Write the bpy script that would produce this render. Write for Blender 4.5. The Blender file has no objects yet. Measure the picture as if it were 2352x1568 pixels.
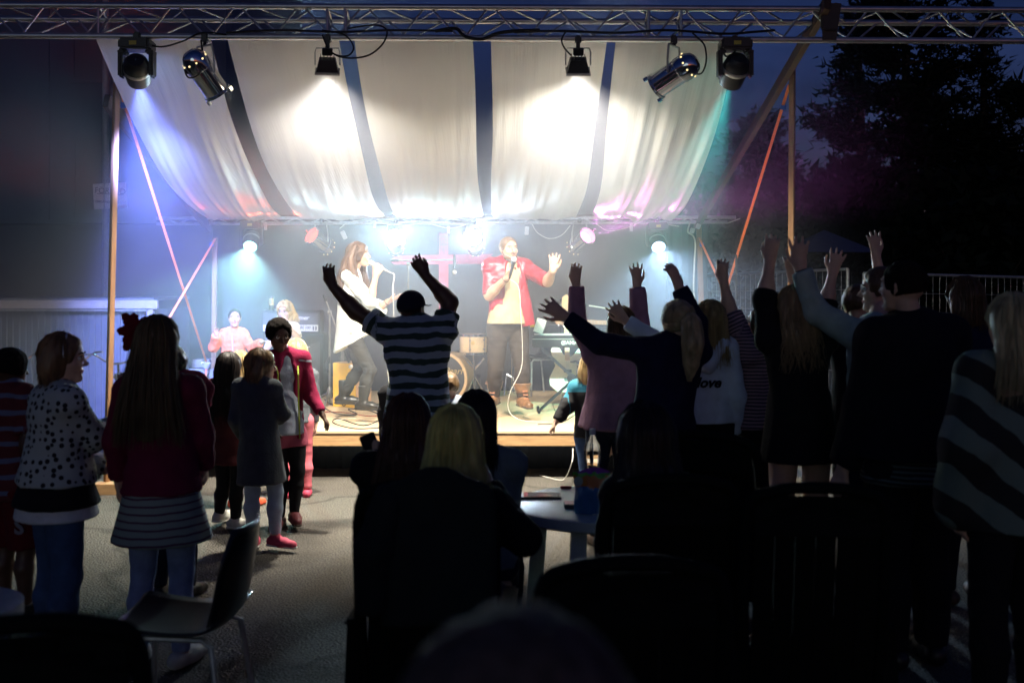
import bpy, bmesh, math, random
import numpy as np
from mathutils import Vector, Matrix, Quaternion

# ------------------------------------------------------------------ camera, world, exposure
SC = bpy.context.scene
COL = SC.collection
F = 2540.0          # focal length in the units used for layout (image 2352 wide)
HOR = 645.0         # horizon row in the same units
CAM_H = 1.8

cam_d = bpy.data.cameras.new("camera"); cam = bpy.data.objects.new("camera", cam_d)
COL.objects.link(cam); SC.camera = cam
cam.location = (0, 0, CAM_H); cam.rotation_euler = (math.radians(90), 0, 0)
cam_d.sensor_width = 36.0; cam_d.lens = 36.0 * F / 2352.0
cam_d.shift_y = -(784.0 - HOR) / 2352.0
cam_d.clip_start = 0.05; cam_d.clip_end = 2000.0
cam_d.dof.use_dof = True; cam_d.dof.focus_distance = 10.6; cam_d.dof.aperture_fstop = 2.6

SUN_EL = math.radians(1.5); SUN_ROT = math.radians(168)
world = bpy.data.worlds.new("World"); SC.world = world; world.use_nodes = True
wn, wl = world.node_tree.nodes, world.node_tree.links
wn.clear()
w_out = wn.new("ShaderNodeOutputWorld"); w_bg = wn.new("ShaderNodeBackground")
w_sky = wn.new("ShaderNodeTexSky"); w_sky.sky_type = 'NISHITA'; w_sky.sun_disc = False
w_sky.sun_elevation = SUN_EL; w_sky.sun_rotation = SUN_ROT
w_sky.air_density = 1.0; w_sky.dust_density = 0.4; w_sky.ozone_density = 4.0
w_bg.inputs['Strength'].default_value = 0.07
w_co = wn.new("ShaderNodeTexCoord"); w_map = wn.new("ShaderNodeMapping")
w_map.inputs['Scale'].default_value = (2.2, 2.2, 7.0)
w_no = wn.new("ShaderNodeTexNoise"); w_no.inputs['Scale'].default_value = 2.4; w_no.inputs['Detail'].default_value = 6
w_rm = wn.new("ShaderNodeValToRGB")
w_rm.color_ramp.elements[0].position = 0.38; w_rm.color_ramp.elements[0].color = (0.52, 0.33, 0.56, 1)
w_rm.color_ramp.elements[1].position = 0.68; w_rm.color_ramp.elements[1].color = (1.05, 0.64, 1.05, 1)
w_mx = wn.new("ShaderNodeMix"); w_mx.data_type = 'RGBA'; w_mx.blend_type = 'MULTIPLY'; w_mx.inputs['Factor'].default_value = 1.0
wl.new(w_co.outputs['Generated'], w_map.inputs['Vector']); wl.new(w_map.outputs[0], w_no.inputs['Vector'])
wl.new(w_no.outputs['Fac'], w_rm.inputs[0]); wl.new(w_sky.outputs[0], w_mx.inputs['A']); wl.new(w_rm.outputs[0], w_mx.inputs['B'])
wl.new(w_mx.outputs['Result'], w_bg.inputs['Color']); wl.new(w_bg.outputs[0], w_out.inputs['Surface'])

sun_d = bpy.data.lights.new("sun", 'SUN'); sun_d.energy = 0.10; sun_d.angle = math.radians(30); sun_d.color = (0.72, 0.92, 0.95)
sun_o = bpy.data.objects.new("sun", sun_d); COL.objects.link(sun_o)
sun_o.rotation_euler = (math.radians(88.5), 0, math.radians(-12))

SC.view_settings.view_transform = 'Standard'; SC.view_settings.look = 'None'
SC.view_settings.exposure = 0.4; SC.view_settings.gamma = 1.0; SC.view_settings.use_curve_mapping = False
SC.cycles.use_denoising = True
SC.cycles.max_bounces = 6; SC.cycles.diffuse_bounces = 3; SC.cycles.glossy_bounces = 3
SC.cycles.transmission_bounces = 4; SC.cycles.volume_bounces = 0; SC.cycles.transparent_max_bounces = 8
SC.cycles.sample_clamp_indirect = 4.0; SC.cycles.caustics_reflective = False; SC.cycles.caustics_refractive = False
HAZE_DENSITY = 0.075
SC.cycles.volume_step_rate = 1.0; SC.cycles.volume_max_steps = 64

rnd = random.Random(7)
V = Vector
def P(x, y, d):
    "a point of the place: layout column and row, distance from the camera"
    return V(((x - 1176.0) / F * d, d, CAM_H + (HOR - y) / F * d))
def onground(x, y, z=0.0):
    d = (CAM_H - z) * F / (y - HOR)
    return P(x, y, d)

# ------------------------------------------------------------------ materials
MATS = {}
def nodemat(name):
    m = bpy.data.materials.new(name); m.use_nodes = True
    nt = m.node_tree; b = nt.nodes["Principled BSDF"]
    return m, nt, b
def S(b, **kw):
    names = dict(rough='Roughness', metal='Metallic', spec='Specular IOR Level', trans='Transmission Weight', ior='IOR',
                 sheen='Sheen Weight', sss='Subsurface Weight', coat='Coat Weight', alpha='Alpha', emis='Emission Strength')
    for k, v in kw.items(): b.inputs[names[k]].default_value = v
def col4(c): return (c[0], c[1], c[2], 1.0)
def mat(name, color, rough=0.6, metal=0.0, var=0.12, scale=18.0, bump=0.0, bscale=120.0, stretch=(1, 1, 1), spec=0.5, sheen=0.0, sss=0.0, coat=0.0, coord='Object'):
    "general procedural surface: base colour with noise variation, roughness variation and bump"
    if name in MATS: return MATS[name]
    m, nt, b = nodemat(name); S(b, rough=rough, metal=metal, spec=spec, sheen=sheen, sss=sss, coat=coat)
    if sss: b.inputs['Subsurface Radius'].default_value = (0.012, 0.005, 0.003)
    tc = nt.nodes.new("ShaderNodeTexCoord"); mp = nt.nodes.new("ShaderNodeMapping"); mp.inputs['Scale'].default_value = stretch
    nt.links.new(tc.outputs[coord], mp.inputs['Vector'])
    n = nt.nodes.new("ShaderNodeTexNoise"); n.inputs['Scale'].default_value = scale; n.inputs['Detail'].default_value = 5
    nt.links.new(mp.outputs[0], n.inputs['Vector'])
    r = nt.nodes.new("ShaderNodeValToRGB")
    r.color_ramp.elements[0].position = 0.3; r.color_ramp.elements[1].position = 0.72
    r.color_ramp.elements[0].color = col4([c * (1 - var) for c in color]); r.color_ramp.elements[1].color = col4([min(1, c * (1 + var)) for c in color])
    nt.links.new(n.outputs['Fac'], r.inputs[0]); nt.links.new(r.outputs[0], b.inputs['Base Color'])
    if bump:
        n2 = nt.nodes.new("ShaderNodeTexNoise"); n2.inputs['Scale'].default_value = bscale; n2.inputs['Detail'].default_value = 4
        nt.links.new(mp.outputs[0], n2.inputs['Vector'])
        bp = nt.nodes.new("ShaderNodeBump"); bp.inputs['Strength'].default_value = bump; bp.inputs['Distance'].default_value = 0.01
        nt.links.new(n2.outputs['Fac'], bp.inputs['Height']); nt.links.new(bp.outputs[0], b.inputs['Normal'])
    MATS[name] = m
    return m
def emit(name, color, strength):
    if name in MATS: return MATS[name]
    m, nt, b = nodemat(name)
    b.inputs['Base Color'].default_value = (0.02, 0.02, 0.02, 1); b.inputs['Emission Color'].default_value = col4(color); S(b, emis=strength, rough=0.3)
    MATS[name] = m
    return m
def stripemat(name, stops, period, rough=0.85, attr='axial', sheen=0.0, bump=0.15, warp=0.02):
    "stripes along the 'axial' attribute (metres along the garment); stops = [(pos 0..1, colour)] constant ramp"
    if name in MATS: return MATS[name]
    m, nt, b = nodemat(name); S(b, rough=rough, sheen=sheen)
    at = nt.nodes.new("ShaderNodeAttribute"); at.attribute_name = attr
    tc = nt.nodes.new("ShaderNodeTexCoord"); nw = nt.nodes.new("ShaderNodeTexNoise"); nw.inputs['Scale'].default_value = 7.0
    nt.links.new(tc.outputs['Object'], nw.inputs['Vector'])
    ma = nt.nodes.new("ShaderNodeMath"); ma.operation = 'MULTIPLY_ADD'; ma.inputs[1].default_value = warp
    nt.links.new(nw.outputs['Fac'], ma.inputs[0]); nt.links.new(at.outputs['Fac'], ma.inputs[2])
    dv = nt.nodes.new("ShaderNodeMath"); dv.operation = 'DIVIDE'; dv.inputs[1].default_value = period
    fr = nt.nodes.new("ShaderNodeMath"); fr.operation = 'FRACT'
    nt.links.new(ma.outputs[0], dv.inputs[0]); nt.links.new(dv.outputs[0], fr.inputs[0])
    r = nt.nodes.new("ShaderNodeValToRGB"); r.color_ramp.interpolation = 'CONSTANT'
    els = r.color_ramp.elements
    while len(els) < len(stops): els.new(0.5)
    for e, (p, c) in zip(els, stops): e.position = p; e.color = col4(c)
    nt.links.new(fr.outputs[0], r.inputs[0]); nt.links.new(r.outputs[0], b.inputs['Base Color'])
    n2 = nt.nodes.new("ShaderNodeTexNoise"); n2.inputs['Scale'].default_value = 60
    nt.links.new(tc.outputs['Object'], n2.inputs['Vector'])
    bp = nt.nodes.new("ShaderNodeBump"); bp.inputs['Strength'].default_value = bump; bp.inputs['Distance'].default_value = 0.01
    nt.links.new(n2.outputs['Fac'], bp.inputs['Height']); nt.links.new(bp.outputs[0], b.inputs['Normal'])
    MATS[name] = m
    return m

# ------------------------------------------------------------------ mesh building
def link(o, parent=None):
    COL.objects.link(o)
    if parent is not None: o.parent = parent
    return o
def tag(o, label=None, category=None, group=None, kind=None):
    if label: o["label"] = label
    if category: o["category"] = category
    if group: o["group"] = group
    if kind: o["kind"] = kind
    return o
def thing(name, label, category, loc=(0, 0, 0), group=None):
    o = bpy.data.objects.new(name, None); COL.objects.link(o); o.location = loc
    o.empty_display_size = 0.1
    return tag(o, label, category, group)

def frame(d, up=V((0, 0, 1))):
    "rotation whose -Z axis is d"
    z = -V(d).normalized()
    x = V(up).cross(z)
    if x.length < 1e-4: x = V((1, 0, 0)).cross(z)
    if x.length < 1e-4: x = V((0, 1, 0))
    x.normalize(); y = z.cross(x)
    return Matrix((x, y, z)).transposed().to_4x4()

class MB:
    def __init__(s): s.v = []; s.f = []; s.M = Matrix.Identity(4)
    def add(s, vs, fs):
        o = len(s.v); s.v += [s.M @ V(p) for p in vs]; s.f += [tuple(i + o for i in f) for f in fs]; return s
    def box(s, c, size, rot=None, bev=0.0):
        x, y, z = [a / 2 for a in size]
        if bev <= 0:
            vs = [V((i * x, j * y, k * z)) for i in (-1, 1) for j in (-1, 1) for k in (-1, 1)]
            fs = [(0, 1, 3, 2), (4, 6, 7, 5), (0, 4, 5, 1), (2, 3, 7, 6), (0, 2, 6, 4), (1, 5, 7, 3)]
        else:
            bm = bmesh.new(); bmesh.ops.create_cube(bm, size=1.0)
            for q in bm.verts: q.co = V((q.co.x * size[0], q.co.y * size[1], q.co.z * size[2]))
            bmesh.ops.bevel(bm, geom=bm.edges[:], offset=bev, segments=2, affect='EDGES', clamp_overlap=True)
            bm.verts.index_update()
            vs = [q.co.copy() for q in bm.verts]; fs = [tuple(q.index for q in f.verts) for f in bm.faces]; bm.free()
        R = rot if rot is not None else Matrix.Identity(3)
        R = R.to_3x3() if len(R) == 4 else R
        c = V(c)
        return s.add([R @ q + c for q in vs], fs)
    def bar(s, a, b, w, t, up=V((0, 0, 1))):
        "square bar from a to b"
        a, b = V(a), V(b); d = b - a
        R = frame(d, up).to_3x3()
        return s.box((a + b) / 2, (w, t, d.length), R)
    def cyl(s, a, b, r0, r1=None, n=10, caps=True):
        a, b = V(a), V(b); r1 = r0 if r1 is None else r1
        R = frame(b - a).to_3x3(); vs = []; fs = []
        for k, (c, r) in enumerate(((a, r0), (b, r1))):
            for i in range(n):
                t = 2 * math.pi * i / n; vs.append(c + R @ V((math.cos(t) * r, math.sin(t) * r, 0)))
        for i in range(n): j = (i + 1) % n; fs.append((i, n + i, n + j, j))
        if caps: fs += [tuple(range(n)), tuple(range(2 * n - 1, n - 1, -1))]
        return s.add(vs, fs)
    def tube(s, pts, r, n=6, caps=True):
        "round tube through points; r number or list"
        pts = [V(p) for p in pts]; m = len(pts); vs = []; fs = []
        rr = r if isinstance(r, (list, tuple)) else [r] * m
        t0 = (pts[1] - pts[0]).normalized(); x = t0.cross(V((0, 0, 1)))
        if x.length < 1e-3: x = t0.cross(V((1, 0, 0)))
        x.normalize()
        for k in range(m):
            t = (pts[min(k + 1, m - 1)] - pts[max(k - 1, 0)])
            if t.length < 1e-9: t = t0
            t.normalize(); x = x - t * x.dot(t)
            if x.length < 1e-5: x = t.cross(V((0.3, 0.5, 0.8)))
            x.normalize(); y = t.cross(x)
            for i in range(n):
                a = 2 * math.pi * i / n; vs.append(pts[k] + x * math.cos(a) * rr[k] + y * math.sin(a) * rr[k])
        for k in range(m - 1):
            for i in range(n):
                j = (i + 1) % n; fs.append((k * n + i, k * n + j, (k + 1) * n + j, (k + 1) * n + i))
        if caps: fs += [tuple(range(n - 1, -1, -1)), tuple(range((m - 1) * n, m * n))]
        return s.add(vs, fs)
    def lathe(s, prof, n=24, M=None, closed=False):
        "profile [(r, z)] about local Z, placed by M"
        M = M or Matrix.Identity(4); vs = []; fs = []; m = len(prof)
        for (r, z) in prof:
            for i in range(n):
                t = 2 * math.pi * i / n; vs.append(M @ V((r * math.cos(t), r * math.sin(t), z)))
        for k in range(m - 1):
            for i in range(n):
                j = (i + 1) % n; fs.append((k * n + i, k * n + j, (k + 1) * n + j, (k + 1) * n + i))
        if closed:
            fs += [tuple(range(n - 1, -1, -1)), tuple(range((m - 1) * n, m * n))]
        return s.add(vs, fs)
    def disc(s, c, d, r, n=24):
        R = frame(d).to_3x3(); c = V(c)
        return s.add([c + R @ V((math.cos(2 * math.pi * i / n) * r, math.sin(2 * math.pi * i / n) * r, 0)) for i in range(n)], [tuple(range(n))])
    def sphere(s, c, r, nu=12, nv=8):
        c = V(c); r = r if isinstance(r, (tuple, list)) else (r, r, r); vs = []; fs = []
        for j in range(1, nv):
            ph = math.pi * j / nv
            for i in range(nu):
                t = 2 * math.pi * i / nu; vs.append(c + V((r[0] * math.sin(ph) * math.cos(t), r[1] * math.sin(ph) * math.sin(t), r[2] * math.cos(ph))))
        a = len(vs); vs += [c + V((0, 0, r[2])), c - V((0, 0, r[2]))]
        for j in range(nv - 2):
            for i in range(nu):
                k = (i + 1) % nu; fs.append((j * nu + i, (j + 1) * nu + i, (j + 1) * nu + k, j * nu + k))
        for i in range(nu):
            k = (i + 1) % nu; fs.append((a, i, k)); fs.append((a + 1, (nv - 2) * nu + k, (nv - 2) * nu + i))
        return s.add(vs, fs)
    def poly(s, outline, thick, M=None):
        "extruded 2-D outline (x, y) of given thickness along local Z"
        M = M or Matrix.Identity(4); n = len(outline)
        vs = [M @ V((x, y, -thick / 2)) for x, y in outline] + [M @ V((x, y, thick / 2)) for x, y in outline]
        fs = [tuple(range(n - 1, -1, -1)), tuple(range(n, 2 * n))] + [(i, (i + 1) % n, n + (i + 1) % n, n + i) for i in range(n)]
        return s.add(vs, fs)
    def mesh(s, name):
        me = bpy.data.meshes.new(name); me.from_pydata([tuple(p) for p in s.v], [], s.f); me.update(); return me
    def build(s, name, m, parent=None, smooth=False, sharp=35):
        me = s.mesh(name)
        me.materials.append(m)
        if smooth:
            me.polygons.foreach_set("use_smooth", [True] * len(me.polygons))
            try: me.set_sharp_from_angle(angle=math.radians(sharp))
            except Exception: pass
        o = bpy.data.objects.new(name, me)
        link(o, parent)
        if parent is not None: o.matrix_parent_inverse = parent.matrix_basis.inverted()
        return o
def text_part(name, body, size, M, m, parent=None, depth=0.001, align='CENTER', shear=0.0, bold=0.0):
    "lettering as a thin mesh, lying in local XY of M"
    cu = bpy.data.curves.new(name, 'FONT'); cu.body = body; cu.size = size; cu.align_x = align; cu.align_y = 'CENTER'; cu.extrude = depth; cu.shear = shear; cu.offset = bold
    cu.resolution_u = 3
    tmp = bpy.data.objects.new("tmp_text", cu); COL.objects.link(tmp)
    dg = bpy.context.evaluated_depsgraph_get()
    me = bpy.data.meshes.new_from_object(tmp.evaluated_get(dg))
    bpy.data.objects.remove(tmp); bpy.data.curves.remove(cu)
    me.transform(M); me.materials.clear(); me.materials.append(m); me.name = name
    o = bpy.data.objects.new(name, me); link(o, parent)
    if parent is not None: o.matrix_parent_inverse = parent.matrix_basis.inverted()
    return o
def bez(p0, p1, p2, p3, n=12):
    p0, p1, p2, p3 = map(V, (p0, p1, p2, p3)); out = []
    for i in range(n + 1):
        t = i / n; out.append(p0 * (1 - t) ** 3 + p1 * 3 * t * (1 - t) ** 2 + p2 * 3 * t * t * (1 - t) + p3 * t ** 3)
    return out
def spline(pts, n=6):
    "Catmull-Rom through points"
    pts = [V(p) for p in pts]; q = [pts[0] * 2 - pts[1]] + pts + [pts[-1] * 2 - pts[-2]]; out = []
    for i in range(1, len(q) - 2):
        a, b, c, d = q[i - 1], q[i], q[i + 1], q[i + 2]
        for k in range(n):
            t = k / n
            out.append(0.5 * ((2 * b) + (c - a) * t + (2 * a - 5 * b + 4 * c - d) * t * t + (3 * b - a - 3 * c + d) * t ** 3))
    out.append(pts[-1]); return out
# ------------------------------------------------------------------ ground
m_asphalt = None
def make_asphalt():
    m, nt, b = nodemat("asphalt"); S(b, rough=0.9, spec=0.3)
    tc = nt.nodes.new("ShaderNodeTexCoord")
    n = nt.nodes.new("ShaderNodeTexNoise"); n.inputs['Scale'].default_value = 90; n.inputs['Detail'].default_value = 3
    n2 = nt.nodes.new("ShaderNodeTexNoise"); n2.inputs['Scale'].default_value = 1.3; n2.inputs['Detail'].default_value = 5
    v = nt.nodes.new("ShaderNodeTexVoronoi"); v.inputs['Scale'].default_value = 70
    for q in (n, n2, v): nt.links.new(tc.outputs['Object'], q.inputs['Vector'])
    r = nt.nodes.new("ShaderNodeValToRGB"); r.color_ramp.elements[0].position = 0.34; r.color_ramp.elements[0].color = (0.045, 0.042, 0.037, 1)
    r.color_ramp.elements[1].position = 0.66; r.color_ramp.elements[1].color = (0.19, 0.172, 0.142, 1)
    nt.links.new(n.outputs['Fac'], r.inputs[0])
    r2 = nt.nodes.new("ShaderNodeValToRGB"); r2.color_ramp.elements[0].color = (0.7, 0.7, 0.7, 1); r2.color_ramp.elements[1].color = (1.2, 1.2, 1.2, 1)
    nt.links.new(n2.outputs['Fac'], r2.inputs[0])
    mx = nt.nodes.new("ShaderNodeMix"); mx.data_type = 'RGBA'; mx.blend_type = 'MULTIPLY'; mx.inputs['Factor'].default_value = 1
    nt.links.new(r.outputs[0], mx.inputs['A']); nt.links.new(r2.outputs[0], mx.inputs['B']); nt.links.new(mx.outputs['Result'], b.inputs['Base Color'])
    ck = nt.nodes.new("ShaderNodeTexVoronoi"); ck.feature = 'DISTANCE_TO_EDGE'; ck.inputs['Scale'].default_value = 0.3
    wp = nt.nodes.new("ShaderNodeTexNoise"); wp.inputs['Scale'].default_value = 3.0; wp.inputs['Detail'].default_value = 6; nt.links.new(tc.outputs['Object'], wp.inputs['Vector'])
    ad = nt.nodes.new("ShaderNodeMix"); ad.data_type = 'RGBA'; ad.blend_type = 'ADD'; ad.inputs['Factor'].default_value = 0.35
    nt.links.new(tc.outputs['Object'], ad.inputs['A']); nt.links.new(wp.outputs['Color'], ad.inputs['B']); nt.links.new(ad.outputs['Result'], ck.inputs['Vector'])
    cr = nt.nodes.new("ShaderNodeValToRGB"); cr.color_ramp.elements[0].position = 0.004; cr.color_ramp.elements[0].color = (0.6, 0.6, 0.6, 1); cr.color_ramp.elements[1].position = 0.014
    nt.links.new(ck.outputs['Distance'], cr.inputs[0])
    st = nt.nodes.new("ShaderNodeTexNoise"); st.inputs['Scale'].default_value = 0.9; st.inputs['Detail'].default_value = 2; nt.links.new(tc.outputs['Object'], st.inputs['Vector'])
    sr = nt.nodes.new("ShaderNodeValToRGB"); sr.color_ramp.elements[0].position = 0.36; sr.color_ramp.elements[0].color = (0.55, 0.55, 0.56, 1); sr.color_ramp.elements[1].position = 0.46
    nt.links.new(st.outputs['Fac'], sr.inputs[0])
    src = mx.outputs['Result']
    for q in (cr, sr):
        m2 = nt.nodes.new("ShaderNodeMix"); m2.data_type = 'RGBA'; m2.blend_type = 'MULTIPLY'; m2.inputs['Factor'].default_value = 1
        nt.links.new(src, m2.inputs['A']); nt.links.new(q.outputs[0], m2.inputs['B']); src = m2.outputs['Result']
    nt.links.new(src, b.inputs['Base Color'])
    bp = nt.nodes.new("ShaderNodeBump"); bp.inputs['Strength'].default_value = 0.9; bp.inputs['Distance'].default_value = 0.012
    nt.links.new(v.outputs['Distance'], bp.inputs['Height']); nt.links.new(bp.outputs[0], b.inputs['Normal'])
    return m
tag(MB().add([(-300, -60, 0), (300, -60, 0), (300, 500, 0), (-300, 500, 0)], [(0, 1, 2, 3)]).build("ground", make_asphalt()),
    "grey asphalt yard in front of and around the stage", "ground", kind="structure")

m_ply = mat("plywood", (0.62, 0.47, 0.29), 0.55, var=0.16, scale=3.0, stretch=(1, 9, 9), bump=0.1, bscale=30)
m_pine = mat("pine_timber", (0.46, 0.27, 0.12), 0.6, var=0.28, scale=5.0, stretch=(1, 14, 14), bump=0.15, bscale=30)
m_post = mat("post_timber", (0.27, 0.13, 0.05), 0.65, var=0.25, scale=4.0, stretch=(14, 14, 1), bump=0.15, bscale=30)
m_rafter = mat("rafter_timber", (0.06, 0.03, 0.018), 0.7, var=0.25, scale=5.0, bump=0.15)
m_black = mat("black_plastic", (0.012, 0.012, 0.013), 0.45, var=0.3, bump=0.05)
m_blackm = mat("black_metal", (0.016, 0.016, 0.018), 0.38, metal=0.3, var=0.3)
m_alu = mat("aluminium", (0.52, 0.53, 0.55), 0.42, metal=0.9, var=0.12, bump=0.03)
m_chrome = mat("chrome", (0.72, 0.73, 0.75), 0.12, metal=1.0, var=0.05)
m_steel = mat("galvanised_steel", (0.46, 0.46, 0.45), 0.5, metal=0.7, var=0.18)
m_orange = mat("orange_webbing", (0.85, 0.20, 0.05), 0.7, var=0.1, scale=60, bump=0.2)
m_blue = mat("blue_plastic", (0.03, 0.13, 0.5), 0.4)
m_cable = mat("black_cable", (0.01, 0.01, 0.011), 0.5)
m_wcable = mat("white_cable", (0.6, 0.58, 0.52), 0.5)

# ------------------------------------------------------------------ stage platform
DECK_Z = 0.44; SX0, SX1, SY0, SY1 = -3.15, 2.45, 10.0, 13.7
stage = thing("stage_platform", "low wooden stage platform with plywood deck and pine front beam", "stage", (-0.3, 11.8, 0))
rows = [(10.0, 11.22), (11.224, 12.444), (12.448, 13.7)]
for ri, (y0, y1) in enumerate(rows):
    x = SX0 - (1.2 if ri == 1 else 0.0) * 1.0
    while x < SX1 - 0.05:
        a, b2 = max(x, SX0), min(x + 2.4, SX1)
        if b2 - a > 0.1:
            MB().box(((a + b2) / 2, (y0 + y1) / 2, DECK_Z - 0.009), (b2 - a - 0.006, y1 - y0 - 0.002, 0.018 + rnd.uniform(-0.001, 0.002))).build("plywood_sheet", m_ply, stage)
        x += 2.4
xs = [SX0, -2.62, -0.35, 1.9, SX1]
for a, b2 in zip(xs[:-1], xs[1:]):
    MB().box(((a + b2) / 2, SY0 + 0.036 - rnd.uniform(0.0, 0.004), DECK_Z - 0.022 - 0.056), (b2 - a - 0.004, 0.045, 0.112), bev=0.003).build("front_beam", m_pine, stage)
for x in (-3.1, -2.6, 2.4):
    MB().box((x, SY0 + 0.11, 0.15), (0.09, 0.09, 0.30)).build("leg", m_pine, stage)
for x in (-1.6, 0.4):
    MB().box((x, SY0 + 0.9, 0.15), (0.09, 0.09, 0.30)).build("leg", m_pine, stage)
MB().box((SX1 - 0.022, (SY0 + SY1) / 2, DECK_Z - 0.078), (0.045, SY1 - SY0 - 0.1, 0.11)).build("side_beam", m_pine, stage)
MB().box((SX0 + 0.022, (SY0 + SY1) / 2, DECK_Z - 0.078), (0.045, SY1 - SY0 - 0.1, 0.11)).build("side_beam", m_pine, stage)

m_skirt = mat("black_skirt_cloth", (0.006, 0.006, 0.007), 0.95, var=0.2, spec=0.1)
sk = MB()
n = 120
vs, fs = [], []
for i in range(n + 1):
    t = i / n; x = SX0 + 0.05 + (SX1 - SX0 - 0.1) * t; off = 0.02 * math.sin(i * 1.7) + 0.01 * math.sin(i * 0.6)
    vs += [(x, SY0 + 0.62 + off, 0.004), (x, SY0 + 0.62 + off * 0.6, DECK_Z - 0.03)]
for i in range(n): fs.append((2 * i, 2 * i + 2, 2 * i + 3, 2 * i + 1))
tag(sk.add(vs, fs).build("stage_skirt", m_skirt, smooth=True), "black cloth skirt hanging under the stage deck", "skirt")

# ------------------------------------------------------------------ back curtain with taped cross
m_curtain = mat("dark_curtain", (0.045, 0.042, 0.045), 0.95, var=0.15, scale=3, stretch=(6, 6, 0.6), bump=0.1, spec=0.15)
def curtain(name, label, x0, x1, y, z0, z1, amp, per):
    n, k = int((x1 - x0) / 0.025), 12; vs, fs = [], []
    for i in range(n + 1):
        x = x0 + (x1 - x0) * i / n
        for j in range(k + 1):
            z = z0 + (z1 - z0) * j / k
            o = amp * (math.sin(x * per + 0.7 * math.sin(z * 0.9 + x)) + 0.6 * math.sin(x * per * 2.3 + 1.3)) * (0.6 + 0.4 * (1 - j / k))
            vs.append((x, y + o, z))
    for i in range(n):
        for j in range(k): a = i * (k + 1) + j; fs.append((a, a + k + 1, a + k + 2, a + 1))
    return tag(MB().add(vs, fs).build(name, m_curtain, smooth=True), label, "curtain")
CUR_Y = 13.78
curtain("back_curtain", "dark grey curtain hung across the back of the stage", -3.72, 1.95, CUR_Y, DECK_Z, 2.62, 0.012, 7)
curtain("back_curtain", "narrow folded dark curtain at the right end of the backdrop", 1.9, 2.42, CUR_Y - 0.08, DECK_Z, 2.60, 0.035, 22)
m_tape = mat("pink_tape", (0.72, 0.10, 0.22), 0.6, var=0.15, scale=30)
cross = thing("tape_cross", "cross of pink tape stuck on the back curtain", "cross", P(1018, 700, CUR_Y - 0.06))
def jag(a, b2, w, seg=12):
    return 0
cy = CUR_Y - 0.045
def tape(x0, y0, x1, y1):
    "rect given in layout units on the curtain plane, ragged ends"
    p = [P(x0, y1, cy), P(x1, y1, cy), P(x1, y0, cy), P(x0, y0, cy)]
    return p
mb = MB()
a, b2, c, d = tape(1008, 535, 1030, 735)
mb.add([a, b2, c, d, a + V((0, -.003, 0)), b2 + V((0, -.003, 0)), c + V((0, -.003, 0)), d + V((0, -.003, 0))], [(0, 3, 2, 1), (4, 5, 6, 7), (0, 1, 5, 4), (1, 2, 6, 5), (2, 3, 7, 6), (3, 0, 4, 7)])
mb.build("vertical_tape", m_tape, cross)
mb = MB(); pts = []
for (x, y) in [(900, 594), (906, 590), (903, 587), (1134, 583), (1127, 588), (1137, 592), (1128, 596), (1133, 600), (1120, 606), (906, 608), (898, 602), (905, 599)]: pts.append(P(x, y, cy - 0.006))
k = len(pts)
mb.add(pts + [p + V((0, -.003, 0)) for p in pts], [tuple(range(k)), tuple(range(2 * k - 1, k - 1, -1))] + [(i, k + i, k + (i + 1) % k, (i + 1) % k) for i in range(k)])
mb.build("horizontal_tape", m_tape, cross)

# ------------------------------------------------------------------ posts, rafters, straps
def timber(name, label, a, b2, w, t, m, cat="post", up=V((0, 1, 0)), turn=0.0):
    mb = MB(); a, b2 = V(a), V(b2); d = b2 - a; R = frame(d, up).to_3x3() @ Matrix.Rotation(math.radians(turn), 3, 'Z')
    mb.box((a + b2) / 2, (w, t, d.length), R, bev=0.004)
    return tag(mb.build(name, m), label, cat)
FPY, BPY = 9.44, 13.2
timber("wooden_post", "tall wooden post at the left front corner of the stage", (-3.46, FPY, 0), P(268, 190, FPY), 0.046, 0.046, m_post, turn=40)
timber("wooden_post", "tall wooden post at the right front corner, crossed by a slanting brace", (2.375, FPY, 0), P(1820, 150, FPY), 0.048, 0.048, m_post, turn=-62)
timber("wooden_post", "short wooden post behind the coral-jacketed child, left back stage corner", (-3.56, BPY, DECK_Z), P(494, 545, BPY), 0.055, 0.055, m_post)
timber("wooden_post", "short wooden post at the right back stage corner beside the curtain", (2.27, BPY - 0.1, DECK_Z), P(1605, 520, BPY), 0.06, 0.06, m_post)
MB_foot = MB().box((-3.40, FPY - 0.06, 0.045), (0.36, 0.16, 0.09), bev=0.004).build("post_foot", m_pine)
tag(MB_foot, "wooden foot block at the base of the left front post", "block")
timber("wooden_rafter", "dark wooden brace slanting from the truss to the right back post", P(1902, 5, 8.36), (2.21, BPY + 0.12, 2.43), 0.05, 0.12, m_rafter, "brace")
timber("wooden_rafter", "dark wooden brace behind the canopy at the left stage side", (-3.56, 9.7, 3.38), (-3.64, BPY + 0.12, 2.43), 0.05, 0.12, m_rafter, "brace")
def strap(label, pts, hooks=(), blue=None):
    th = thing("ratchet_strap", label, "strap", pts[-1])
    mb = MB()
    for a, b2 in zip(pts[:-1], pts[1:]): mb.bar(a, b2, 0.026, 0.004, V((0, -1, 0)))
    mb.build("webbing", m_orange, th)
    for h in hooks:
        q = MB(); q.box(h, (0.05, 0.03, 0.09), bev=0.006); q.cyl(h + V((-.05, 0, .02)), h + V((.05, 0, .02)), 0.012); q.tube([h + V((0, 0, -.04)), h + V((0.02, 0, -.09)), h + V((0, 0, -.12))], 0.006)
        q.build("ratchet_buckle", m_steel, th, smooth=True)
    if blue is not None:
        MB().box(blue, (0.05, 0.015, 0.05), bev=0.004).build("blue_label", m_blue, th)
LSX = -3.50
strap("orange ratchet strap from the left front post top down to the stage", [P(272, 195, FPY + 0.05), P(474, 832, 13.0)], [P(474, 838, 13.0)], P(284, 242, 9.62))
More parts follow.
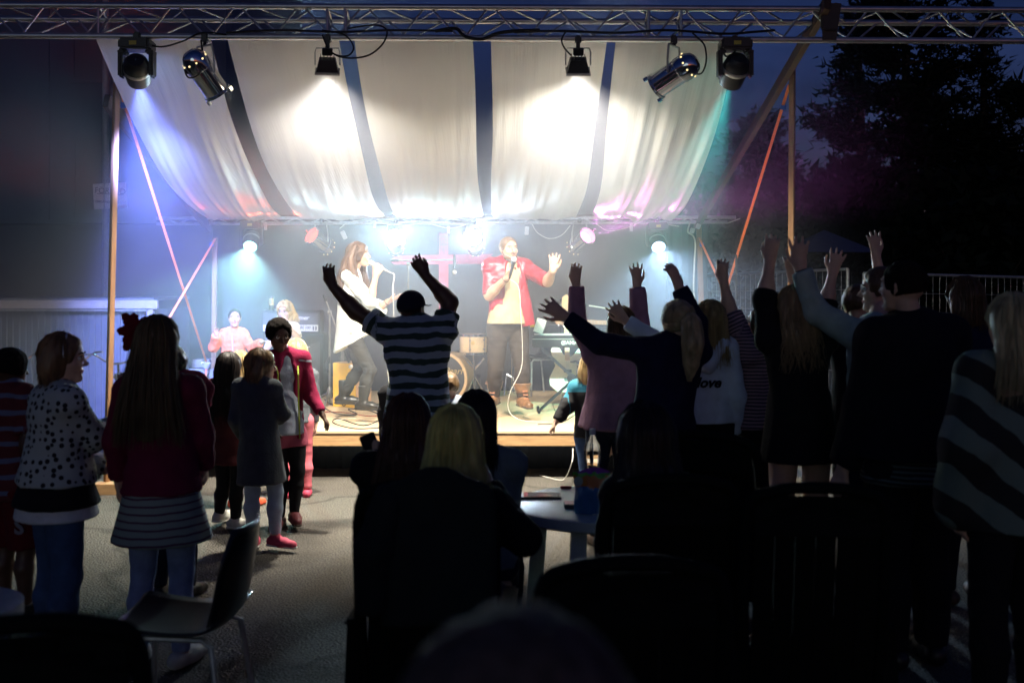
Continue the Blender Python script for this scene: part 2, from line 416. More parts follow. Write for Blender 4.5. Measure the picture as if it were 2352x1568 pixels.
strap("orange ratchet strap rising to the left back post top", [P(495, 548, BPY - 0.06), P(384, 738, 11.2), P(300, 905, 9.9)], (), P(486, 562, BPY - 0.1))
strap("bright orange ratchet strap from the right front post top", [P(1813, 195, FPY + 0.05), P(1652, 720, 12.4), P(1628, 800, 13.1)], (), P(1799, 246, 9.7))
strap("orange ratchet strap from the right back post top to the front", [P(1606, 546, BPY - 0.06), P(1690, 728, 11.3), P(1790, 930, 9.6)], (), P(1612, 562, BPY - 0.1))
strap("short orange strap tail below the left buckle", [P(474, 846, 13.0), P(468, 905, 12.9)])

# ------------------------------------------------------------------ front truss
TY = 8.5
truss = thing("lighting_truss", "triangular aluminium lighting truss spanning the top front of the stage", "truss", (0, TY, 3.7))
def tz(x, zl, zr): t = (x + 5.5) / 11.0; return zl + (zr - zl) * t
TX0, TX1 = -5.6, 5.4
def chord_pt(x, k):
    if k == 0: return V((x, TY, tz(x, 3.925, 3.872)))       # front top
    if k == 1: return V((x, TY, tz(x, 3.692, 3.632)))       # front bottom
    return V((x, TY + 0.2, tz(x, 3.865, 3.815)))            # rear
for k in range(3):
    MB().cyl(chord_pt(TX0, k), chord_pt(TX1, k), 0.024, n=14).build("chord", m_alu, truss, smooth=True)
pitch = 0.487
x = TX0 + 0.1; i = 0
while x + pitch < TX1:
    for (a, b2, off) in ((0, 1, 0.0), (0, 2, 0.12), (1, 2, 0.36)):
        o = off
        MB().cyl(chord_pt(x + o, a), chord_pt(x + o + pitch / 2 - 0.02, b2), 0.0085, n=7, caps=False).build("brace", m_alu, truss, smooth=True)
        MB().cyl(chord_pt(x + o + pitch / 2 + 0.02, b2), chord_pt(x + o + pitch - 0.04, a), 0.0085, n=7, caps=False).build("brace", m_alu, truss, smooth=True)
    x += pitch
for x in (-3.18, -1.42, -1.28, 1.05, 1.30):
    for (a, b2) in ((0, 1), (1, 2), (0, 2)):
        MB().cyl(chord_pt(x, a), chord_pt(x, b2), 0.012, n=8, caps=False).build("spigot_plate", m_alu, truss, smooth=True)
th = thing("truss_hanging_strap", "black strap and clamp bundle tied round the right end of the truss", "strap", P(1905, 60, TY))
q = MB()
for dx in (-12, 8, 20): q.bar(P(1905 + dx, 8, TY - 0.04), P(1903 + dx * 0.5, 92, TY - 0.03), 0.05, 0.012, V((0, -1, 0)))
q.box(P(1905, 50, TY - 0.05), (0.13, 0.04, 0.14), bev=0.01)
q.build("strap_loop", m_black, th)

# ------------------------------------------------------------------ back truss (two flat bars with webbing)
BTY = 13.08
btruss = thing("back_truss", "slim metal truss carrying lamps across the back of the stage", "truss", (0, BTY, 2.5))
bz = lambda y: CAM_H + (HOR - y) / F * BTY
for (y0, y1, dy) in ((501, 499, 0), (514, 510, 0.12)):
    MB().cyl(P(360, y0, BTY + dy), P(1690 - (20 if dy else 0), y1, BTY + dy), 0.021, n=10).build("chord", m_alu, btruss, smooth=True)
xx = 380; k = 0
while xx < 1660:
    MB().cyl(P(xx, 502, BTY), P(xx + 30, 513, BTY + 0.12), 0.007, n=5).build("brace", m_alu, btruss)
    MB().cyl(P(xx + 30, 513, BTY + 0.12), P(xx + 60, 502, BTY), 0.007, n=5).build("brace", m_alu, btruss)
    xx += 60

# ------------------------------------------------------------------ white canopy cloths
def clothmat():
    m, nt, b = nodemat("white_canopy_cloth")
    out = nt.nodes["Material Output"]; S(b, rough=0.9, spec=0.1)
    tc = nt.nodes.new("ShaderNodeTexCoord"); n = nt.nodes.new("ShaderNodeTexNoise"); n.inputs['Scale'].default_value = 4
    nt.links.new(tc.outputs['Object'], n.inputs['Vector'])
    r = nt.nodes.new("ShaderNodeValToRGB"); r.color_ramp.elements[0].color = (0.74, 0.72, 0.68, 1); r.color_ramp.elements[1].color = (0.82, 0.80, 0.76, 1)
    nt.links.new(n.outputs['Fac'], r.inputs[0]); nt.links.new(r.outputs[0], b.inputs['Base Color'])
    t = nt.nodes.new("ShaderNodeBsdfTranslucent"); t.inputs[0].default_value = (0.6, 0.58, 0.55, 1)
    mx = nt.nodes.new("ShaderNodeMixShader"); mx.inputs[0].default_value = 0.15
    nt.links.new(b.outputs[0], mx.inputs[1]); nt.links.new(t.outputs[0], mx.inputs[2]); nt.links.new(mx.outputs[0], out.inputs['Surface'])
    wv = nt.nodes.new("ShaderNodeTexNoise"); wv.inputs['Scale'].default_value = 9; mp = nt.nodes.new("ShaderNodeMapping"); mp.inputs['Scale'].default_value = (7, 0.25, 0.25)
    nt.links.new(tc.outputs['Object'], mp.inputs[0]); nt.links.new(mp.outputs[0], wv.inputs['Vector'])
    bp = nt.nodes.new("ShaderNodeBump"); bp.inputs['Strength'].default_value = 0.16; bp.inputs['Distance'].default_value = 0.02
    nt.links.new(wv.outputs['Fac'], bp.inputs['Height']); nt.links.new(bp.outputs[0], b.inputs['Normal'])
    return m
m_cloth = clothmat()
CF_Y, CB_Y = 8.72, 13.02
def canopy(label, xf0, xf1, xb0, xb1, fold, seed):
    rr = random.Random(seed); nu, nv = 64, 48; vs, fs = [], []
    ph = [rr.uniform(0, 6.28) for _ in range(8)]; fr = [rr.uniform(5, 9), rr.uniform(11, 17), rr.uniform(20, 30), rr.uniform(34, 48)]
    A0, A1 = P(xf0, 82, CF_Y), P(xf1, 82, CF_Y); B0, B1 = P(xb0, 499, CB_Y), P(xb1, 499, CB_Y)
    for j in range(nv + 1):
        t = j / nv; a, b2 = A0.lerp(B0, t), A1.lerp(B1, t)
        sag = 0.30 * 4 * t * (1 - t) * (1 + 0.25 * (0.5 - t))
        for i in range(nu + 1):
            u = i / nu; p = a.lerp(b2, u)
            drift = 0.25 * (t - 0.5)
            w = 0.0
            for k in range(4):
                w += math.sin((u + drift * (0.3 if k < 2 else 0.6)) * fr[k] * 2 + ph[k]) * (0.022, 0.014, 0.008, 0.005)[k]
            edge = 0.02 * math.sin(t * 9 + ph[5]) * (u - 0.5) * 2
            p = p + V((edge * 0.5, 0, -sag - w * fold * (0.2 + 0.6 * t) - 0.03 * (1 - (2 * u - 1) ** 2)))
            vs.append(p)
    for j in range(nv):
        for i in range(nu): a = j * (nu + 1) + i; fs.append((a, a + 1, a + nu + 2, a + nu + 1))
    tag(MB().add(vs, fs).build("canopy_cloth", m_cloth, smooth=True, sharp=180), label, "cloth", "white cloth lengths of the stage canopy")
canopy("leftmost white cloth length of the stage canopy, tinted red at its hem", 218, 482, 478, 648, 0.8, 1)
canopy("second white canopy cloth from the left", 517, 780, 690, 884, 0.35, 2)
canopy("third white canopy cloth from the left, above the singing woman's lamp", 814, 1084, 914, 1109, 0.4, 3)
canopy("fourth white canopy cloth from the left, brightest one above the singing man", 1129, 1394, 1130, 1324, 0.45, 4)
canopy("rightmost white canopy cloth, pink at its pleated hem", 1414, 1694, 1362, 1552, 1.25, 5)
# ------------------------------------------------------------------ stage lamps
def spot(name, loc, d, power, color, angle, blend, parent, size=0.05):
    l = bpy.data.lights.new(name, 'SPOT'); l.energy = power; l.color = color; l.spot_size = math.radians(angle); l.spot_blend = blend; l.shadow_soft_size = size
    o = bpy.data.objects.new(name, l); link(o, parent)
    o.matrix_world = Matrix.Translation(loc) @ frame(d)
    if parent is not None:
        o.matrix_parent_inverse = parent.matrix_basis.inverted(); o.matrix_basis = Matrix.Translation(loc) @ frame(d)
    return o
def clampto(th, pivot, hang, m=None):
    q = MB(); q.box(hang + V((0, 0, 0.0)), (0.05, 0.07, 0.075), bev=0.01); q.cyl(hang, V((hang.x, hang.y, pivot.z + 0.0)).lerp(hang, 0.25), 0.016, n=8)
    q.build("hook_clamp", m or m_blackm, th, smooth=True)
def par_can(label, pivot, d, hang, lens, power, color, angle, group, chrome=True, scale=1.0, light=True, blend=0.4, soft=0.06):
    th = thing("par_can", label, "stage lamp", pivot, group); s = scale
    d = V(d).normalized(); M = Matrix.Translation(pivot) @ frame(d)
    body = m_chrome if chrome else m_blackm
    prof = [(0.001, .215), (.045, .21), (.075, .19), (.095, .15), (.103, .11), (.104, .06), (.098, .055), (.098, -.15), (.110, -.155), (.112, -.172), (.100, -.172), (.094, -.15), (.094, .04)]
    MB().lathe([(r * s, z * s) for r, z in prof], 28, M).build("housing", body, th, smooth=True)
    q = MB(); R = M
    for k in range(3):
        a = 2 * math.pi * k / 3 + 0.5; q.M = M; q.box((math.cos(a) * .112 * s, math.sin(a) * .112 * s, -.185 * s), (.025 * s, .025 * s, .035 * s))
    q.M = Matrix.Identity(4); q.build("gel_clip", body, th)
    q = MB()
    for k in range(10):
        a = 2 * math.pi * k / 10; q.sphere(M @ V((math.cos(a) * .099 * s, math.sin(a) * .099 * s, .135 * s)), .008 * s, 6, 4)
    q.build("vent_hole", emit("warm_vent", (1, .75, .35), 1.2) if light else m_black, th)
    MB().disc(M @ V((0, 0, -.10 * s)), d, .093 * s).build("lens", lens, th)
    side = V((d.y, -d.x, 0)); side = side.normalized() if side.length > 1e-3 else V((1, 0, 0))
    top = V((pivot.x, pivot.y, min(hang.z - .04, pivot.z + .22 * s)))
    MB().tube([pivot + side * .112 * s, pivot + side * .115 * s + V((0, 0, .1 * s)), top + side * .09 * s, top - side * .09 * s, pivot - side * .115 * s + V((0, 0, .1 * s)), pivot - side * .112 * s], .009 * s, 6).build("yoke", m_steel, th, smooth=True)
    q = MB(); q.cyl(top, hang, .014, n=8); q.box(hang, (.05, .075, .07), bev=.01); q.build("hook_clamp", m_blackm, th, smooth=True)
    if power: spot("beam", M @ V((0, 0, -.09 * s)), d, power, color, angle, blend, th, soft)
    return th
def moving_head(label, pivot, d, hang, lens, power, color, angle, group, light_size=0.05, blend=0.25):
    th = thing("moving_head_lamp", label, "stage lamp", pivot, group)
    d = V(d).normalized(); M = Matrix.Translation(pivot) @ frame(d)
    base = V((pivot.x, pivot.y, pivot.z + .185))
    q = MB(); q.box(base, (.235, .2, .085), bev=.015); q.build("base_box", m_black, th, smooth=True)
    MB().box(base + V((0.0, -.101, .0)), (.055, .004, .03)).build("label_plate", mat("yellow_label", (.5, .42, .05), .5), th)
    for sx in (-1, 1):
        q = MB(); q.box(pivot + V((sx * .118, 0, .045)), (.035, .11, .22), bev=.014); q.box(base + V((sx * .105, 0, -.055)), (.06, .12, .04), bev=.012); q.build("yoke_arm", m_black, th, smooth=True)
    prof = [(.001, .12), (.06, .115), (.085, .09), (.097, .04), (.098, -.04), (.092, -.11), (.088, -.135), (.078, -.135), (.075, -.115)]
    MB().lathe(prof, 28, M).build("head", m_black, th, smooth=True)
    ring = MB().lathe([(.0985, .02), (.103, .012), (.103, -.008), (.0985, -.016)], 28, M).build("trim_ring", m_steel, th, smooth=True)
    MB().disc(M @ V((0, 0, -.118)), d, .076).build("lens", lens, th)
    q = MB(); q.cyl(base + V((0, 0, .04)), hang, .018, n=8); q.box(hang, (.06, .08, .075), bev=.012); q.build("hook_clamp", m_blackm, th, smooth=True)
    if power: spot("beam", M @ V((0, 0, -.125)), d, power, color, angle, blend, th, light_size)
    return th
def floodlight(label, pivot, d, hang, lens, power, color, angle, group):
    th = thing("floodlight", label, "stage lamp", pivot, group)
    d = V(d).normalized(); M = Matrix.Translation(pivot) @ frame(d)
    q = MB(); w, h, t = .085, .07, .05
    fr = [(-w, -h, -t), (w, -h, -t), (w, h, -t), (-w, h, -t)]; bk = [(-w * .72, -h * .7, t), (w * .72, -h * .7, t), (w * .72, h * .7, t), (-w * .72, h * .7, t)]
    q.M = M; q.add(fr + bk, [(4, 5, 6, 7), (0, 4, 7, 3), (1, 2, 6, 5), (0, 1, 5, 4), (3, 7, 6, 2)])
    for k in range(5): q.box((-.05 + k * .025, 0, t + .012), (.004, .09, .03))
    q.build("housing", m_black, th)
    q = MB(); q.M = M
    for (c, sz) in (((0, h, -t), (2 * w + .02, .014, .02)), ((0, -h, -t), (2 * w + .02, .014, .02)), ((w, 0, -t), (.014, 2 * h, .02)), ((-w, 0, -t), (.014, 2 * h, .02))): q.box(c, sz)
    q.build("front_frame", m_steel, th)
    q = MB(); q.M = M; q.add([(-w, -h, -t + .006), (w, -h, -t + .006), (w, h, -t + .006), (-w, h, -t + .006)], [(0, 3, 2, 1)]); q.build("glass", lens, th)
    q = MB(); q.M = M; q.box((0, .03, t + .045), (.08, .055, .05), bev=.006); q.build("junction_box", m_black, th)
    top = V((pivot.x, pivot.y, pivot.z + .13))
    MB().tube([pivot + V((-.095, 0, 0)), pivot + V((-.095, 0, .10)), top + V((-.085, 0, 0)), top + V((.085, 0, 0)), pivot + V((.095, 0, .10)), pivot + V((.095, 0, 0))], .006, 5).build("bracket", m_steel, th)
    q = MB(); q.box(top.lerp(hang, .5), (.03, .03, (hang - top).length)); q.box(hang, (.05, .07, .06), bev=.01); q.build("hook_clamp", m_blackm, th)
    if power: spot("beam", M @ V((0, 0, -t - .02)), d, power, color, angle, .75, th, .08)
    return th
WARM = (1.0, .86, .66); WARM2 = (1.0, .92, .78)
GF = "lamps hung under the front truss"; GB = "lamps hung under the back truss"
hz = lambda x: V((x, TY, tz(x, 3.692, 3.632) - 0.01))
def fr_piv(x, y): p = P(x, y, TY - 0.02); return p
L_warm = emit("lit_lens_warm", (1, .85, .6), 30.0); L_blue = emit("lit_lens_blue", (.25, .45, 1), 25.0); L_teal = emit("lit_lens_teal", (.15, .9, .75), 12.0)
L_white = emit("lit_lens_white", (1, .97, .88), 60.0); L_red = emit("lit_lens_red", (1, .07, .03), 2.2); L_mag = emit("lit_lens_magenta", (1, .22, .65), 3.5)
L_tealw = emit("lit_lens_cyan", (.35, 1, .9), 7.0); L_bluew = emit("lit_lens_skyblue", (.40, .66, 1), 9.0)

p = fr_piv(315, 160); moving_head("black moving head lamp at the left of the front truss, blue beam", p, (-.21, .98, -.55), hz(p.x), L_blue, 9000, (.18, .26, 1.0), 42, GF, blend=1.0)
p = fr_piv(1688, 160); moving_head("black moving head lamp at the right of the front truss, teal beam", p, (-.12, .70, -.62), hz(p.x), L_teal, 2000, (.08, .75, .62), 38, GF, blend=1.0)
p = fr_piv(470, 172); par_can("chrome par can on the front truss tilted to the right", p, (.42, .55, -.72), hz(p.x), L_warm, 380, WARM, 50, GF)
p = fr_piv(1548, 172); par_can("chrome par can on the front truss tilted to the left", p, (-.75, .5, -.45), hz(p.x), L_warm, 380, WARM, 56, GF)
p = fr_piv(752, 150); floodlight("small black floodlight on the front truss, left of centre", p, (-.06, .42, -.90), hz(p.x), L_warm, 1150, WARM2, 132, GF)
p = fr_piv(1328, 150); floodlight("small black floodlight on the front truss, right of centre", p, (.0, .50, -.86), hz(p.x), L_warm, 1150, WARM2, 130, GF)

bh = lambda x: V((x, BTY + .02, bz(505)))
def bk(x, y): return P(x, y, BTY - .06)
p = bk(578, 553); moving_head("moving head lamp on the back truss glowing cyan-white, far left", p, (.05, -.80, -.55), bh(p.x), L_tealw, 450, (.45, 1, .9), 60, GB)
p = bk(1510, 556); moving_head("moving head lamp on the back truss glowing blue-white, far right", p, (.0, -.85, -.5), bh(p.x), L_bluew, 500, (.5, .72, 1), 60, GB)
p = bk(737, 556); par_can("par can on the back truss glowing red", p, (-.50, -.70, .42), bh(p.x), L_red, 1700, (1, .1, .05), 50, GB)
p = bk(908, 560); par_can("par can on the back truss shining white above the singing woman", p, (.03, -.90, .38), bh(p.x), L_white, 1500, (.58, .90, 1), 96, GB)
p = bk(1090, 560); par_can("par can on the back truss shining white beside the singing man", p, (-.1, -.90, .38), bh(p.x), L_white, 1200, (.64, .78, 1), 96, GB)
p = bk(1332, 556); par_can("par can on the back truss glowing magenta", p, (.46, -.74, .40), bh(p.x), L_mag, 4500, (1, .16, .80), 52, GB)
# ------------------------------------------------------------------ building behind the left side
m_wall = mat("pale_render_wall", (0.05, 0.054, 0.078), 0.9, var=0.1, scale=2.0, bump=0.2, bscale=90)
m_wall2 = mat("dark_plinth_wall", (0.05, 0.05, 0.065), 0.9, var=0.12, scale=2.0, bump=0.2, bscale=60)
m_glassdark = mat("dark_window_glass", (0.012, 0.013, 0.02), 0.5, var=0.2)
WY = 17.5
bld = thing("building", "large pale building wall with dark windows behind the left of the stage", "building", (-7, WY, 0))
def wl_x(x): return (x - 1176.0) / F * WY
def wl_z(y): return CAM_H + (HOR - y) / F * WY
panels = [(-420, 112), (114, 236), (238, 520)]
for a, b2 in panels:
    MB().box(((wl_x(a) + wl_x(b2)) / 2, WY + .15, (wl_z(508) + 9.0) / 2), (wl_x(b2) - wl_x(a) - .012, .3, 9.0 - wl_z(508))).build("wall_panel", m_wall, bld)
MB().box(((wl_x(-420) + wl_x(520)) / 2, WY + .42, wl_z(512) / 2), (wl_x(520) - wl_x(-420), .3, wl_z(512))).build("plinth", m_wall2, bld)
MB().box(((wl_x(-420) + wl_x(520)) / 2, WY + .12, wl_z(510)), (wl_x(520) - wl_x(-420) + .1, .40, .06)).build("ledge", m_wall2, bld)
for (x0, y0, x1, y1) in ((168, 60, 252, 188), (172, 318, 236, 505), (-200, 60, -60, 188)):
    w = MB().box(((wl_x(x0) + wl_x(x1)) / 2, WY - .012, (wl_z(y0) + wl_z(y1)) / 2), (wl_x(x1) - wl_x(x0), .02, wl_z(y0) - wl_z(y1))).build("window", m_glassdark, bld)
    q = MB()
    for (cx, cz, sx, sz) in (((x0 + x1) / 2, y0, wl_x(x1) - wl_x(x0) + .1, .06), ((x0 + x1) / 2, y1, wl_x(x1) - wl_x(x0) + .1, .06)): q.box((wl_x(cx), WY - .03, wl_z(cz)), (sx, .05, sz))
    for xx in (x0, x1): q.box((wl_x(xx), WY - .03, (wl_z(y0) + wl_z(y1)) / 2), (.06, .05, wl_z(y0) - wl_z(y1) - .062))
    o = q.build("window_frame", m_wall2, w); 
MB().cyl((wl_x(247), WY - .1, 0.3), (wl_x(249), WY - .1, 9.0), .05, n=10).build("drainpipe", m_steel, bld, smooth=True)
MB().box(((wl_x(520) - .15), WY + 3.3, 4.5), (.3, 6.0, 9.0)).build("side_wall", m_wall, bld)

m_paper = mat("white_sign_board", (0.9, 0.87, 0.8), 0.7, var=0.06)
m_ink = mat("sign_lettering", (0.05, 0.055, 0.08), 0.7)
sgn = thing("notice_sign", "white notice sign with dark lettering on the wall behind the left post", "sign", P(253, 450, WY - .14))
c = P(253, 450, WY - .14)
sw, sh = 76 / F * WY, 58 / F * WY
MB().box(c, (sw, .012, sh), Matrix.Rotation(math.radians(-3), 3, 'Y')).build("board", m_paper, sgn)
face = Matrix.Translation(c + V((0, -.010, 0))) @ Matrix.Rotation(math.radians(90), 4, 'X') @ Matrix.Rotation(math.radians(-3), 4, 'Z')
text_part("headline_text", "FÖRBUD", .125, face @ Matrix.Translation((0, sh * .18, 0)), m_ink, sgn)
text_part("lower_text", "TOMGÅNGSKÖRNING", .052, face @ Matrix.Translation((0, -sh * .25, 0)), m_ink, sgn, bold=.001)
q = MB(); q.M = face @ Matrix.Translation((0, sh * .06, 0)); q.box((0, 0, 0), (.42, .008, .002)); q.build("underline", m_ink, sgn)

# ------------------------------------------------------------------ low corrugated shelter, left
m_corr = mat("corrugated_metal", (0.16, 0.17, 0.20), 0.5, metal=0.4, var=0.12, scale=4)
m_fascia = mat("white_fascia", (0.42, 0.38, 0.34), 0.6, var=0.08)
SHY = 13.3
sh_ = thing("bicycle_shelter", "low corrugated metal shelter with white edge beam, left of the stage", "shelter", (-6, SHY, 0))
x0, x1 = (-260 - 1176) / F * SHY, (346 - 1176) / F * SHY
ztop = CAM_H + (HOR - 690) / F * SHY
per, vs, fs = .076, [], []
nrib = int((x1 - x0) / per)
for i in range(nrib):
    for (t, o) in ((0, 0), (.28, 0), (.4, -.022), (.72, -.022), (.84, 0)):
        x = x0 + (i + t) * per
        vs += [(x, SHY + .05 + o, .02), (x, SHY + .05 + o, ztop - .09)]
for i in range(len(vs) // 2 - 1): fs.append((2 * i, 2 * i + 2, 2 * i + 3, 2 * i + 1))
MB().add(vs, fs).build("corrugated_sheet", m_corr, sh_)
MB().box(((x0 + x1) / 2 + .05, SHY - .10, ztop - .045), (x1 - x0 + .14, .07, .10), bev=.006).build("edge_beam", m_fascia, sh_)
MB().box(((x0 + x1) / 2, SHY - .08, ztop - .115), (x1 - x0, .03, .018)).build("gutter_strip", m_steel, sh_)
MB().box((x1 + .02, SHY - .06, (ztop - .1) / 2), (.07, .07, ztop - .1)).build("corner_post", m_fascia, sh_)
MB().box((x1 + .03, SHY + .75, (ztop - .1) / 2), (.02, 1.4, ztop - .12)).build("side_sheet", m_corr, sh_)
MB().box(((x0 + x1) / 2, SHY + .7, ztop + .015), (x1 - x0 + .1, 1.5, .03)).build("roof", m_corr, sh_)

# ------------------------------------------------------------------ bicycles by the shelter
def wheel(th, c, r, d):
    M = Matrix.Translation(c) @ frame(d)
    n = 28; ring = [c + (M.to_3x3() @ V((math.cos(2 * math.pi * i / n) * r, math.sin(2 * math.pi * i / n) * r, 0))) for i in range(n + 1)]
    w = MB().tube(ring, .019, 6, caps=False).build("wheel", m_black, th, smooth=True)
    rim = [c + (p - c) * .95 for p in ring]
    MB().tube(rim, .010, 5, caps=False).build("rim", m_chrome, w, smooth=True)
    q = MB()
    for i in range(14): q.cyl(c, rim[i * 2], .0018, n=4, caps=False)
    q.cyl(c - V(d) * .04, c + V(d) * .04, .02, n=8); q.build("spokes", m_steel, w)
def bicycle(label, rear, front, lean, mcol, rack=True):
    "side-on bicycle: rear and front wheel centres"
    rear, front = V(rear), V(front); ax = (front - rear); L = ax.length; ax.normalize()
    side = ax.cross(V((0, 0, 1))).normalized(); up = (V((0, 0, 1)) + side * lean).normalized(); side = ax.cross(up)
    th = thing("bicycle", label, "bicycle", (rear + front) / 2 - V((0, 0, .33)), "bicycles parked at the shelter")
    A = lambda a, h, s=0: rear + ax * (a * L) + up * h + side * s
    wheel(th, rear, .33, side); wheel(th, front, .33, side)
    bb, seat, head, headlo = A(.42, -.05), A(.30, .42), A(.84, .46), A(.87, .30)
    q = MB()
    for a, b2 in ((bb, seat), (bb, headlo), (seat, head), (rear, bb), (rear, A(.31, .38)), (headlo, head), (headlo, front)): q.cyl(a, b2, .016, n=8)
    q.build("frame", mcol, th, smooth=True)
    MB().box(A(.27, .52), (.2, .14, .06), Matrix((ax, side, up)).transposed(), bev=.025).build("saddle", m_black, th, smooth=True)
    hb = A(.80, .62)
    MB().tube(spline([hb - ax * .16 - side * .30 + up * .12, hb - ax * .02 - side * .22 + up * .10, hb - side * .08, hb + side * .08, hb - ax * .02 + side * .22 + up * .10, hb - ax * .16 + side * .30 + up * .12], 4), .011, 7).build("handlebar", m_chrome, th, smooth=True)
    MB().cyl(head, hb, .012, n=8).build("stem", m_chrome, th)
    if rack:
        q = MB()
        for s in (-.06, 0, .06): q.cyl(A(-.12, .40, s), A(.28, .42, s), .006, n=5)
        for s in (-.06, .06): q.cyl(A(-.05, .40, s), rear + side * s, .006, n=5)
        for k in range(4): q.cyl(A(-.12 + k * .13, .40, -.06), A(-.12 + k * .13, .40, .06), .005, n=5)
        q.build("rack", m_chrome, th)
    MB().cyl(A(-.22, .30), A(-.25, .30), .03, n=10).build("rear_reflector", mat("red_reflector", (.6, .02, .02), .25), th)
    q = MB(); q.cyl(bb - side * .06, bb + side * .06, .05, n=12); q.bar(bb + side * .07, bb + side * .07 - up * .16 + ax * .05, .02, .012); q.build("crank", m_steel, th)
    return th
g = lambda x, y, d: P(x, y, d)
bicycle("dark bicycle with high chrome handlebar beside the shelter, far left", V((-4.9, 10.9, .33)), V((-5.35, 11.75, .33)), .05, mat("dark_bike_frame", (.02, .025, .04), .35))
bicycle("bicycle with chrome rear rack leaning behind the left post", V((-3.78, 10.75, .33)), V((-4.15, 11.75, .33)), -.06, mat("red_bike_frame", (.35, .03, .03), .35))
bicycle("bicycle with red rear light behind the polka-dot child", V((-4.35, 10.8, .33)), V((-4.72, 11.8, .33)), .04, mat("blue_bike_frame", (.03, .05, .15), .35))

# ------------------------------------------------------------------ mesh fence panels, right
def fence(label, a, b2, h0, h1, group="temporary fence panels"):
    a, b2 = V(a), V(b2); th = thing("mesh_fence", label, "fence", a, group)
    A0, A1, B0, B1 = a + V((0, 0, .12)), a + V((0, 0, h0)), b2 + V((0, 0, .12)), b2 + V((0, 0, h1))
    for p0, p1 in ((A0 - V((0, 0, .08)), A1), (B0 - V((0, 0, .08)), B1)): MB().cyl(p0, p1, .021, n=10).build("upright_tube", m_steel, th, smooth=True)
    for p0, p1 in ((A1, B1), (A0, B0)): MB().cyl(p0, p1, .019, n=10).build("rail_tube", m_steel, th, smooth=True)
    L = (b2 - a).length; n = int(L / .115); q = MB()
    for i in range(1, n): t = i / n; q.cyl(A0.lerp(B0, t), A1.lerp(B1, t), .0028, n=4, caps=False)
    for i in range(1, 7): t = i / 7; q.cyl(A0.lerp(A1, t), B0.lerp(B1, t), .0028, n=4, caps=False)
    q.build("wire_mesh", m_steel, th)
    return th
m_conc = mat("concrete", (.36, .34, .30), .9, var=.15, bump=.3, bscale=60)
pA = V(((1947 - 1176) / F * 14.1, 14.1, 0)); pB = V(((1500 - 1176) / F * 18.2, 18.2, 0))
fence("steel mesh fence panel right of the stage, behind the orange strap", pB, pA, 1.86, 1.95)
pC = V(((1984 - 1176) / F * 14.3, 14.3, 0)); pD = V(((2420 - 1176) / F * 15.6, 15.6, 0))
fence("steel mesh fence panel at the far right behind the crowd", pC, pD, 1.90, 1.84)
tag(MB().box((pA.x, pA.y - .02, .065), (.24, .62, .13), bev=.02).build("fence_foot_block", m_conc), "pale concrete foot block under the right fence post", "block")
tag(MB().box((pC.x + .1, pC.y + .02, .065), (.24, .62, .13), bev=.02).build("fence_foot_block", m_conc), "concrete foot block of the far right fence panel", "block")

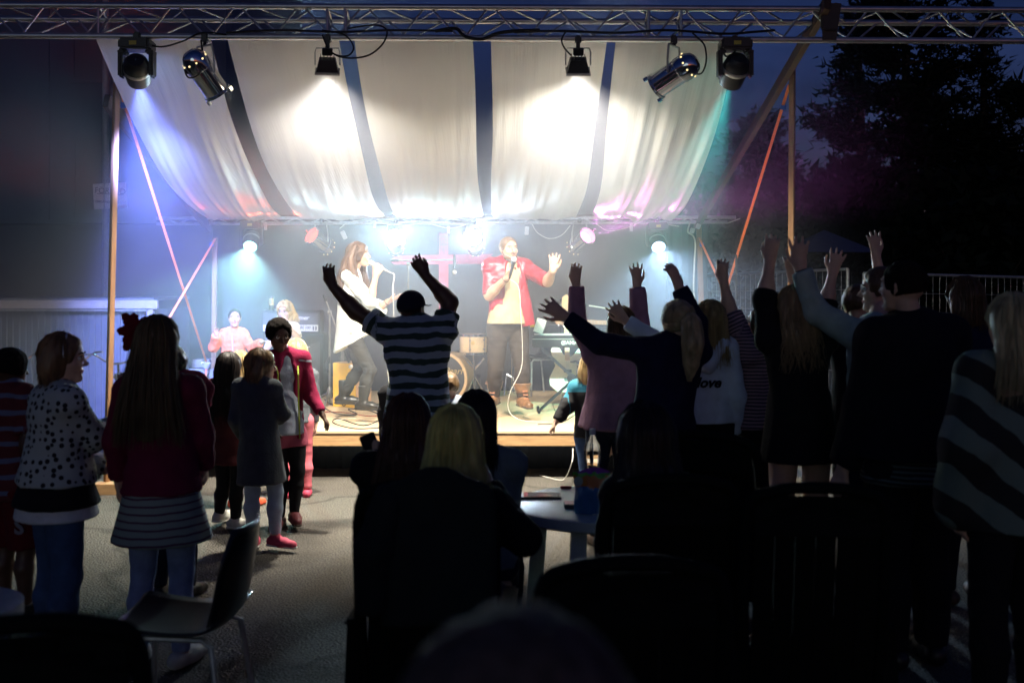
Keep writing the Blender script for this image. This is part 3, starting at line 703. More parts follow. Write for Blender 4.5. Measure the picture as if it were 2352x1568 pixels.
# ------------------------------------------------------------------ trees
m_bark = mat("bark", (.05, .035, .025), .95, var=.3, bump=.5, bscale=20, stretch=(1, 1, .3))
m_needle = mat("pine_needles", (.006, .010, .006), .75, var=.45, scale=.8, spec=.15)
m_leaf = mat("dark_leaves", (.007, .011, .006), .75, var=.45, scale=1.2, spec=.15)
def tree(label, base, h, rad, seed, conifer=True, m=None, lo=.12, dens=1.0):
    rr = random.Random(seed); base = V(base)
    th = thing("pine_tree" if conifer else "leafy_tree", label, "tree", base)
    tr = MB(); top = base + V((rr.uniform(-.3, .3), rr.uniform(-.3, .3), h))
    tp = [base.lerp(top, t) + V((rr.uniform(-.06, .06), rr.uniform(-.06, .06), 0)) for t in (0, .2, .4, .6, .8, 1)]
    r0 = .028 * h
    tr.tube(tp, [r0, r0 * .85, r0 * .65, r0 * .45, r0 * .25, r0 * .06], 9)
    cv, cf = [], []
    def leafclump(c, rc, nl, ax):
        for _ in range(nl):
            p = c + V((rr.gauss(0, 1), rr.gauss(0, 1), rr.gauss(0, .55))) * rc * .5
            d = V((rr.gauss(0, 1), rr.gauss(0, 1), rr.gauss(0, .6) + .25)) + ax * .8
            d.normalize(); s = d.cross(V((rr.gauss(0, 1), rr.gauss(0, 1), rr.gauss(0, 1))));
            if s.length < 1e-3: continue
            s.normalize(); ln = rr.uniform(.16, .34); w = rr.uniform(.025, .06) if conifer else rr.uniform(.06, .12)
            k = len(cv); cv.extend([p - s * w, p + d * ln, p + s * w]); cf.append((k, k + 1, k + 2))
    nb = int((46 if conifer else 34) * dens)
    for i in range(nb):
        t = lo + (1 - lo) * (i + rr.random()) / nb
        if conifer: L = rad * (1.0 - t) ** .62 * rr.uniform(.55, 1.12) + .25
        else: L = rad * math.sin(min(1, (t - lo) / (1 - lo) * 1.02 + .1) * math.pi) ** .5 * rr.uniform(.6, 1.1) + .2
        az = rr.uniform(0, 6.283); o = base.lerp(top, t * .96); up = rr.uniform(-.05, .35) if conifer else rr.uniform(.2, .8)
        d = V((math.cos(az), math.sin(az), up)).normalized(); e = o + d * L + V((0, 0, .12 * L))
        mid = o + d * L * .55 - V((0, 0, .05 * L))
        tr.tube([o, mid, e], [r0 * .22 * (1 - t) + .02, r0 * .12 * (1 - t) + .012, .005], 5)
        ns = max(4, int(L * 4.2))
        for k in range(ns):
            u = .22 + .8 * (k + rr.random()) / ns; c = (o.lerp(mid, u / .55) if u < .55 else mid.lerp(e, (u - .55) / .45))
            spread = .30 * L * (1 - .55 * u) + .1
            c = c + d.cross(V((0, 0, 1))) * rr.uniform(-1, 1) * spread + V((0, 0, rr.uniform(-.12, .2)))
            leafclump(c, rr.uniform(.28, .5), int(26 * dens) if conifer else int(22 * dens), d)
    tr.build("trunk", m_bark, th, smooth=True)
    MB_c = MB(); MB_c.v = cv; MB_c.f = cf
    MB_c.build("crown", m or (m_needle if conifer else m_leaf), th)
    return th
def tb(x, d): return ((x - 1176) / F * d, d, 0)
tree("tallest dark pine rising behind the right end of the truss", tb(2085, 26), 9.6, 3.1, 11, lo=.14, dens=1.7)
tree("smaller dark pine between the stage and the tallest pine", tb(1745, 30), 6.4, 2.1, 12, lo=.08, dens=1.3)
tree("dark pine at the far right edge behind the crowd", tb(2390, 24), 6.2, 2.2, 13, lo=.1, dens=1.2)
tree("slim dark pine top showing above the truss, between two taller trees", tb(1990, 36), 11.8, 1.6, 14, lo=.35)
tree("dark leafy tree low behind the mesh fence", tb(1890, 22), 3.9, 1.7, 15, conifer=False, lo=.2, dens=1.2)
tree("dark leafy tree beyond the fence at the right, near the shuttered house", tb(2250, 21), 3.7, 1.8, 16, conifer=False, lo=.2, dens=1.2)
tree("bushy dark tree just right of the stage backdrop", tb(1660, 21), 3.6, 1.6, 17, conifer=False, lo=.12, dens=1.3)
tree("distant pine top above the truss at the far right", tb(2270, 38), 11.9, 1.8, 18, lo=.3)

# ------------------------------------------------------------------ house beyond the fence, tent roof
hs = thing("shuttered_house", "dark house with slatted shutters beyond the fence at the right", "house", tb(2080, 34))
HY = 33.0; hx = lambda x: (x - 1176) / F * HY; hzz = lambda y: CAM_H + (HOR - y) / F * HY
m_house = mat("dark_house_wall", (.05, .05, .055), .9, var=.2)
m_shut = mat("green_lit_slat", (.10, .16, .05), .7)  # green light falling on the slats, put into their base colour
MB().box(((hx(1990) + hx(2330)) / 2, HY + 2, hzz(520) / 2), (hx(2330) - hx(1990), 4, hzz(520))).build("wall", m_house, hs)
q = MB(); xa, xb, za, zb = hx(1975), hx(2345), hzz(520), hzz(495)
q.add([(xa, HY - .3, za), (xb, HY - .3, za), (xb, HY + 4.3, za), (xa, HY + 4.3, za), (xa + .6, HY + 2, zb), (xb - .6, HY + 2, zb)], [(0, 1, 5, 4), (2, 3, 4, 5), (0, 4, 3), (1, 2, 5), (0, 3, 2, 1)])
q.build("roof", m_house, hs)
for (xa, xb) in ((2012, 2026), (2038, 2056), (2068, 2120)):
    sh2 = MB().box((hx((xa + xb) / 2), HY - .03, (hzz(528) + hzz(590)) / 2), (hx(xb) - hx(xa), .03, hzz(528) - hzz(590))).build("shutter", m_house, hs)
    q = MB()
    for k in range(9): q.box((hx((xa + xb) / 2), HY - .06, hzz(531 + k * 7)), (hx(xb) - hx(xa) - .05, .03, .045))
    q.build("shutter_slat", m_shut, sh2)
for (xa, ya, xb, yb) in ((2143, 594, 2158, 605), (2143, 626, 2158, 645)):
    w = MB().box((hx((xa + xb) / 2), HY - .03, (hzz(ya) + hzz(yb)) / 2), (hx(xb) - hx(xa), .04, hzz(ya) - hzz(yb))).build("lit_window", emit("pink_window_glow", (.75, .18, .55), .10), hs)
tn = thing("tent_roof", "pale blue tent roof glimpsed beyond the fence", "tent", tb(1897, 20))
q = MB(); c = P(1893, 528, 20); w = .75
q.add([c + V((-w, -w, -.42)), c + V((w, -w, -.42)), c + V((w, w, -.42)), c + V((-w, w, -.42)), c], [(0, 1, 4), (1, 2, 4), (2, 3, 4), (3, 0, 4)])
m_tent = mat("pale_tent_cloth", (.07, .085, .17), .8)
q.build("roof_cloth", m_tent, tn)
q = MB()
for sx in (-1, 1):
    for sy in (-1, 1): q.cyl((c.x + sx * w * .96, c.y + sy * w * .96, 0), (c.x + sx * w * .96, c.y + sy * w * .96, c.z - .42), .012, n=6)
q.build("frame", m_blackm, tn)
# ------------------------------------------------------------------ bodies: smooth blended solids turned into one surface
def npv(v): return np.array((v[0], v[1], v[2]), dtype=np.float32)
class Shape:
    def __init__(s): s.p = []; s.cl = []
    def cone(s, a, b, ra, rb, k=0.02, n=None, f=1.0, flat=False, sub=False):
        s.p.append(('c', npv(a), npv(b), float(ra), float(rb), float(k), None if n is None else npv(V(n).normalized()), float(f), flat, sub)); return s
    def ell(s, c, r, R, k=0.02, sub=False):
        s.p.append(('e', npv(c), np.array(r, dtype=np.float32), np.array(R, dtype=np.float32), float(k), sub)); return s
    def clip(s, pt, n): s.cl.append((npv(pt), npv(V(n).normalized()))); return s
    def bounds(s):
        lo, hi = np.full(3, 1e9), np.full(3, -1e9)
        for q in s.p:
            if q[0] == 'c':
                if q[9]: continue
                r = max(q[3], q[4]); lo = np.minimum(lo, np.minimum(q[1], q[2]) - r); hi = np.maximum(hi, np.maximum(q[1], q[2]) + r)
            else:
                if q[5]: continue
                r = q[2].max(); lo = np.minimum(lo, q[1] - r); hi = np.maximum(hi, q[1] + r)
        return lo, hi
    def field(s, h):
        lo, hi = s.bounds(); lo = lo - 4 * h; hi = hi + 4 * h
        n = np.ceil((hi - lo) / h).astype(int) + 1
        D = np.full(n, 0.5, dtype=np.float32); ax = [(lo[i] + h * np.arange(n[i])).astype(np.float32) for i in range(3)]
        for q in s.p:
            if q[0] == 'c':
                _, a, b, ra, rb, k, nn, f, flat, sub = q; r = max(ra, rb); e = k + 3 * h
                wl, wh = np.minimum(a, b) - r - e, np.maximum(a, b) + r + e
            else:
                _, c, rad, R, k, sub = q; r = rad.max(); e = k + 3 * h; wl, wh = c - r - e, c + r + e
            i0 = np.clip(np.floor((wl - lo) / h).astype(int), 0, n); i1 = np.clip(np.ceil((wh - lo) / h).astype(int) + 1, 0, n)
            if (i1 <= i0).any(): continue
            sl = tuple(slice(int(i0[i]), int(i1[i])) for i in range(3))
            X = ax[0][sl[0]][:, None, None]; Y = ax[1][sl[1]][None, :, None]; Z = ax[2][sl[2]][None, None, :]
            if q[0] == 'c':
                ab = b - a; L2 = float(ab @ ab) + 1e-12
                px, py, pz = X - a[0], Y - a[1], Z - a[2]
                tt = (px * ab[0] + py * ab[1] + pz * ab[2]) / L2; t = np.clip(tt, 0, 1)
                rx, ry, rz = px - t * ab[0], py - t * ab[1], pz - t * ab[2]
                d2 = rx * rx + ry * ry + rz * rz
                if nn is not None:
                    cc = rx * nn[0] + ry * nn[1] + rz * nn[2]; d2 = d2 + cc * cc * (1 / (f * f) - 1)
                d = np.sqrt(d2) - (ra + (rb - ra) * t)
                if flat: d = np.maximum(d, (tt - 1) * math.sqrt(L2))
            else:
                px, py, pz = X - c[0], Y - c[1], Z - c[2]
                u = [(px * R[0, i] + py * R[1, i] + pz * R[2, i]) / rad[i] for i in range(3)]
                k0 = np.sqrt(u[0] ** 2 + u[1] ** 2 + u[2] ** 2) + 1e-6
                k1 = np.sqrt((u[0] / rad[0]) ** 2 + (u[1] / rad[1]) ** 2 + (u[2] / rad[2]) ** 2) + 1e-6
                d = k0 * (k0 - 1) / k1
            cur = D[sl]
            if sub:
                d = -d; hh = np.clip(0.5 - 0.5 * (cur - d) / max(k, 1e-5), 0, 1); D[sl] = cur * (1 - hh) + d * hh + k * hh * (1 - hh)
            else:
                hh = np.clip(0.5 + 0.5 * (cur - d) / max(k, 1e-5), 0, 1); D[sl] = cur * (1 - hh) + d * hh - k * hh * (1 - hh)
        for pt, nn in s.cl:
            d = (ax[0][:, None, None] - pt[0]) * nn[0] + (ax[1][None, :, None] - pt[1]) * nn[1] + (ax[2][None, None, :] - pt[2]) * nn[2]
            D = np.maximum(D, d)
        return D, lo, h
_C = np.array([(0, 0, 0), (1, 0, 0), (0, 1, 0), (1, 1, 0), (0, 0, 1), (1, 0, 1), (0, 1, 1), (1, 1, 1)])
_E = [(0, 1), (2, 3), (4, 5), (6, 7), (0, 2), (1, 3), (4, 6), (5, 7), (0, 4), (1, 5), (2, 6), (3, 7)]
def nets(D, lo, h):
    S_ = D < 0; nx, ny, nz = D.shape
    cnt = np.zeros((nx - 1, ny - 1, nz - 1), np.int8)
    for c in _C: cnt += S_[c[0]:c[0] + nx - 1, c[1]:c[1] + ny - 1, c[2]:c[2] + nz - 1]
    cells = np.argwhere((cnt > 0) & (cnt < 8))
    if len(cells) == 0: return np.zeros((0, 3)), np.zeros((0, 4), int)
    vals = np.stack([D[cells[:, 0] + c[0], cells[:, 1] + c[1], cells[:, 2] + c[2]] for c in _C], 1)
    pos = np.zeros((len(cells), 3)); num = np.zeros(len(cells))
    for a, b in _E:
        m = (vals[:, a] < 0) != (vals[:, b] < 0); t = np.zeros(len(cells)); t[m] = vals[m, a] / (vals[m, a] - vals[m, b])
        pos[m] += _C[a] + (_C[b] - _C[a]) * t[m][:, None]; num[m] += 1
    verts = (cells + pos / num[:, None]) * h + lo
    idx = np.full(cnt.shape, -1, np.int64); idx[cells[:, 0], cells[:, 1], cells[:, 2]] = np.arange(len(cells))
    faces = []
    for axn in range(3):
        u, v = (axn + 1) % 3, (axn + 2) % 3
        s0 = [slice(None)] * 3; s1 = [slice(None)] * 3; s0[axn] = slice(0, -1); s1[axn] = slice(1, None)
        for fl in (False, True):
            A, B = S_[tuple(s0)], S_[tuple(s1)]
            e = np.argwhere((A & ~B) if not fl else (~A & B))
            e = e[(e[:, u] > 0) & (e[:, v] > 0) & (e[:, u] < D.shape[u] - 1) & (e[:, v] < D.shape[v] - 1)]
            if not len(e): continue
            def q(du, dv):
                c = e.copy(); c[:, u] += du; c[:, v] += dv; return idx[c[:, 0], c[:, 1], c[:, 2]]
            f = np.stack([q(-1, -1), q(0, -1), q(0, 0), q(-1, 0)], 1)
            faces.append(f if not fl else f[:, ::-1])
    F_ = np.concatenate(faces); F_ = F_[(F_ >= 0).all(1)]
    return verts, F_
def vnormals(v, f):
    a, b, c, d = v[f[:, 0]], v[f[:, 1]], v[f[:, 2]], v[f[:, 3]]
    n = np.cross(c - a, d - b); out = np.zeros_like(v)
    for k in range(4): np.add.at(out, f[:, k], n)
    return out / (np.linalg.norm(out, axis=1, keepdims=True) + 1e-12)
def _hash(i, j, k, s):
    h = (i * 374761393 + j * 668265263 + k * 2147483647 + s * 1274126177) & 0xffffffff
    h = ((h ^ (h >> 13)) * 1274126177) & 0xffffffff
    return ((h ^ (h >> 16)) & 0xffff) / 65535.0
def vnoise(p, s=0):
    p = np.asarray(p, dtype=np.float64); i = np.floor(p).astype(np.int64); f = p - i; f = f * f * (3 - 2 * f); out = 0
    for a in (0, 1):
        for b in (0, 1):
            for c in (0, 1):
                w = (f[:, 0] if a else 1 - f[:, 0]) * (f[:, 1] if b else 1 - f[:, 1]) * (f[:, 2] if c else 1 - f[:, 2])
                out = out + w * _hash(i[:, 0] + a, i[:, 1] + b, i[:, 2] + c, s)
    return out * 2 - 1
def np_mesh(name, v, f, m, parent, axial=None):
    me = bpy.data.meshes.new(name); nv, nf = len(v), len(f); k = f.shape[1]
    me.vertices.add(nv); me.vertices.foreach_set("co", np.asarray(v, dtype=np.float32).ravel())
    me.loops.add(nf * k); me.loops.foreach_set("vertex_index", np.asarray(f, dtype=np.int32).ravel())
    me.polygons.add(nf); me.polygons.foreach_set("loop_start", np.arange(0, nf * k, k, dtype=np.int32))
    me.polygons.foreach_set("use_smooth", np.ones(nf, dtype=bool))
    me.update(calc_edges=True)
    if axial is not None:
        at = me.attributes.new("axial", 'FLOAT', 'POINT'); at.data.foreach_set("value", np.asarray(axial, dtype=np.float32))
    me.materials.append(m)
    o = bpy.data.objects.new(name, me); link(o, parent)
    if parent is not None: o.matrix_parent_inverse = parent.matrix_basis.inverted()
    return o
def grow(name, shape, h, m, parent, wrinkle=0.0, wf=(9, 9, 9), axial=None, seed=0, push=None):
    D, lo, h = shape.field(h); v, f = nets(D, lo, h)
    if len(v) == 0: return None
    if wrinkle:
        n = vnormals(v, f); w = np.array(wf)
        nz = 1 - 2 * np.abs(vnoise(v * w + seed * 3.1, seed)); nz = nz * .6 + .4 * vnoise(v * w * 2.3 + 5.0, seed + 1)
        v = v + n * (wrinkle * nz)[:, None]
    return np_mesh(name, v, f, m, parent, None if axial is None else axial(v))
def strands(name, paths, r, m, parent, n=3):
    q = MB()
    for p in paths:
        k = len(p); q.tube(p, [r * (1 - .75 * (i / (k - 1)) ** 2) for i in range(k)], n, caps=False)
    return q.build(name, m, parent, smooth=True, sharp=180)

SKIN = mat("fair_skin", (.62, .40, .29), .5, var=.08, scale=20, sss=.08, spec=.35)
SKIN_D = mat("deep_brown_skin", (.085, .042, .026), .45, var=.1, scale=20, spec=.4)
SKIN_M = mat("tan_skin", (.40, .22, .13), .5, var=.08, scale=20, sss=.06, spec=.35)
def hairmat(name, c, rough=.42):
    return mat(name, c, rough, var=.45, scale=26, stretch=(1, 1, .12), bump=.3, bscale=70, spec=.4)
H_BROWN = hairmat("brown_hair", (.085, .045, .022)); H_DARK = hairmat("dark_hair", (.014, .009, .007)); H_BLOND = hairmat("blond_hair", (.52, .36, .15)); H_PALE = hairmat("pale_blond_hair", (.42, .36, .20))
H_RED = hairmat("reddish_brown_hair", (.06, .02, .01)); H_MOUSE = hairmat("light_brown_hair", (.20, .12, .055)); H_GREY = hairmat("grey_blond_hair", (.34, .27, .15)); H_SHORT = hairmat("short_brown_hair", (.11, .06, .028), .8); H_CROP = mat("matte_dark_hair", (.012, .009, .008), .95, var=.4, scale=60, bump=.6, bscale=160, spec=.1)
def fabric(name, c, rough=.88, var=.14, bump=.25, bscale=90, sheen=.0, scale=14): return mat(name, c, rough, var=var, scale=scale, bump=bump, bscale=bscale, sheen=sheen, spec=.2)
E_WHITE = mat("eye_white", (.75, .73, .70), .25, var=.02); E_DARK = mat("eye_iris", (.03, .018, .01), .2); LIPS = mat("lips", (.45, .14, .11), .4, var=.08); BROW = mat("eyebrow_hair", (.05, .03, .018), .7)
LIPS_D = mat("dark_lips", (.09, .03, .025), .4, var=.08)

def yawvec(yaw): a = math.radians(yaw); return V((math.sin(a), math.cos(a), 0))
class Fig:
    "joints of one figure in the place"
    pass
def hand(sh, wr, d, nrm, L, style, sgn, r=.0085):
    "palm and five fingers; nrm points out of the palm, sgn +1 puts the thumb on d x nrm side"
    d = V(d).normalized(); nrm = V(nrm); nrm = (nrm - d * nrm.dot(d)); nrm = nrm.normalized() if nrm.length > 1e-4 else d.orthogonal().normalized()
    lat = d.cross(nrm) * sgn; wr = V(wr); s = L / .185; r = r * s
    pe = wr + d * (.088 * s)
    sh.cone(wr, wr + d * .03 * s, .024 * s, .03 * s, .02, nrm, .72)
    sh.cone(wr + d * .035 * s, pe, .036 * s, .041 * s, .012, nrm, .40)
    curl = dict(open=.12, relax=.45, fist=1.5, grip=1.15, spread=.08, point=.2)[style]
    for i in range(4):
        u = (i - 1.5) / 1.5; ln = (.078, .086, .080, .062)[i] * s
        fan = -u * (.30 if style in ('open', 'spread') else .12)
        k0 = pe - lat * u * .030 * s - d * .008 * s
        c = curl * (1 + .12 * i)
        fd = (d + lat * fan).normalized()
        d1 = (fd * math.cos(c * .5) + nrm * math.sin(c * .5)).normalized(); d2 = (fd * math.cos(c * 1.25) + nrm * math.sin(c * 1.25)).normalized(); d3 = (fd * math.cos(c * 1.7) + nrm * math.sin(c * 1.7)).normalized()
        p1 = k0 + d1 * ln * .46; p2 = p1 + d2 * ln * .32; p3 = p2 + d3 * ln * .22
        sh.cone(k0, p1, r * 1.08, r, .006); sh.cone(p1, p2, r, r * .9, .004); sh.cone(p2, p3, r * .9, r * .72, .004)
    t0 = wr + d * .025 * s + lat * .026 * s; out = .75 if style in ('open', 'spread') else .45
    t1 = t0 + (d * .72 + lat * out + nrm * .25).normalized() * .042 * s
    t2 = t1 + (d * .9 + lat * (out - .45) + nrm * (.25 + .5 * min(1, curl))).normalized() * .034 * s
    t3 = t2 + (d * .95 + lat * (out - .7) + nrm * (.2 + .8 * min(1, curl))).normalized() * .024 * s
    sh.cone(t0, t1, r * 1.7, r * 1.25, .012); sh.cone(t1, t2, r * 1.2, r * 1.05, .005); sh.cone(t2, t3, r * 1.05, r * .8, .004)
    return pe

def head_frame(yaw, pitch=0, roll=0):
    f = yawvec(yaw); r = V((f.y, -f.x, 0)); u = V((0, 0, 1))
    q = Quaternion(r, math.radians(pitch)); f = q @ f; u = q @ u
    q = Quaternion(f, math.radians(roll)); u = q @ u; r = q @ r
    return f, r, u
def add_head(sh, F_, face=True):
    hc, f, r, u, q = F_.hc, F_.hf, F_.hr, F_.hu, F_.hh
    R = [[r[i], f[i], u[i]] for i in range(3)]
    at = lambda a, b, c: hc + r * (a * q) + f * (b * q) + u * (c * q)
    sh.ell(at(0, -.03, .12), (.325 * q, .415 * q, .375 * q), R, .01)
    sh.cone(at(0, .10, -.05), at(0, .24, -.375), .265 * q, .115 * q, .08 * q)
    sh.cone(at(-.17, .14, -.10), at(-.10, .16, -.33), .13 * q, .10 * q, .06 * q); sh.cone(at(.17, .14, -.10), at(.10, .16, -.33), .13 * q, .10 * q, .06 * q)
    if face:
        sh.cone(at(-.15, .315, .135), at(.15, .315, .135), .06 * q, .06 * q, .05 * q)
        for s_ in (-1, 1):
            sh.cone(at(s_ * .135, .43, .045), at(s_ * .15, .40, .045), .052 * q, .05 * q, .04 * q, sub=True)
            sh.cone(at(s_ * .19, .24, -.06), at(s_ * .13, .30, -.12), .09 * q, .07 * q, .06 * q)
        sh.cone(at(0, .355, .08), at(0, .475, -.095), .03 * q, .042 * q, .035 * q)
        sh.cone(at(-.05, .41, -.115), at(.05, .41, -.115), .034 * q, .034 * q, .025 * q)
        sh.cone(at(-.07, .34, -.215), at(.07, .34, -.215), .036 * q, .036 * q, .03 * q)
        sh.cone(at(-.055, .33, -.27), at(.055, .33, -.27), .036 * q, .036 * q, .03 * q)
        sh.cone(at(-.03, .32, -.385), at(.03, .32, -.385), .06 * q, .06 * q, .05 * q)
    else:
        sh.cone(at(0, .33, .06), at(0, .46, -.10), .035 * q, .05 * q, .05 * q)
    for s_ in (-1, 1): sh.cone(at(s_ * .335, -.04, .07), at(s_ * .325, -.02, -.10), .062 * q, .042 * q, .015 * q, r, .42)
    sh.cone(at(0, -.07, -.22), F_.nb, .215 * q, .235 * q, .05 * q)
    if getattr(F_, 'nb2', None): pass
def face_parts(F_, body, dark=False, open_mouth=0.0):
    hc, f, r, u, q = F_.hc, F_.hf, F_.hr, F_.hu, F_.hh
    at = lambda a, b, c: hc + r * (a * q) + f * (b * q) + u * (c * q)
    for s_ in (-1, 1):
        e = MB().sphere(at(s_ * .138, .325, .045), .058 * q, 10, 8).build("eye", E_WHITE, body, smooth=True)
        d = (f + r * s_ * .12).normalized()
        MB().lathe([(.0001, .004 * q), (.022 * q, 0), (.026 * q, -.006 * q)], 10, Matrix.Translation(at(s_ * .138, .325, .045) + d * .057 * q) @ frame(-d)).build("iris", E_DARK, e)
        MB().tube([at(s_ * .06, .395, .125), at(s_ * .14, .395, .15), at(s_ * .22, .335, .12)], [.016 * q, .020 * q, .010 * q], 5).build("eyebrow", BROW, body, smooth=True)
        lid = MB().tube([at(s_ * .075, .375, .062), at(s_ * .138, .395, .088), at(s_ * .205, .345, .062)], [.008 * q, .013 * q, .008 * q], 5).build("eyelash", BROW, body, smooth=True)
    q_ = MB(); q_.tube([at(-.10, .335, -.232), at(-.045, .378, -.222), at(0, .384, -.228), at(.045, .378, -.222), at(.10, .335, -.232)], [.008 * q, .02 * q, .018 * q, .02 * q, .008 * q], 6)
    q_.tube([at(-.10, .335, -.238 - open_mouth), at(0, .375, -.262 - open_mouth), at(.10, .335, -.238 - open_mouth)], [.008 * q, .024 * q, .008 * q], 6)
    q_.build("lips", LIPS_D if dark else LIPS, body, smooth=True)

def figure(x, d, H, yaw=0, z0=0.0, hh=None, lean=(0, 0), head=None, hyaw=None, pitch=0, roll=0, sw=1.0, bw=1.0, sit=None, shy=None, twist=0, legs=None, arms=None, kid=False, sho=None, hips=None):
    F_ = Fig(); F_.H = H; F_.yaw = yaw; F_.bw = bw; F_.z0 = z0; F_.d = d
    F_.hh = hh or (.132 * H if not kid else .105 * H + .065)
    base = V(((x - 1176) / F * d, d, z0)); F_.base = base
    F_.fw = yawvec(yaw); F_.rt = V((F_.fw.y, -F_.fw.x, 0))
    sf = yawvec(yaw + twist); sr = V((sf.y, -sf.x, 0)); F_.sf, F_.sr = sf, sr
    at = lambda t: base + V((lean[0] * t, lean[1] * t, H * t))
    if sit is None:
        F_.pelvis = at(.53)
    else:
        F_.pelvis = base + V((0, 0, sit))
    if hips is not None: F_.pelvis = P(hips[0], hips[1], d + (hips[2] if len(hips) > 2 else 0))
    up0 = F_.pelvis.z - z0 - .53 * H
    sh_c = V((at(.80).x, at(.80).y, z0 + .80 * H + up0)) if sit is None else F_.pelvis + V((lean[0], lean[1], .275 * H))
    if sho is not None: sh_c = P(sho[0], sho[1], d + (sho[2] if len(sho) > 2 else 0))
    F_.shc = sh_c
    half = .090 * H * sw
    F_.sh = {'L': sh_c - sr * half, 'R': sh_c + sr * half}
    ax = (sh_c - F_.pelvis); F_.waist = F_.pelvis + ax * .40; F_.chest = F_.pelvis + ax * .80; F_.nb = sh_c + ax.normalized() * .022 * H
    F_.up = ax.normalized()
    if hyaw is None: hyaw = yaw
    F_.hf, F_.hr, F_.hu = head_frame(hyaw, pitch, roll)
    if head is not None: F_.hc = P(head[0], head[1], d + (head[2] if len(head) > 2 else 0))
    else: F_.hc = sh_c + V((0, 0, .042 * H + .60 * F_.hh)) + F_.hf * .02
    hw = .052 * H * bw ** .5
    F_.hip = {'L': F_.pelvis - F_.rt * hw - V((0, 0, .03 * H)), 'R': F_.pelvis + F_.rt * hw - V((0, 0, .03 * H))}
    F_.kn, F_.an, F_.ft = {}, {}, {}
    for s_, sg in (('L', -1), ('R', 1)):
        lg = (legs or {}).get(s_)
        if lg:
            k, a = lg[0], lg[1]
            F_.kn[s_] = P(k[0], k[1], d + (k[2] if len(k) > 2 else 0)); F_.an[s_] = P(a[0], a[1], d + (a[2] if len(a) > 2 else 0))
            F_.ft[s_] = V(lg[2]) if len(lg) > 2 else F_.fw
        elif sit is not None:
            F_.kn[s_] = F_.hip[s_] + F_.fw * .24 * H + F_.rt * sg * .03 + V((0, 0, .01)); F_.an[s_] = V((F_.kn[s_].x + F_.fw.x * .03, F_.kn[s_].y + F_.fw.y * .03, z0 + .05 * H)); F_.ft[s_] = F_.fw
        else:
            F_.an[s_] = base + F_.rt * sg * .062 * H + V((0, 0, .042 * H)); F_.kn[s_] = F_.hip[s_].lerp(F_.an[s_], .5) + F_.fw * .012 * H; F_.ft[s_] = (F_.fw + F_.rt * sg * .25).normalized()
    F_.el, F_.wr, F_.hd = {}, {}, {}
    for s_, sg in (('L', -1), ('R', 1)):
        a = (arms or {}).get(s_)
        if a:
            e, w = a[0], a[1]
            F_.el[s_] = P(e[0], e[1], d + (e[2] if len(e) > 2 else 0)); F_.wr[s_] = P(w[0], w[1], d + (w[2] if len(w) > 2 else 0))
            hdv = a[2] if len(a) > 2 and a[2] is not None else (F_.wr[s_] - F_.el[s_]); F_.hd[s_] = (V(hdv), V(a[3]) if len(a) > 3 and a[3] is not None else F_.fw, a[4] if len(a) > 4 else 'relax')
        else:
            F_.el[s_] = F_.sh[s_] + F_.rt * sg * .03 * H - V((0, 0, .175 * H)) - F_.fw * .01 * H; F_.wr[s_] = F_.el[s_] - V((0, 0, .145 * H)) + F_.fw * .035 * H + F_.rt * sg * .0
            F_.hd[s_] = (V((0, 0, -1)) + F_.fw * .15, -F_.rt * sg, 'relax')
    return F_

def torso(sh, F_, e=0.0, k=.03, lower=True):
    H, b = F_.H, F_.bw; ff = F_.sf
    sh.cone(F_.waist, F_.chest, .068 * H * b + e, .084 * H * b + e, k, F_.fw, .70)
    sh.cone(F_.chest, F_.shc - F_.up * .02 * H, .084 * H * b + e, .070 * H * b + e, k, ff, .66)
    for s_ in 'LR':
        sh.cone(F_.shc - F_.up * .005 * H, F_.sh[s_], .042 * H * b + e, .033 * H * b + e, k)
        sh.cone(F_.nb + F_.up * .004 * H, F_.sh[s_] + F_.up * .004 * H, .027 * H + e, .022 * H + e, k)
    if lower:
        sh.cone(F_.waist, F_.pelvis, .068 * H * b + e, .082 * H * b + e, k, F_.fw, .74)
        for s_ in 'LR': sh.cone(F_.pelvis, F_.hip[s_] - F_.fw * .012 * H, .052 * H * b + e, .048 * H * b + e, k)
def arm(sh, F_, s_, t=2.0, e=0.0, k=.02, flat=False, flare=0.0):
    "t: 0..1 upper arm share, 1..2 forearm share"
    H = F_.H; b = F_.bw ** .6; S0, E, W = F_.sh[s_], F_.el[s_], F_.wr[s_]
    t1 = min(1.0, t)
    sh.cone(S0, S0.lerp(E, t1), .031 * H * b + e, .031 * H * b + (.026 - .031) * H * b * t1 + e + (flare if t <= 1 else 0), k, flat=flat and t <= 1)
    if t > 1:
        t2 = t - 1
        mid = E.lerp(W, .3)
        if e == 0: sh.cone(E, mid, .026 * H * b, .027 * H * b, k)
        sh.cone(E, E.lerp(W, t2), .027 * H * b + e, .027 * H * b + (.0165 - .027) * H * b * t2 + e + flare, k, flat=flat)
def leg(sh, F_, s_, t=2.0, e=0.0, k=.02, flat=False, flare=0.0):
    H = F_.H; b = F_.bw ** .7; A, K, N = F_.hip[s_], F_.kn[s_], F_.an[s_]
    t1 = min(1.0, t)
    sh.cone(A, A.lerp(K, t1), .052 * H * b + e, (.052 + (.034 - .052) * t1) * H * b + e + (flare if t <= 1 else 0), k, flat=flat and t <= 1)
    if t > 1:
        t2 = t - 1; c = K.lerp(N, .35) - (F_.fw * .010 * H)
        if t2 > .4: sh.cone(K, c, .032 * H * b + e, .034 * H * b + e, k); sh.cone(c, K.lerp(N, t2), .034 * H * b + e, (.034 + (.022 - .034) * t2) * H * b + e + flare, k, flat=flat)
        else: sh.cone(K, K.lerp(N, t2), .034 * H * b + e, .034 * H * b + e + flare, k, flat=flat)
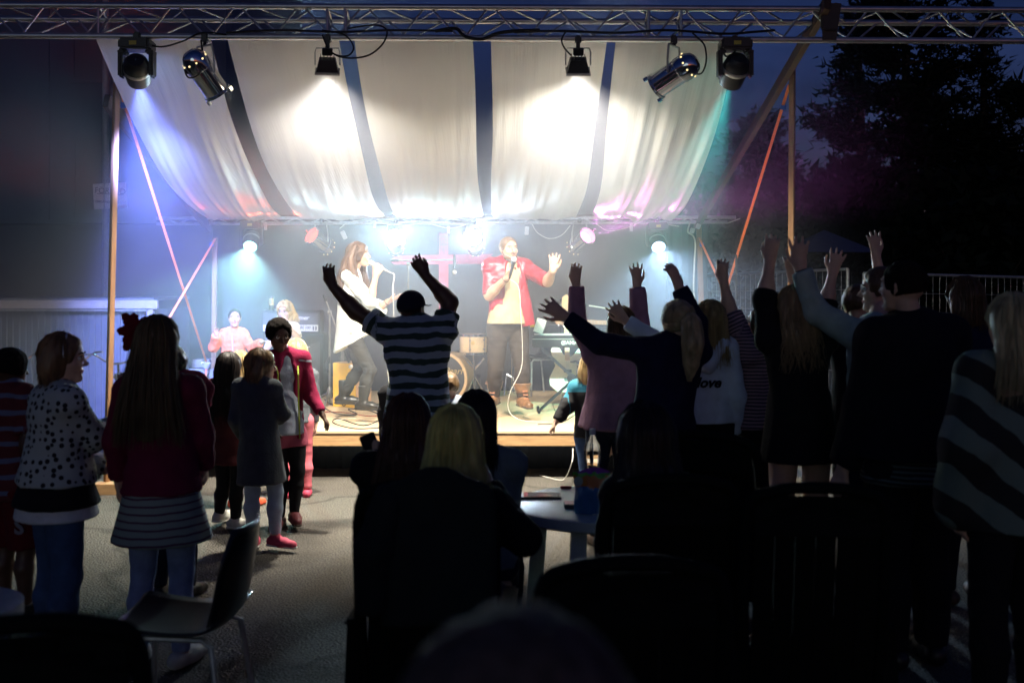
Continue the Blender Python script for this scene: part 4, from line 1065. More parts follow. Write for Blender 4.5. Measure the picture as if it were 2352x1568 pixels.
def make_person(label, F_, skin, clothes, hair=None, shoes=None, vox=.011, face=False, dark=False, handvox=None, extra=None, group=None, hands=True, cat="person", barefoot=False, mouth=0.0):
    th = thing("person", label, cat, F_.base, group); F_.th = th; H = F_.H
    b = Shape(); torso(b, F_, -.004)
    for s_ in 'LR':
        arm(b, F_, s_); leg(b, F_, s_)
        d, n, st = F_.hd[s_]
        if hands: hand(b, F_.wr[s_], d, n, .108 * H, st, 1 if s_ == 'L' else -1, .0092)
        A = F_.an[s_]; fd = F_.ft[s_]
        b.cone(A - V((0, 0, .015 * H)), A + fd * .085 * H - V((0, 0, .028 * H)), .020 * H, .014 * H, .01)
    add_head(b, F_, face)
    body = grow("body", b, min(vox, .0088), skin, th)
    if face: face_parts(F_, body, dark, mouth)
    for c in clothes: c(F_, th, vox)
    if hair: hair(F_, th, vox)
    if shoes: shoes(F_, th, vox)
    return th
# ------------------------------------------------------------------ garments
def axial_of(F_):
    segs = [(F_.pelvis, F_.nb, 0.0)]
    for s_ in 'LR': segs += [(F_.sh[s_], F_.el[s_], .35), (F_.el[s_], F_.wr[s_], .35 + (F_.el[s_] - F_.sh[s_]).length)]
    def fn(v):
        best = np.full(len(v), 1e9); out = v[:, 2].copy()
        for i, (a, b, off) in enumerate(segs):
            a, b = npv(a), npv(b); ab = b - a; L = np.linalg.norm(ab) + 1e-9
            t = ((v - a) @ ab) / (L * L); tc = np.clip(t, 0, 1); dd = np.linalg.norm(v - (a + tc[:, None] * ab), axis=1)
            if i == 0: dd = dd - .10 * F_.H; val = t * L
            else: val = off + t * L
            m = dd < best; best[m] = dd[m]; out[m] = val[m]
        return out
    return fn
def top(m, sleeve=2.0, hem=.02, e=.012, name="shirt", flare=.0, wr=.006, cuff=.0, k=.03, stripes=False, wf=(7, 7, 16), armsides='LR', neck=True, collar=0.0, seed=1, slant=0.0):
    "hem: metres below the pelvis"
    def fn(F_, th, vox):
        H = F_.H; s = Shape(); torso(s, F_, e, k, lower=False)
        bot = F_.pelvis - F_.up * (hem * H)
        b = F_.bw
        s.cone(F_.chest, F_.waist, .085 * H * b + e, .073 * H * b + e + flare * .4, k, F_.fw, .72)
        s.cone(F_.waist, bot, .073 * H * b + e + flare * .4, .090 * H * b + e + flare, k, F_.fw, .90, flat=True)
        for s_ in armsides:
            if sleeve > 0: arm(s, F_, s_, sleeve, e * .9, .025, flat=True, flare=cuff)
        if slant: s.clip(bot + F_.up * .05 * H, -F_.up + F_.fw * slant)
        if collar: s.cone(F_.nb - F_.up * .02 * H, F_.nb + F_.up * collar, .040 * H + e, .036 * H + e, .015, flat=True)
        return grow(name, s, vox, m, th, wr * 1.4, wf, axial_of(F_) if stripes else None, seed)
    return fn
def trousers(m, length=1.97, e=.008, name="trousers", wr=.005, flare=0.0, rise=.03, wf=(9, 9, 14), seed=2):
    def fn(F_, th, vox):
        H = F_.H; s = Shape()
        s.cone(F_.pelvis + F_.up * rise * H, F_.pelvis, .080 * H * F_.bw + e, .083 * H * F_.bw + e, .02, F_.fw, .75)
        for s_ in 'LR':
            s.cone(F_.pelvis, F_.hip[s_] - F_.fw * .012 * H, .053 * H * F_.bw + e, .050 * H * F_.bw + e, .02)
            leg(s, F_, s_, length, e, .018, flat=True, flare=flare)
        s.clip(F_.pelvis + F_.up * (rise + .02) * H, F_.up)
        return grow(name, s, vox, m, th, wr, wf, None, seed)
    return fn
def skirt(m, length=.18, e=.012, flare=.05, name="skirt", stripes=True, start=.05):
    def fn(F_, th, vox):
        H = F_.H; s = Shape()
        s.cone(F_.pelvis + F_.up * start * H, F_.pelvis - V((0, 0, length * H)), .090 * H * F_.bw + e, .100 * H * F_.bw + e + flare, .02, F_.fw, .92, flat=True)
        return grow(name, s, vox, m, th, .004, (14, 14, 3), axial_of(F_) if stripes else None, 4)
    return fn
def shoes(m, sole=None, high=.0, size=1.0, heel=0.0):
    def fn(F_, th, vox):
        H = F_.H
        for s_ in 'LR':
            A = F_.an[s_]; fd = V(F_.ft[s_]); fd.z = 0 if abs(fd.z) < .3 else fd.z; fd.normalize(); q = Shape(); z = A.z - .042 * H
            low = lambda p, h: V((p.x, p.y, z + h))
            q.cone(low(A - fd * .025 * H, .026 * H), low(A + fd * .05 * H, .024 * H), .026 * H * size, .027 * H * size, .02)
            q.cone(low(A + fd * .04 * H, .022 * H), low(A + fd * .105 * H * size, .019 * H), .027 * H * size, .021 * H * size, .02)
            q.cone(A - V((0, 0, .01 * H)), A + V((0, 0, high * H)) , .0245 * H * size, .026 * H * size, .02, flat=True)
            q.clip((A.x, A.y, z + .004 * H), (0, 0, -1))
            o = grow("shoe", q, min(vox, .009), m, th, .002, (30, 30, 30))
            if sole is not None:
                w = Shape(); w.cone(low(A - fd * .025 * H, .010 * H), low(A + fd * .105 * H * size, .008 * H), .029 * H * size, .024 * H * size, .01, V((0, 0, 1)), .35); w.clip((A.x, A.y, z), (0, 0, -1))
                grow("sole", w, min(vox, .007), sole, o)
    return fn
# ------------------------------------------------------------------ hair
def scalp(s, F_, e=.04, hairline=.30, low=-.22):
    hc, f, r, u, q = F_.hc, F_.hf, F_.hr, F_.hu, F_.hh; R = [[r[i], f[i], u[i]] for i in range(3)]
    at = lambda a, b, c: hc + r * (a * q) + f * (b * q) + u * (c * q)
    s.ell(at(0, -.035, .125), ((.33 + e) * q, (.42 + e) * q, (.385 + e) * q), R, .01)
    s.ell(at(0, .52, hairline - .46), (.40 * q, .36 * q, .54 * q), R, .02, sub=True)
    s.clip(at(0, 0, low), -(u + f * .25))
def short_hair(m, e=.045, hairline=.30, low=-.16, wr=.006, tuft=0.0, curly=0.0):
    def fn(F_, th, vox):
        s = Shape(); scalp(s, F_, e, hairline, low); q = F_.hh
        if tuft: s.cone(F_.hc + F_.hf * .25 * q + F_.hu * .42 * q, F_.hc - F_.hf * .1 * q + F_.hu * .5 * q, .07 * q + tuft, .07 * q, .05)
        return grow("hair", s, min(vox, .009), m, th, wr + curly, (45, 45, 30) if not curly else (40, 40, 40), None, 7)
    return fn
def long_hair(m, length=.42, wend=.13, back=.10, n=170, wav=.0, e=.05, hairline=.30, frontlocks=0.0, strand=.004, seed=5, spread=115, fall=None, wisp=.012):
    "length below head centre (m); fall = downward direction (default straight down)"
    def fn(F_, th, vox):
        hc, f, r, u, q = F_.hc, F_.hf, F_.hr, F_.hu, F_.hh; rr = random.Random(seed)
        dn = V(fall).normalized() if fall else V((0, 0, -1)); bk = (-f + u * f.z); bk.z = 0; bk.normalize()
        s = Shape(); scalp(s, F_, e, hairline, -.35)
        at = lambda a, b, c: hc + r * (a * q) + f * (b * q) + u * (c * q)
        s.cl = []
        c0 = at(0, -.12, .10); cur = []
        for i in range(7):
            t = i / 6; p = c0.lerp(at(0, -.20, -.12), min(1, t * 3)) if t < .34 else None
            if p is None: tt = (t - .33) / .67; p = at(0, -.20, -.12) + dn * max(.04, length - .09) * tt + bk * (back * (math.sin(tt * 1.6) * .6))
            w = (.36 + e) * q * (1 - .0 * t) + (wend - (.36 + e) * q) * max(0, (t - .3) / .7); w *= 1 - max(0, t - .7) * 1.6; cur.append((p, w))
        for (p, w), (p2, w2) in zip(cur[:-1], cur[1:]): s.cone(p, p2, w, w2, .02, bk, .52 if wend > .09 else .7)
        s.ell(at(0, .55, hairline - .50), (.36 * q, .40 * q, .60 * q), [[r[i], f[i], u[i]] for i in range(3)], .02, sub=True)
        core = grow("hair", s, max(vox, .009), m, th, .006, (34, 34, 4), None, seed)
        paths = []
        for i in range(n):
            ph = math.radians(rr.uniform(-spread, spread)); sp = math.sin(ph); cp = math.cos(ph); pts = []
            jit = rr.uniform(.96, 1.06); L = length * rr.uniform(.78, 1.07); off = rr.uniform(0, 6.28); jx = rr.uniform(-wisp, wisp); jb = rr.uniform(-.006, wisp)
            for t in (0, .33, .66, 1.0):
                el = math.radians(80 - 80 * t); ce, se = math.cos(el), math.sin(el)
                pts.append(at(0, -.035, .125) + r * (sp * ce * (.345 + e) * q * jit) - f * (cp * ce * (.435 + e) * q * jit) + u * (se * (.40 + e) * q * jit))
            p0 = pts[-1]; nseg = 7
            lat = sp * (.345 + e) * q; end_lat = sp * wend * 1.05 + jx
            for k in range(1, nseg + 1):
                t = k / nseg; dz = (L - .0) * t
                cen = at(0, -.20, -.12) + dn * max(0, dz - .10 * q) + bk * (back * math.sin(t * 1.6) * .6)
                la = lat + (end_lat - lat) * t + wav * math.sin(t * 9 + off); ba = max(.0, cp) * ((.26 * q) + (.52 * wend - .26 * q) * t) + jb
                p = cen + r * la + bk * (ba + wav * .6 * math.cos(t * 8 + off))
                if t < .3: p = p0.lerp(p, t / .3)
                pts.append(p)
            paths.append(pts)
        fly = []
        for i in range(max(24, n // 4)):
            b = [V(p) for p in paths[rr.randrange(len(paths))]]; o = V((rr.uniform(-1, 1), rr.uniform(-1, 1), rr.uniform(-.3, .6))) * .035; k = len(b)
            fly.append([p + o * (j / k) ** 1.3 + V((rr.uniform(-1, 1), rr.uniform(-1, 1), 0)) * .004 for j, p in enumerate(b)])
        strands("strand_layer", paths, strand, m, core); strands("flyaway_strands", fly, .0013, m, core)
        return core
    return fn
def ponytail(m, length=.40, e=.045, base=(0, -.42, .12), sag=.10, rad=.045, bun=False, seed=3):
    def fn(F_, th, vox):
        hc, f, r, u, q = F_.hc, F_.hf, F_.hr, F_.hu, F_.hh; rr = random.Random(seed)
        at = lambda a, b, c: hc + r * (a * q) + f * (b * q) + u * (c * q)
        s = Shape(); scalp(s, F_, e, .30, -.24); core = grow("hair", s, max(vox, .009), m, th, .004, (30, 30, 20), None, seed)
        b0 = at(*base); bk = V((-f.x, -f.y, 0)).normalized(); p1 = b0 + bk * .06 + V((0, 0, .0)); t_ = Shape()
        pts = [b0, p1, p1 + bk * .02 - V((0, 0, length * .35)), p1 - bk * .0 - V((0, 0, length * .7)), p1 - bk * .02 - V((0, 0, length))]
        rad_ = [.018, rad, rad * 1.1, rad * .8, rad * .25]
        for i in range(4): t_.cone(pts[i], pts[i + 1], rad_[i], rad_[i + 1], .015)
        tail = grow("ponytail", t_, max(vox * .8, .007), m, core, .007, (50, 50, 6), None, seed)
        MB().lathe([(.018, -.008), (.024, 0), (.018, .008)], 10, Matrix.Translation(b0 + bk * .012) @ frame(bk)).build("hair_tie", m_black, core)
        paths = []
        sm = spline(pts, 4)
        for i in range(70):
            a = rr.uniform(0, 6.28); k = rr.uniform(.7, 1.15); pp = []
            for j, p in enumerate(sm):
                t = j / (len(sm) - 1); R_ = np.interp(t, [0, .25, .5, .75, 1], rad_) * k
                pp.append(p + r * math.cos(a) * R_ + bk * math.sin(a) * R_)
            paths.append(pp)
        strands("strand_layer", paths, .003, m, core)
        # combed strands over the skull towards the tie
        paths = []
        for i in range(90):
            az = rr.uniform(-1.9, 1.9); el = rr.uniform(-.3, .9); pp = []
            for j in range(6):
                t = j / 5; a2 = math.pi * 0 + az * (1 - t); ee = el * (1 - t) + .1 * t
                pp.append(at(0, -.035, .125) + (r * math.sin(a2 * 1.3) * math.cos(ee) * (.345 + e) - f * math.cos(a2 * 1.3) * math.cos(ee) * (.435 + e) + u * math.sin(ee) * (.40 + e)) * q)
            paths.append(pp)
        strands("combed_strands", paths, .003, m, core)
        return core
    return fn
def locks(m, paths_, n=26, seed=4, wav=.008, name="hair_lock"):
    "loose locks through layout points: [( [(x,y,dd)...], [radii] )]"
    def fn(F_, th, vox):
        rr = random.Random(seed); s = Shape(); lines = []
        for pts, rad in paths_:
            w = [P(p[0], p[1], F_.d + p[2]) for p in pts]; sm = spline(w, 5); k = len(sm)
            rs = [float(np.interp(i / (k - 1), np.linspace(0, 1, len(rad)), rad)) for i in range(k)]
            for i in range(k - 1): s.cone(sm[i], sm[i + 1], rs[i] * .85, rs[i + 1] * .85, .012)
            for j in range(n):
                a = rr.uniform(0, 6.28); o = rr.uniform(0, 6.28); u = rr.uniform(.75, 1.15)
                lines.append([sm[i] + V((math.cos(a), math.sin(a), 0)) * rs[i] * u + V((math.sin(i * .9 + o), math.cos(i * .8 + o), 0)) * wav for i in range(k)])
        c = grow(name, s, max(.007, vox), m, th, .005, (40, 40, 8), None, seed)
        strands("strand_layer", lines, .004, m, c); return c
    return fn
def seq(*fns):
    def fn(F_, th, vox):
        for f in fns: f(F_, th, vox)
    return fn
# ------------------------------------------------------------------ instruments and gear on the stage
def deck(x, y): return onground(x, y, DECK_Z)
m_tolex = mat("black_tolex", (.020, .020, .022), .75, var=.3, scale=60, bump=.4, bscale=200); m_grille = mat("grey_grille_cloth", (.075, .075, .085), .85, var=.25, scale=90, bump=.4, bscale=260)
m_silver = mat("silver_panel", (.60, .58, .52), .35, metal=.3, var=.06); m_whitep = mat("white_print", (.75, .74, .70), .6); m_trim = mat("grey_edge_trim", (.16, .16, .17), .5)
def facing(c, ry=0): return Matrix.Translation(c) @ Matrix.Rotation(math.radians(90), 4, 'X')
dA = 12.88
cab = thing("guitar_cabinet", "large black guitar speaker cabinet behind the blond curly child", "speaker cabinet", P(668, 913, dA))
x0, x1 = P(594, 0, dA).x, P(742, 0, dA).x; zt = P(0, 766, dA).z
MB().box(((x0 + x1) / 2, dA + .18, (DECK_Z + zt) / 2), (x1 - x0, .36, zt - DECK_Z - .004), bev=.012).build("case", m_tolex, cab)
MB().box(((x0 + x1) / 2, dA - .004, (DECK_Z + zt) / 2), (x1 - x0 - .07, .012, zt - DECK_Z - .075)).build("grille_cloth", m_grille, cab)
q = MB(); q.M = Matrix.Translation(((x0 + x1) / 2, dA - .012, (DECK_Z + zt) / 2)) @ Matrix.Rotation(math.radians(90), 4, 'X'); w, h = (x1 - x0 - .07) / 2, (zt - DECK_Z - .075) / 2
q.add([(-w, h, 0), (w, h, 0), (w, h - .05, 0), (-w, h - .28, 0)], [(3, 2, 1, 0)]); q.build("dark_corner", m_tolex, cab)
text_part("cabinet_script", "Kettner", .075, facing((x0 + .47, dA - .018, zt - .16)), m_whitep, cab, shear=.4, bold=.001)
hd_ = thing("amplifier_head", "black amplifier head with silver control panel on top of the guitar cabinet", "amplifier", P(668, 764, dA))
hx0, hx1 = P(600, 0, dA).x, P(735, 0, dA).x; hz0, hz1 = zt + .003, P(0, 712, dA).z
MB().box(((hx0 + hx1) / 2, dA + .14, (hz0 + hz1) / 2), (hx1 - hx0, .27, hz1 - hz0), bev=.012).build("case", m_tolex, hd_)
MB().box(((hx0 + hx1) / 2, dA + .0, hz0 + .17), (hx1 - hx0 - .05, .014, .13)).build("grille_cloth", m_grille, hd_)
MB().box(((hx0 + hx1) / 2, dA - .002, hz0 + .062), (hx1 - hx0 - .045, .016, .075)).build("control_panel", m_silver, hd_)
for i in range(7): MB().cyl((hx0 + .08 + i * .055, dA - .010, hz0 + .055), (hx0 + .08 + i * .055, dA - .030, hz0 + .055), .013, n=10).build("knob", m_black, hd_)
for i in range(2): MB().box((hx1 - .075 + i * .03, dA - .012, hz0 + .06), (.016, .008, .045)).build("switch", m_black, hd_)
text_part("panel_text", "TUBE 100", .042, facing((hx1 - .20, dA - .0115, hz0 + .066)), m_black, hd_, shear=.25, bold=.0008)
text_part("head_script", "Kettner", .07, facing(((hx0 + hx1) / 2 + .1, dA - .009, hz0 + .18)), m_whitep, hd_, shear=.4, bold=.001)
can = thing("drink_can", "tall dark and gold drink can standing on the amplifier head", "can", P(620, 710, dA + .1)); cc = V((P(620, 0, dA).x, dA + .08, hz1))
MB().lathe([(.001, 0), (.024, 0), (.029, .008), (.029, .145), (.026, .158), (.025, .160), (.001, .158)], 18, Matrix.Translation(cc)).build("body", mat("dark_can", (.10, .09, .07), .3, metal=.5), can, smooth=True)
MB().lathe([(.0296, .055), (.0296, .135)], 18, Matrix.Translation(cc)).build("gold_band", mat("gold_print", (.60, .42, .10), .35, metal=.4), can, smooth=True)
for i in range(3): MB().box((cc.x - .012 + i * .012, cc.y - .0297, cc.z + .098), (.005, .003, .062 - .008 * i)).build("claw_mark", m_black, can)
# rack and small box at the left
rk = thing("equipment_rack", "pale equipment rack with perforated front at the left of the stage", "rack", deck(462, 912))
b0 = deck(462, 908)
MB().box((b0.x, b0.y + .15, DECK_Z + .16), (.30, .30, .31), bev=.006).build("case", mat("grey_rack_metal", (.30, .31, .33), .5), rk)
for i in range(6):
    for j in range(5): MB().box((b0.x - .07 + i * .022, b0.y - .003, DECK_Z + .15 + j * .026), (.013, .006, .016)).build("vent_slot", m_black, rk)
mx_ = thing("small_mixer", "small grey box with lit display on the equipment rack", "mixer", (b0.x, b0.y, DECK_Z + .32))
MB().box((b0.x - .01, b0.y + .12, DECK_Z + .375), (.20, .2, .10), bev=.006).build("case", mat("grey_box", (.22, .23, .25), .5), mx_)
MB().box((b0.x + .02, b0.y + .017, DECK_Z + .385), (.04, .006, .02)).build("display", emit("display_glow", (.5, .75, 1), 4), mx_)
# bag on the deck edge
bg = thing("shoulder_bag", "brown bag lying on the deck at the left stage edge", "bag", deck(470, 960)); b0 = deck(470, 962)
s = Shape(); s.cone(b0 + V((-.08, .08, .075)), b0 + V((.09, .08, .07)), .085, .075, .03); s.clip((0, 0, DECK_Z), (0, 0, -1)); grow("body", s, .01, mat("brown_bag_cloth", (.10, .065, .05), .8, bump=.3), bg, .008, (14, 14, 14))
MB().tube(spline([b0 + V((-.1, .05, .12)), b0 + V((-.02, .0, .17)), b0 + V((.08, .02, .13)), b0 + V((.13, .0, .02))], 5), .009, 6).build("strap", m_black, bg, smooth=True)
# stands
def mic_stand(label, base, ztop, boom=None, mic=None, round_base=False, m=None):
    base = V(base); th = thing("microphone_stand", label, "microphone stand", base); m = m or mat("grey_stand", (.22, .21, .19), .4, metal=.5)
    if round_base: MB().lathe([(.001, .02), (.03, .028), (.10, .016), (.125, .010), (.128, .0), (.001, 0)], 28, Matrix.Translation(base)).build("round_base", m_blackm, th, smooth=True)
    else:
        for k in range(3):
            a = 2 * math.pi * k / 3 + .5; MB().cyl(base + V((0, 0, .14)), base + V((math.cos(a) * .30, math.sin(a) * .30, .012)), .011, n=7).build("leg", m, th)
        MB().lathe([(.03, 0), (.04, .03), (.028, .09), (.018, .12)], 12, Matrix.Translation(base + V((0, 0, .08)))).build("leg_hub", m, th, smooth=True)
    tp = V((base.x, base.y, ztop)); MB().cyl(base + V((0, 0, .02)), tp, .0105, n=8).build("pole", m, th); MB().cyl(base.lerp(tp, .45), base.lerp(tp, .52), .016, n=8).build("height_clutch", m_black, th)
    if boom:
        a, b2 = V(boom[0]), V(boom[1]); MB().cyl(a, b2, .008, n=7).build("boom", m, th); MB().cyl(tp - V((.02, 0, 0)), tp + V((.02, 0, 0)), .022, n=10).build("joint", m, th)
        MB().cyl(a, a.lerp(b2, .12), .014, n=8).build("counterweight", m_black, th)
    if mic:
        a, b2 = V(mic[0]), V(mic[1]); MB().cyl(a, a.lerp(b2, .75), .011, .016, n=10).build("microphone", m_blackm, th, smooth=True); MB().sphere(b2, .026, 12, 8).build("microphone_grille", m_silver, th, smooth=True)
    return th
dM = 12.0
mic_stand("tripod microphone stand with boom left of the singing woman", deck(757, 930), P(0, 718, 11.95).z, (P(744, 678, 11.9), P(790, 800, 11.7)), (P(791, 805, 11.7), P(806, 842, 11.65)))
mic_stand("boom microphone stand behind the striped-shirt man, microphone hanging before the cross", deck(938, 925), P(0, 606, 12.3).z, (P(898, 598, 12.3), P(1046, 597, 12.3)), (P(1044, 585, 12.28), P(1044, 625, 12.25)))
mic_stand("dark microphone stand with round base at the right stage edge", deck(1691, 958), P(0, 585, 11.07).z, None, None, True, m_blackm)
mic_stand("boom stand reaching left above the keyboard", deck(1440, 915), P(0, 715, 12.2).z, (P(1338, 699, 12.1), P(1452, 718, 12.2)), (P(1336, 699, 12.1), P(1331, 697, 12.1)), False, m_silver)
# cajon
cj = thing("cajon_box", "wooden cajon drum box with yellow front behind the singing woman's legs", "drum", deck(800, 935)); b0 = deck(806, 935)
Rz = Matrix.Rotation(math.radians(-28), 4, 'Z'); q = MB(); q.M = Matrix.Translation(b0 + V((0, .12, .24))) @ Rz; q.box((0, 0, 0), (.30, .29, .478), bev=.006); q.build("box", mat("cajon_birch", (.50, .30, .17), .5, var=.15, scale=4, stretch=(6, 6, 1)), cj)
q = MB(); q.M = Matrix.Translation(b0 + V((0, .12, .24))) @ Rz; q.box((0, -.148, 0), (.296, .006, .47)); q.build("yellow_front", mat("cajon_yellow", (.80, .48, .06), .4, var=.08), cj)
tm = Matrix.Translation(b0 + V((0, .12, .24))) @ Rz @ Matrix.Translation((.0, -.152, -.11)) @ Matrix.Rotation(math.radians(90), 4, 'X') @ Matrix.Rotation(math.radians(90), 4, 'Z')
text_part("front_lettering", "CAJON", .075, tm, m_black, cj, bold=.003)
# guitars
def guitar(label, foot, top_, side_, m_body, m_neck, m_head, single=True, blen=.46, lean=None, name="electric_guitar", dark_top=None):
    "foot and top in world; side_ = lateral direction"
    foot, top_ = V(foot), V(top_); ax = (top_ - foot).normalized(); sd = V(side_); sd = (sd - ax * sd.dot(ax)).normalized(); nn = ax.cross(sd)
    M = Matrix((sd, ax, -nn)).transposed().to_4x4(); M = Matrix.Translation(foot) @ M
    th = thing(name, label, "guitar", foot)
    out = []
    prof = [(0, .0), (.09, .01), (.155, .06), (.175, .13), (.15, .20), (.115, .25), (.125, .31), (.135, .36), (.115, .40)] if single else [(0, .0), (.10, .01), (.165, .07), (.17, .14), (.135, .21), (.11, .26), (.13, .32), (.15, .40), (.13, .44)]
    left = [(-x, y) for x, y in prof[1:]]
    right = prof[:]
    horn = [(.06, .36), (.035, .34), (-.035, .36), (-.07, .42 if not single else .37)]
    outline = right + horn + left[::-1]
    sc = blen / .42; outline = [(x * sc, y * sc) for x, y in outline]
    q = MB(); q.poly(outline, .042, M); q.build("body", m_body, th)
    L = (top_ - foot).length
    q = MB(); q.M = M; q.box((0, (.30 * sc + L - .17) / 2, .026), (.05, L - .17 - .30 * sc, .02)); q.build("neck", m_neck, th)
    q = MB(); q.M = M
    for i in range(14): q.box((0, .36 * sc + (L - .17 - .36 * sc) * (1 - .5 ** (i / 6.0)) * 1.05, .0375), (.048, .004, .003))
    q.build("fret", m_silver, th)
    q = MB(); q.poly([(-.025, L - .17), (.025, L - .17), (.045, L - .12), (.04, L - .02), (.01, L), (-.035, L - .03), (-.045, L - .12)], .016, M @ Matrix.Translation((0, 0, .02))); q.build("headstock", m_head, th)
    for i in range(2):
        for sg in (-1, 1): q = MB(); q.M = M; q.cyl((sg * .04, L - .12 + i * .06, .02), (sg * .065, L - .12 + i * .06, .02), .009, n=7); q.build("tuning_peg", m_chrome, th)
    for yy in (.12, .20): q = MB(); q.M = M; q.box((0, yy * sc, .027), (.085, .03, .014)); q.build("pickup", m_black, th)
    q = MB(); q.M = M; q.box((0, .05 * sc, .027), (.075, .03, .014)); q.build("bridge", m_chrome, th)
    q = MB(); q.M = M
    for i in range(4): q.cyl((-.015 + i * .01, .05 * sc, .046), (-.015 + i * .01, L - .1, .042), .0012, n=3, caps=False)
    q.build("strings", m_silver, th)
    return th, M
m_rose = mat("rosewood", (.16, .06, .035), .5, var=.2); m_maple = mat("maple", (.66, .40, .17), .4, var=.12, scale=6); m_cream = mat("cream_lacquer", (.75, .66, .46), .25, var=.06)
guitar("dark guitar with cream binding standing behind the cajon", P(785, 868, 12.35) , P(793, 672, 12.5), (1, .1, 0), mat("dark_guitar_lacquer", (.02, .022, .03), .2), m_rose, m_maple)
bsg, MBs = guitar("white bass guitar with pale headstock on a stand behind the keyboard", P(1305, 902, 12.1), P(1298, 678, 12.45), (1, .05, 0), m_cream, m_maple, m_maple, False, .50, name="bass_guitar")
q = MB(); q.M = MBs; q.lathe([(.001, .024), (.055, .024), (.055, .02)], 20, Matrix.Translation((.06, .13, .0))); q.build("dark_pickguard", m_black, bsg)
ag = thing("guitar_amplifier", "small black amplifier with white knobs right of the keyboard", "amplifier", deck(1400, 915)); b0 = deck(1402, 910)
MB().box((b0.x, b0.y + .14, (DECK_Z + P(0, 752, b0.y).z) / 2), (.34, .26, P(0, 752, b0.y).z - DECK_Z), bev=.01).build("case", m_tolex, ag)
for i in range(4): MB().cyl((b0.x - .10 + i * .055, b0.y + .008, P(0, 768, b0.y).z), (b0.x - .10 + i * .055, b0.y - .018, P(0, 768, b0.y).z), .015, n=10).build("knob", m_whitep, ag)
MB().box((b0.x, b0.y + .006, DECK_Z + .26), (.29, .012, .38)).build("grille_cloth", m_grille, ag)
guitar("guitar lying across the small amplifier, headstock to the left", P(1480, 745, b0.y + .1), P(1272, 738, b0.y + .08), (0, .25, 1), m_rose, m_maple, m_maple)
# keyboard on X stand
kb = thing("keyboard", "black electronic keyboard right of the singing man", "keyboard", P(1360, 800, 11.6)); dK = 11.6
kx0, kx1, kz1, kz0 = P(1222, 0, dK).x, P(1500, 0, dK).x, P(0, 771, dK).z, P(0, 798, dK).z
MB().box(((kx0 + kx1) / 2, dK + .14, (kz0 + kz1) / 2), (kx1 - kx0, .28, kz1 - kz0), bev=.012).build("case", m_black, kb)
MB().box(((kx0 + kx1) / 2, dK - .002, kz1 - .035), (kx1 - kx0 - .01, .008, .006)).build("edge_line", m_silver, kb)
q = MB()
for i in range(36): q.box((kx0 + .04 + i * .0235, dK + .20, kz1 + .006), (.022, .14, .012))
q.build("white_keys", m_whitep, kb)
text_part("maker_lettering", "YAMAHA", .058, facing((P(1318, 0, dK).x, dK - .006, P(0, 787, dK).z)), m_whitep, kb, bold=.0015)
M_ = facing((P(1294, 0, dK).x, dK - .006, P(0, 787, dK).z)); q = MB(); q.lathe([(.018, 0), (.024, .0012), (.024, 0)], 20, M_); q.M = M_
for k in range(3): a = k * math.pi / 3; q.box((0, 0, .0), (.036, .0045, .002), Matrix.Rotation(a, 3, 'Z'))
q.build("maker_emblem", m_whitep, kb)
xs_ = thing("keyboard_stand", "black X-shaped stand under the keyboard", "stand", deck(1320, 930))
for (a, b2) in (((1244, 800), (1395, 938)), ((1395, 800), (1237, 944))): MB().bar(P(a[0], a[1], dK + .02), P(b2[0], b2[1], dK - .02 if b2[0] > 1300 else 11.5), .028, .022, V((0, -1, 0))).build("cross_tube", m_blackm, xs_)
MB().cyl(P(1313, 869, dK - .03), P(1313, 869, dK + .05), .05, n=16).build("hub", m_blackm, xs_)
for x, y in ((1237, 944), (1395, 938)): p = deck(x, y); MB().cyl(p + V((0, -.22, .016)), p + V((0, .25, .016)), .016, n=8).build("foot_tube", m_blackm, xs_)
sm_ = tag(MB().box(P(1240, 748, 11.65), (.10, .02, .15), Matrix.Rotation(math.radians(18), 3, 'Y')).build("sheet_music", m_whitep), "white folded paper standing on the keyboard", "paper")
tag(MB().box(P(1222, 745, 11.8), (.05, .01, .06), Matrix.Rotation(math.radians(-12), 3, 'Y')).build("yellow_note", mat("yellow_paper", (.7, .5, .08), .7)), "small yellow note beside the keyboard paper", "note")
